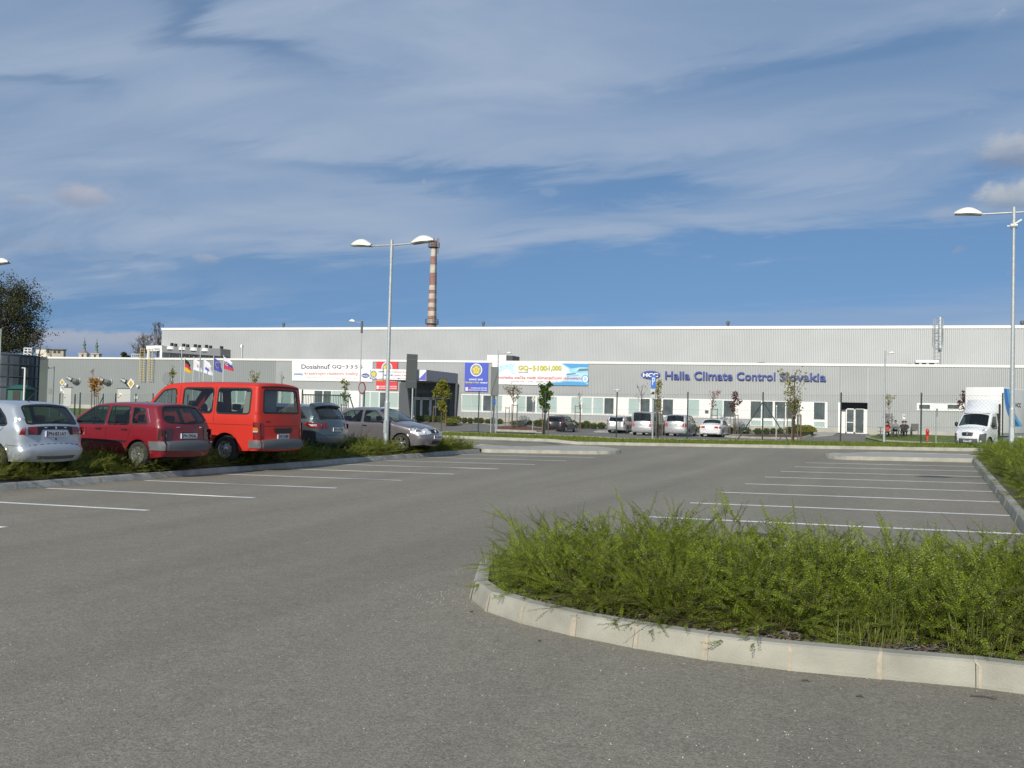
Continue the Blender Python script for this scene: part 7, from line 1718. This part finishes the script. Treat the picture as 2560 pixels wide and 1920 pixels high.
for x in (329, 333.5, 338, 343, 348): a_, b2 = cq(x, 884.5), cq(x, 897); mb.tube((a_.x, 0, b2.z), (a_.x, 0, a_.z), .035, .035, 5, WHITE)
a_, b2 = cq(329, 885), cq(348, 885.5); mb.tube((a_.x, 0, a_.z), (b2.x, 0, b2.z), .035, .035, 5, WHITE); o = mb.build('railing'); o.parent = cl

# ================================================================== TREES AND PLANTS
def leaf_quads(mb_v, mb_f, c, n, size, rnd, aspect=.6, fold=0.0, up=0.3):
    """append one leaf (a folded rhombus) centred at c"""
    a = Vector((rnd.gauss(0, 1), rnd.gauss(0, 1), rnd.gauss(0, 1))).normalized()
    n_ = Vector((rnd.gauss(0, 1), rnd.gauss(0, 1), rnd.gauss(up, 1))).normalized(); b_ = a.cross(n_)
    if b_.length < 1e-3: return
    b_.normalize(); s_ = size * rnd.uniform(.7, 1.25); k = len(mb_v)
    mb_v += [c - a * s_ * .5, c + b_ * s_ * aspect * .5, c + a * s_ * .5, c - b_ * s_ * aspect * .5]; mb_f.append((k, k + 1, k + 2, k + 3))
def young_tree(sx, sytop, sybot, wpx, Y, lm, label, n=260, size=.13, shape='oval', branches=9, seed=1, trunk_px=None, stakes=None, bark=BARK, lean=0.0, group=None, D=None, gap=.25):
    rnd = random.Random(seed)
    q_ = FY(sx, sybot, Y); gx = q_.x; g_ = gz(gx, Y); zt = FY(sx, sytop, Y).z - g_; zb_ = q_.z - g_; wd = wpx / F_PX * (np.array([gx, Y, 1]) @ fwd) / 2
    root = empty('young_tree', (gx, Y, g_)); tag(root, label, 'tree', group)
    mb = MB(); H = zt; pts = [Vector((lean * t * H + .03 * math.sin(t * 6 + seed), .03 * math.cos(t * 5 + seed), -.2 + t * (H * .97 + .2))) for t in np.linspace(0, 1, 9)]
    rr = [.045 * (1 - t * .85) + .006 for t in np.linspace(0, 1, 9)]; mb.path(pts, rr, 7, bark); o = mb.build('trunk'); o.parent = root
    LV, LF = [], []; br = MB(); tips = []
    def prof(t):
        if shape == 'column': return .75 + .25 * math.sin(math.pi * t)
        if shape == 'cone': return max(.12, 1.15 * (1 - t) ** .8 if t > .18 else .7 + t * 2)
        if shape == 'fan': return .35 + .75 * t
        return max(.15, math.sin(math.pi * (.12 + .8 * t)) ** .8)
    for i in range(branches):
        t = (i + rnd.uniform(.1, .9)) / branches; z0 = zb_ + (zt - zb_) * t * .72; az_ = i * 2.4 + rnd.uniform(-.4, .4); r_ = wd * prof(t) * rnd.uniform(.75, 1.15)
        zz_ = min(zt, z0 + r_ * rnd.uniform(.6, 1.5) + (zt - zb_) * .10); e_ = Vector((math.cos(az_) * r_, math.sin(az_) * r_, zz_)); s_ = Vector((lean * z0, 0, z0 - .05)); m_ = (s_ + e_) / 2 + Vector((0, 0, -.06 * r_))
        br.path([s_, m_, e_], [.018, .012, .004], 5, bark); tips.append((s_, m_, e_))
        for _ in range(2):
            k = rnd.uniform(.4, .9); p0 = m_.lerp(e_, k); p1 = p0 + Vector((rnd.gauss(0, .18), rnd.gauss(0, .18), rnd.uniform(.05, .35))) * (wd * 1.2); br.path([p0, p1], [.007, .003], 4, bark); tips.append((p0, p0.lerp(p1, .5), p1))
    tips.append((Vector((lean * H * .7, 0, zb_ + (zt - zb_) * .45)), Vector((lean * H * .85, 0, zb_ + (zt - zb_) * .75)), Vector((lean * H, 0, zt))))
    o = br.build('branches'); o.parent = root
    clumps = [tips[rnd.randrange(len(tips))] for _ in range(max(4, int(n / 14)))]
    for _ in range(n):
        s_, m_, e_ = clumps[rnd.randrange(len(clumps))]; t = rnd.uniform(.25, 1.05); c = (s_.lerp(m_, t * 2) if t < .5 else m_.lerp(e_, (t - .5) * 2)) + Vector((rnd.gauss(0, 1), rnd.gauss(0, 1), rnd.gauss(0, 1))) * (.055 + wd * .11)
        leaf_quads(LV, LF, c, 1, size, rnd)
    if LF:
        mb = MB(); mb.add(LV, LF, lm); o = mb.build('crown'); o.parent = root
    return root
def stake(sx, sytop, Y, wpx, label, n=3, bars=1):
    q_ = FY(sx, sytop, Y); g_ = gz(q_.x, Y); H = q_.z - g_; w_ = wpx / F_PX * (np.array([q_.x, Y, 1]) @ fwd) / 2; root = empty('tree_stake', (q_.x, Y, g_)); tag(root, label, 'tree stakes', 'wooden stake frames round the young trees')
    P_ = [(-w_, -.1), (w_, -.12), (.1 * w_, .45)][:n]
    for x, y in P_: mb = MB(); mb.tube((x, y, -.2), (x * .96, y, H), .035, .033, 7, WOOD); o = mb.build('stake'); o.parent = root
    for b_ in range(bars):
        z = H - .08 - b_ * .55; mb = MB(); mb.box(-w_, w_, -.14, -.08, z - .03, z + .03, WOOD); 
        if n > 2: mb.tube((-w_, -.1, z), (.1 * w_, .45, z), .025, .025, 5, WOOD); mb.tube((w_, -.1, z), (.1 * w_, .45, z), .025, .025, 5, WOOD)
        o = mb.build('crossbar'); o.parent = root
LG = leafmat('leaf_yellow_green', (.12, .16, .015), (.28, .26, .03)); LDG = leafmat('leaf_dark_green', (.045, .095, .012), (.11, .16, .02)); LOL = leafmat('leaf_olive', (.13, .14, .03), (.26, .17, .06))
LRED = leafmat('leaf_red', (.26, .07, .04), (.38, .13, .08)); LDR = leafmat('leaf_dark_red', (.07, .015, .02), (.13, .03, .03)); LOR = leafmat('leaf_orange', (.30, .10, .02), (.48, .26, .04)); LYG = leafmat('leaf_sparse_yellow', (.20, .20, .03), (.36, .32, .10))
young_tree(1104, 938, 1046, 34, 66, LG, 'young yellow-green maple standing before the dark entrance', 1000, .22, branches=12, seed=2, shape='oval')
young_tree(1283, 970, 1008, 44, 84.5, LOL, 'small olive-brown round-crowned tree beside the blue award banner', 300, .17, seed=3)
young_tree(1361, 960, 1030, 25, 56, LDG, 'dense dark green columnar tree left of the black hatchback', 1300, .17, shape='column', branches=14, seed=4)
young_tree(1449.5, 976, 1030, 18, 86.5, LOL, 'nearly bare thin tree with a few leaves behind the black hatchback', 26, .12, seed=5, shape='column')
young_tree(1603, 960, 1022, 40, 86, LDR, 'bare dark red branched tree between the silver cars', 40, .12, seed=6, shape='fan', branches=11)
young_tree(1645, 938, 1032, 18, 57, LYG, 'slim yellow-green columnar tree directly behind the parking sign', 300, .13, seed=7, shape='column', branches=12)
young_tree(1781, 978, 1022, 30, 87, LRED, 'small tree with pinkish red leaves above the people carrier', 170, .14, seed=8, shape='fan')
young_tree(1836, 972, 1040, 27, 86, LDR, 'dark red conical tree behind the white sedan', 360, .16, seed=9, shape='cone', branches=12)
young_tree(1984, 930, 1040, 66, 56, LYG, 'tall sparse yellow-green tree with several leaders under the lettering', 330, .14, seed=10, shape='fan', branches=12)
young_tree(1986, 1000, 1046, 40, 56.3, LG, 'low leafy tree growing against the tall sparse tree under the lettering', 240, .14, seed=22, shape='oval', branches=8)
young_tree(2222, 992, 1024, 30, 88.5, LYG, 'small green tree beside the picnic tables', 150, .14, seed=11)
young_tree(2413, 974, 1036, 36, 84, LDR, 'dark red tree between the narrow windows and the truck', 420, .17, seed=12, shape='cone', branches=14)
young_tree(237, 948, 992, 34, 80, LOR, 'bright orange autumn tree before the left factory wall', 520, .22, seed=13, shape='oval', branches=12)
young_tree(231, 922, 960, 8, 80.5, LRED, 'thin upright red sapling rising behind the orange tree', 26, .14, seed=14, shape='column', branches=5)
young_tree(430, 917, 975, 12, 70, LG, 'slim green tree beside the round sign back', 170, .17, seed=15, shape='column', branches=10)
young_tree(634, 924, 990, 26, 70, LG, 'yellowish green tree top showing above the minibus roof', 190, .17, seed=16, shape='fan', branches=10)
young_tree(704, 924, 985, 14, 84, LOL, 'tiny bare brownish tree top above the right end of the minibus', 18, .14, seed=17, shape='fan', branches=5)
young_tree(862, 948, 1012, 17, 62, LG, 'slim green tree between the gate and the round sign', 210, .16, seed=18, shape='column', branches=10)
W_ = 'stake frame supporting the '
stake(1101, 1015, 66, 36, W_ + 'maple before the dark entrance', 2); stake(1270, 1018, 84.3, 10, W_ + 'left of the small tree by the blue banner', 2); stake(1288, 1011, 84.6, 15, W_ + 'small olive-brown tree by the blue banner', 3)
stake(1366, 1020, 55.8, 16, W_ + 'dense dark green columnar tree', 2); stake(1446, 1014, 86.2, 15, W_ + 'bare tree behind the black hatchback', 2, 2); stake(1650, 1025, 56.6, 16, W_ + 'slim tree behind the parking sign', 2, 1)
stake(1786, 1021, 86.8, 17, W_ + 'pinkish red tree', 2, 2); stake(1836, 1036, 85.8, 20, W_ + 'dark red conical tree', 3); stake(1992, 1036, 55.8, 22, W_ + 'tall sparse tree under the lettering', 3); stake(1965, 1030, 85, 8, W_ + 'spot left of the sparse tree', 2, 0)
stake(2222, 1033, 88.3, 15, W_ + 'small tree by the picnic tables', 2, 2); stake(238, 988, 79.8, 16, W_ + 'orange autumn tree', 3); stake(862, 1010, 61.8, 16, W_ + 'slim tree by the gate', 2)
# big dark tree and smaller far trees
def big_tree(sx, sytop, sybot, wpx, D, lm, label, nl, size, seed, bare=.0, lobes=26, trunk=.35):
    rnd = random.Random(seed); q_ = FD(sx, sybot, D); root = empty('tree', (q_.x, q_.y, q_.z)); tag(root, label, 'tree'); H = FD(sx, sytop, D).z - q_.z; R = wpx / F_PX * D / 2
    mb = MB(); mb.path([Vector((0, 0, -1)), Vector((.1, 0, H * .25)), Vector((.2, .2, H * .5)), Vector((0, .1, H * .75))], [trunk, trunk * .8, trunk * .5, trunk * .2], 9, BARK); o = mb.build('trunk'); o.parent = root
    br = MB(); LV, LF = [], []; tips = []
    for i in range(lobes):
        t = rnd.random(); z = H * (.16 + .84 * t); a_ = rnd.uniform(0, 2 * math.pi); rr = R * (math.sin(math.pi * min(1, .20 + .70 * t)) ** .7) * rnd.uniform(.35, 1.0)
        c = Vector((math.cos(a_) * rr, math.sin(a_) * rr, z)); s_ = Vector((.1, .1, z * .5)); m_ = s_.lerp(c, .55) + Vector((0, 0, -.05 * H)); br.path([s_, m_, c], [trunk * .28, trunk * .16, .02], 5, BARK); tips.append((c, m_))
        for _ in range(5):
            p1 = c + Vector((rnd.gauss(0, 1), rnd.gauss(0, 1), rnd.gauss(.5, .8))) * R * .22; br.path([m_.lerp(c, rnd.uniform(.5, 1)), p1], [.03, .008], 4, BARK); tips.append((p1, c))
    o = br.build('branches'); o.parent = root
    for _ in range(nl):
        c, m_ = tips[rnd.randrange(len(tips))]; p_ = c.lerp(m_, rnd.random() ** 2 * .8) + Vector((rnd.gauss(0, 1), rnd.gauss(0, 1), rnd.gauss(0, .8))) * R * .085
        leaf_quads(LV, LF, p_, 1, size, rnd, .7)
    mb = MB(); mb.add(LV, LF, lm); o = mb.build('crown'); o.parent = root
LDK = leafmat('leaf_far_dark', (.022, .034, .012), (.065, .07, .026), scale=.5, trans=.2); LBR = leafmat('leaf_far_brown', (.10, .085, .06), (.18, .14, .10), scale=.5, trans=.2)
big_tree(6, 722, 905, 186, 165, LDK, 'large dark half-bare tree behind the tank at the left edge', 24000, .28, 31, lobes=90)
big_tree(392, 806, 905, 44, 170, LBR, 'thin brownish tree directly left of the upper hall', 700, .16, 33, lobes=40, trunk=.16)
big_tree(357, 838, 905, 60, 185, LBR, 'low bushy brown tree behind the left end of the factory roof', 1300, .17, 34, lobes=40, trunk=.16)
big_tree(312, 882, 905, 22, 240, LDK, 'small dark conifer top showing over the left factory roof', 500, .4, 35, lobes=10, trunk=.16)
# bare leaning branch right of the big tree is part of a second, leafless tree
big_tree(95, 835, 905, 70, 150, LBR, 'leafless tree with slanting branches beside the rooftop hut', 60, .2, 36, lobes=9, trunk=.14)

# clipped bushes along the facade ------------------------------------------------
def ball_bush(name, r, h, n, size, lm, seed):
    rnd = random.Random(seed); LV, LF = [], []
    for _ in range(n):
        a_ = rnd.uniform(0, 2 * math.pi); e_ = math.asin(rnd.uniform(-.1, 1)); k = rnd.uniform(.72, 1.05); leaf_quads(LV, LF, Vector((r * k * math.cos(e_) * math.cos(a_), r * k * math.cos(e_) * math.sin(a_), h * (.45 + .55 * math.sin(e_) * k))), 1, size, rnd)
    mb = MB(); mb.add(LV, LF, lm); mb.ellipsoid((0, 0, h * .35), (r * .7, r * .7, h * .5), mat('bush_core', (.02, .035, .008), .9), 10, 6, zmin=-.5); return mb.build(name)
LHD = leafmat('leaf_hedge', (.06, .085, .012), (.14, .16, .022)); LBG = leafmat('leaf_blue_grey', (.20, .25, .28), (.36, .40, .42))
bb = ball_bush('clipped_bush', .42, .62, 260, .11, LHD, 3); tag(bb, 'low clipped green bush in the row along the factory wall', 'bush', 'clipped bushes along the factory wall'); first = True
rnd = random.Random(8)
segs = [((-43.5, 88.6), (-34, 88.2)), ((-33, 87.6), (-23.6, 87.1)), ((-22.6, 86.9), (-10.5, 86.9)), ((-10, 87.0), (-6.4, 88.6))]
for (a_, b2) in segs:
    L_ = math.hypot(b2[0] - a_[0], b2[1] - a_[1]); n_ = int(L_ / .62)
    for i in range(n_):
        for row in (0,):
            t = (i + rnd.uniform(-.15, .15)) / n_; x, y = a_[0] + (b2[0] - a_[0]) * t, a_[1] + (b2[1] - a_[1]) * t + rnd.uniform(-.15, .15)
            c = bb if first else bb.copy()
            if not first: COL.objects.link(c)
            first = False; c.location = (x, y, gz(x, y) + .02); c.rotation_euler = (0, 0, rnd.uniform(0, 6)); k = rnd.uniform(.8, 1.2); c.scale = (k, k, k * rnd.uniform(.85, 1.15))
hb = ball_bush('hedge', 1.0, 1.0, 1500, .12, LG, 5); hb.location = (FY(2016, 1080, 87).x, 87, gz(-6, 87)); hb.scale = (.85, .6, .95); tag(hb, 'bright green clipped hedge at the right end of the flower bed', 'hedge')
hb2 = hb.copy(); COL.objects.link(hb2); q_ = FY(1128, 1060, 86); hb2.location = (q_.x, 86, gz(q_.x, 86)); hb2.scale = (.9, .7, .75); hb2['label'] = 'bright green bush right of the main entrance'
def spiky(sx, sy, Y, label):
    rnd = random.Random(int(sx)); LV, LF = [], []; q_ = FY(sx, sy, Y)
    st_ = MB()
    for _ in range(70):
        a_ = rnd.uniform(0, 6.28); e_ = rnd.uniform(.1, 1.5); d_ = Vector((math.cos(e_) * math.cos(a_), math.cos(e_) * math.sin(a_), math.sin(e_))); st_.tube((0, 0, .1), d_ * 1.0, .012, .006, 3, MATS['sign_back'])
        for _ in range(9): leaf_quads(LV, LF, d_ * rnd.uniform(.4, 1.08) + Vector((rnd.gauss(0, .03),) * 3), 1, .09, rnd)
    mb = MB(); mb.add(LV, LF, LBG); root = empty('lavender_bush', (q_.x, Y, gz(q_.x, Y) + .1)); tag(root, label, 'bush'); o = mb.build('foliage'); o.parent = root; o = st_.build('stems'); o.parent = root
spiky(1310, 1050, 86.5, 'round blue-grey bush behind the small olive-brown tree'); spiky(1850, 1060, 87, 'round blue-grey bush right of the dark red conical tree')

# shrubs of the planting beds -------------------------------------------------------
def shrub_mesh(seed, R, H, stems, step, lsize, lm, stemm, twigs=2):
    rnd = random.Random(seed); LV, LF = [], []; st_ = MB()
    def shoot(p, d, L, r_, lead=True):
        n_ = max(3, int(L / .07)); pts = [p.copy()]; dd = d.copy(); droop = rnd.uniform(.02, .10); curl = Vector((rnd.gauss(0, .05), rnd.gauss(0, .05), 0))
        for i in range(n_):
            dd = (dd + Vector((0, 0, -droop * (1.0 if dd.z > -.1 else 0))) + curl + Vector((rnd.gauss(0, .03), rnd.gauss(0, .03), rnd.gauss(0, .03)))).normalized(); pts.append(pts[-1] + dd * (L / n_))
            if pts[-1].z < .015: pts[-1].z = .015 + rnd.random() * .02; dd = Vector((dd.x, dd.y, abs(dd.z) * .3)).normalized()
        st_.path(pts, [r_ * (1 - .75 * i / n_) for i in range(n_ + 1)], 3, stemm)
        k = 0.0; tot = L; s0 = .22 * L if lead else .05
        k = s0
        side_a = rnd.uniform(0, 3.14)
        while k < tot:
            f_ = k / tot * n_; i = min(n_ - 1, int(f_)); q = pts[i].lerp(pts[i + 1], f_ - i); t_ = (pts[i + 1] - pts[i]).normalized()
            s_ = t_.cross(Vector((math.cos(side_a), math.sin(side_a), 1.2))).normalized(); nn = t_.cross(s_).normalized()
            ls = lsize * rnd.uniform(.75, 1.2) * (1 - .35 * (k / tot) ** 3)
            for sg_ in (1, -1):
                ax = (s_ * sg_ + t_ * .55 + nn * rnd.uniform(-.25, .45)).normalized(); bx = ax.cross(nn).normalized(); c = q + ax * ls * .55; b0 = len(LV)
                LV.extend([c - ax * ls * .5, c + bx * ls * .27 + nn * ls * .06, c + ax * ls * .5, c - bx * ls * .27 + nn * ls * .06]); LF.append((b0, b0 + 1, b0 + 2, b0 + 3))
            k += step * rnd.uniform(.8, 1.25)
        return pts
    for i in range(stems):
        a_ = rnd.uniform(0, 2 * math.pi); rr = R * .35 * math.sqrt(rnd.random()); p = Vector((math.cos(a_) * rr, math.sin(a_) * rr, 0)); a2 = a_ + rnd.gauss(0, .7)
        el_ = rnd.choice([rnd.uniform(.10, .5), rnd.uniform(.3, .9), rnd.uniform(.6, 1.4)]); d = Vector((math.cos(a2) * math.cos(el_), math.sin(a2) * math.cos(el_), math.sin(el_)))
        L = (R * 1.15 * math.cos(el_) + H * 1.12 * math.sin(el_)) * (rnd.uniform(.6, 1.08) if rnd.random() < .93 else rnd.uniform(1.05, 1.3))
        pts = shoot(p, d, L, .0035)
        for _ in range(twigs):
            j = rnd.randrange(len(pts) // 3, len(pts) - 1); td = ((pts[j + 1] - pts[j]).normalized() + Vector((rnd.gauss(0, .55), rnd.gauss(0, .55), rnd.gauss(.15, .4)))).normalized(); shoot(pts[j], td, L * rnd.uniform(.2, .42), .0018, False)
    mb = MB(); mb.add(LV, LF, lm); me = mb.build('foliage'); so = st_.build('stems'); return me, so
LSH = leafmat('leaf_shrub', (.040, .090, .008), (.25, .325, .022), scale=5.0, trans=.38, rough=.38); STB = mat('shrub_stem', (.10, .075, .045), .8)
LSH2 = leafmat('leaf_shrub_dark', (.06, .105, .012), (.24, .28, .028), scale=3.0, trans=.35)
rnd = random.Random(77)
protos = []
def shrub_proto(i, R, H, stems, step, ls, lm, twigs, label, group):
    f_, s_ = shrub_mesh(100 + i, R, H, stems, step, ls, lm, STB, twigs); root = empty('evergreen_shrub'); tag(root, label, 'shrub', group); f_.parent = root; s_.parent = root; return root
def scatter(protos, pts, label, group, z0=.10, kr=(.85, 1.15), hk=(.9, 1.15)):
    used = set()
    for (x, y, k) in pts:
        i = rnd.randrange(len(protos)); r_ = protos[i]
        if i in used: r_ = copy_tree(r_)
        used.add(i); kk = k * rnd.uniform(*kr); r_.location = (x, y, gz(x, y) + z0); r_.rotation_euler = (0, 0, rnd.uniform(0, 6.28)); r_.scale = (kk, kk, kk * rnd.uniform(*hk))
G1 = 'spreading shrubs of the near planting bed'
np_ = [shrub_proto(i, .50, .31, 128, .0165, .0215, LSH, 3, 'spreading small-leaved shrub in the near planting bed', G1) for i in range(4)]
poly = [tuple(p) for p in kpath] + [tuple(p) for p in rightX]
frontseg = np.array([tuple(p) for p in kpath])
def dist_path(x, y, P_):
    best = 9
    for a_, b2 in zip(P_, P_[1:]):
        ab = b2 - a_; t = np.clip(((x - a_[0]) * ab[0] + (y - a_[1]) * ab[1]) / (ab @ ab + 1e-9), 0, 1); best = min(best, math.hypot(*(a_ + ab * t - np.array([x, y]))))
    return best
pts = []; sp = .44
yy = 4.0
while yy < corner[1] + .4:
    xx = -5.0
    while xx < 6.5:
        x, y = xx + rnd.uniform(-.12, .12), yy + rnd.uniform(-.12, .12)
        d_ = dist_path(x, y, frontseg) if pip(x, y, poly) else 0
        px_ = proj((x, y, .4))[0]
        if d_ > .46 and px_ < 3700 and (y > 0): pts.append((x, y, .74 + .28 * min(1, (d_ - .44) / .7)))
        xx += sp
    yy += sp
print('near shrubs', len(pts)); scatter(np_, pts, '', G1)
G2 = 'shrubs of the right-hand strip'
rp_ = [shrub_proto(10 + i, .50, .40, 110, .022, .026, LSH, 3, 'bushy green shrub in the strip beside the right parking bays', G2) for i in range(2)]
pts = []; t = .9
while t < 21.5:
    for off in (.90, 1.5, 2.1):
        b_ = kr2b - kdir * (t + rnd.uniform(-.15, .15)); pts.append((b_[0] + off + rnd.uniform(-.1, .1), b_[1], .92 + (.12 if off > 1 else 0)))
    t += .68
# along the bed corner too
for t in (-2.2, -1.5, -.8, -.1, .4): 
    for off in (.75, 1.4, 2.0): b_ = kr2b - kdir * t; pts.append((b_[0] + off, b_[1], .95))
scatter(rp_, pts, '', G2)
G3 = 'shrubs of the hedge strip behind the left bays'
lp_ = [shrub_proto(20 + i, .48, .40, 90, .030, .034, LSH2, 3, 'low dark green shrub in the strip under the parked cars', G3) for i in range(3)]
pts = []; t = -10.0
while t < tk - .4:
    for off in (-.50, -.98, -1.42):
        b_ = KA + KD * (t + rnd.uniform(-.15, .15)); k = .76 + .12 * math.sin(t * 1.3) + (.0 if off > -.9 else -.08); pts.append((b_[0] - .1 + off, b_[1], k))
    t += .56
scatter(lp_, pts, '', G3, hk=(.85, 1.15))
# autumn-tinted low plants in the left strip
ap = shrub_proto(30, .30, .26, 40, .03, .036, LOR, 1, 'small orange-tinted plant among the hedge strip shrubs', 'orange-tinted plants in the hedge strip'); first = True
for sx, sy in ((398, 1172), (428, 1170), (505, 1160), (350, 1178)):
    g_ = G(sx, sy + 4); c = ap if first else copy_tree(ap); first = False; c.location = (g_.x - .28, g_.y + .25, g_.z + .10)
# tall grass tufts
def tuft(sx, sy, n, H, R, label, c0, c1, seed):
    rnd = random.Random(seed); q_ = G(sx, sy, .1); mb = MB(); m_ = leafmat('grass_blade_' + ('dry' if c0[0] > .2 else 'green'), c0, c1, scale=9)
    for _ in range(n):
        a_ = rnd.uniform(0, 6.28); rr = R * rnd.random() ** .7; p = Vector((math.cos(a_) * rr, math.sin(a_) * rr, 0)); l_ = H * rnd.uniform(.5, 1.1); ln = rnd.uniform(.08, .45); d_ = Vector((math.cos(a_ + rnd.gauss(0, .8)) * ln, math.sin(a_ + rnd.gauss(0, .8)) * ln, 1)).normalized(); w_ = Vector((-d_.y, d_.x, 0)).normalized() * rnd.uniform(.0022, .004) if abs(d_.x) + abs(d_.y) > 1e-3 else Vector((.003, 0, 0))
        p1 = p + d_ * l_ * .55; p2 = p + d_ * l_ + Vector((d_.x, d_.y, -.25)) * l_ * .25; mb.add([p - w_, p + w_, p1 + w_ * .8, p1 - w_ * .8, p2], [(0, 1, 2, 3), (3, 2, 4)], m_)
    o = mb.build('grass_tuft'); o.location = q_; tag(o, label, 'grass tuft')
tuft(2150, 1615, 80, .24, .26, 'pale yellow-green tall grass tuft at the front edge of the near bed', (.10, .15, .03), (.24, .26, .07), 1)
tuft(2235, 1600, 60, .40, .16, 'thin tall grass right of the pale tuft in the near bed', (.09, .13, .02), (.18, .22, .04), 2)
tuft(2440, 1640, 45, .34, .2, 'sparse grass blades near the right edge of the near bed', (.10, .13, .02), (.20, .22, .05), 3)
tuft(1240, 1425, 80, .30, .16, 'green grass tuft at the rounded tip of the near bed', (.09, .14, .02), (.20, .24, .05), 4)
tuft(1428, 1520, 50, .10, .12, 'short bright green weed by the front kerb of the near bed', (.09, .14, .02), (.22, .26, .04), 5)
# grass blades along the verge and lawn (too many to count)
rnd = random.Random(4); mb = MB(); GB = leafmat('verge_blades', (.085, .125, .012), (.19, .23, .03), scale=.6)
for _ in range(26000):
    x = rnd.uniform(-60, 18) if rnd.random() < .3 else rnd.uniform(-26, 12); y = rnd.uniform(44.75, 50.6); z = gz(x, y) + .12; a_ = rnd.uniform(0, 3.14); w_ = .02; h_ = rnd.uniform(.04, .13)
    mb.add([(x - w_ * math.cos(a_), y - w_ * math.sin(a_), z), (x + w_ * math.cos(a_), y + w_ * math.sin(a_), z), (x + rnd.uniform(-.04, .04), y + rnd.uniform(-.04, .04), z + h_)], [(0, 1, 2)], GB)
o = mb.build('verge_grass'); tag(o, kind='stuff')
# wood chips on the near bed, loose grit on the asphalt, drain, twigs
mb = MB(); CH1 = mat('bark_chip', (.16, .12, .09), .9, var=.5, vscale=30); CH2 = mat('bark_chip_grey', (.24, .22, .20), .9, var=.4, vscale=30); n_ = 0; ex = [p for p in front]
while n_ < 5200:
    i = rnd.randrange(len(ex) - 1); t = rnd.random(); b_ = ex[i] * (1 - t) + ex[i + 1] * t; x, y = b_[0] + rnd.uniform(-.2, .5), b_[1] + rnd.uniform(.1, 1.0)
    if not pip(x, y, poly) or dist_path(x, y, frontseg) < .16: continue
    z = gz(x, y) + .112; a_ = rnd.uniform(0, 6.28); l_ = rnd.uniform(.008, .03); w_ = l_ * rnd.uniform(.2, .5); u_ = Vector((math.cos(a_), math.sin(a_), rnd.uniform(-.3, .3))) * l_; v_ = Vector((-math.sin(a_), math.cos(a_), rnd.uniform(-.4, .4))) * w_; c = Vector((x, y, z + rnd.uniform(0, .012)))
    mb.add([c - u_ - v_, c + u_ - v_, c + u_ + v_, c - u_ + v_], [(0, 1, 2, 3)], CH1 if rnd.random() < .7 else CH2); n_ += 1
tag(mb.build('bark_mulch'), kind='stuff')
mb = MB(); PB1 = mat('grit_pale', (.62, .58, .50), .8); PB2 = mat('grit_grey', (.34, .32, .29), .8)
def stone(x, y, s_, m_):
    z = gz(x, y); t_ = rnd.uniform(0, 6.28); v = [(x + s_ * math.cos(t_ + k * 1.57) * rnd.uniform(.6, 1), y + s_ * math.sin(t_ + k * 1.57) * rnd.uniform(.6, 1), z) for k in range(4)] + [(x, y, z + s_ * .9)]; mb.add(v, [(0, 1, 4), (1, 2, 4), (2, 3, 4), (3, 0, 4)], m_)
nz_ = np.array(G(1165, 1490)[:2])
for _ in range(230): stone(nz_[0] + rnd.gauss(-.15, .35), nz_[1] + rnd.gauss(-.05, .35), rnd.uniform(.002, .006), PB1 if rnd.random() < .5 else PB2)
for _ in range(2600):
    r_ = 2.5 + 9 * rnd.random() ** 1.3; a_ = YAW + rnd.uniform(-.55, .55); stone(-math.sin(a_) * r_, math.cos(a_) * r_, rnd.uniform(.002, .0055), PB1 if rnd.random() < .45 else PB2)
tag(mb.build('loose_grit'), kind='stuff')
g_ = G(1895, 1338); mb = MB(); mb.box(-.30, .30, -.20, .20, -.002, .006, mat('cast_iron', (.07, .065, .06), .95))
for i in range(6): mb.box(-.27 + i * .09, -.22 + i * .09, -.17, .17, .006, .010, BLACK)
o = mb.build('drain_grate'); o.location = g_; tag(o, 'dark cast-iron drain grate in the asphalt behind the near bed', 'drain')
for i, (sx, sy, L_) in enumerate(((2425, 1742, .12), (1174, 1531, .03), (1345, 1604, .02), (2003, 1704, .05), (2140, 1743, .04))):
    g_ = G(sx, sy); mb = MB(); mb.path([(0, 0, .006), (L_ * .6, .01, .01), (L_, -.012, .008)], [.004, .005, .002], 5, BARK)
    if i == 0: mb.ellipsoid((L_, 0, .01), (.016, .01, .008), BARK, 8, 5, zmin=-1)
    o = mb.build('twig'); o.location = g_; tag(o, ['brown twig with a withered leaf lying near the lower right kerb', 'dark leaf scrap on the asphalt left of the bed tip', 'tiny dark twig just below the front kerb', 'thin curved twig below the kerb right of the middle', 'small dark twig left of the withered leaf twig'][i], 'twig')
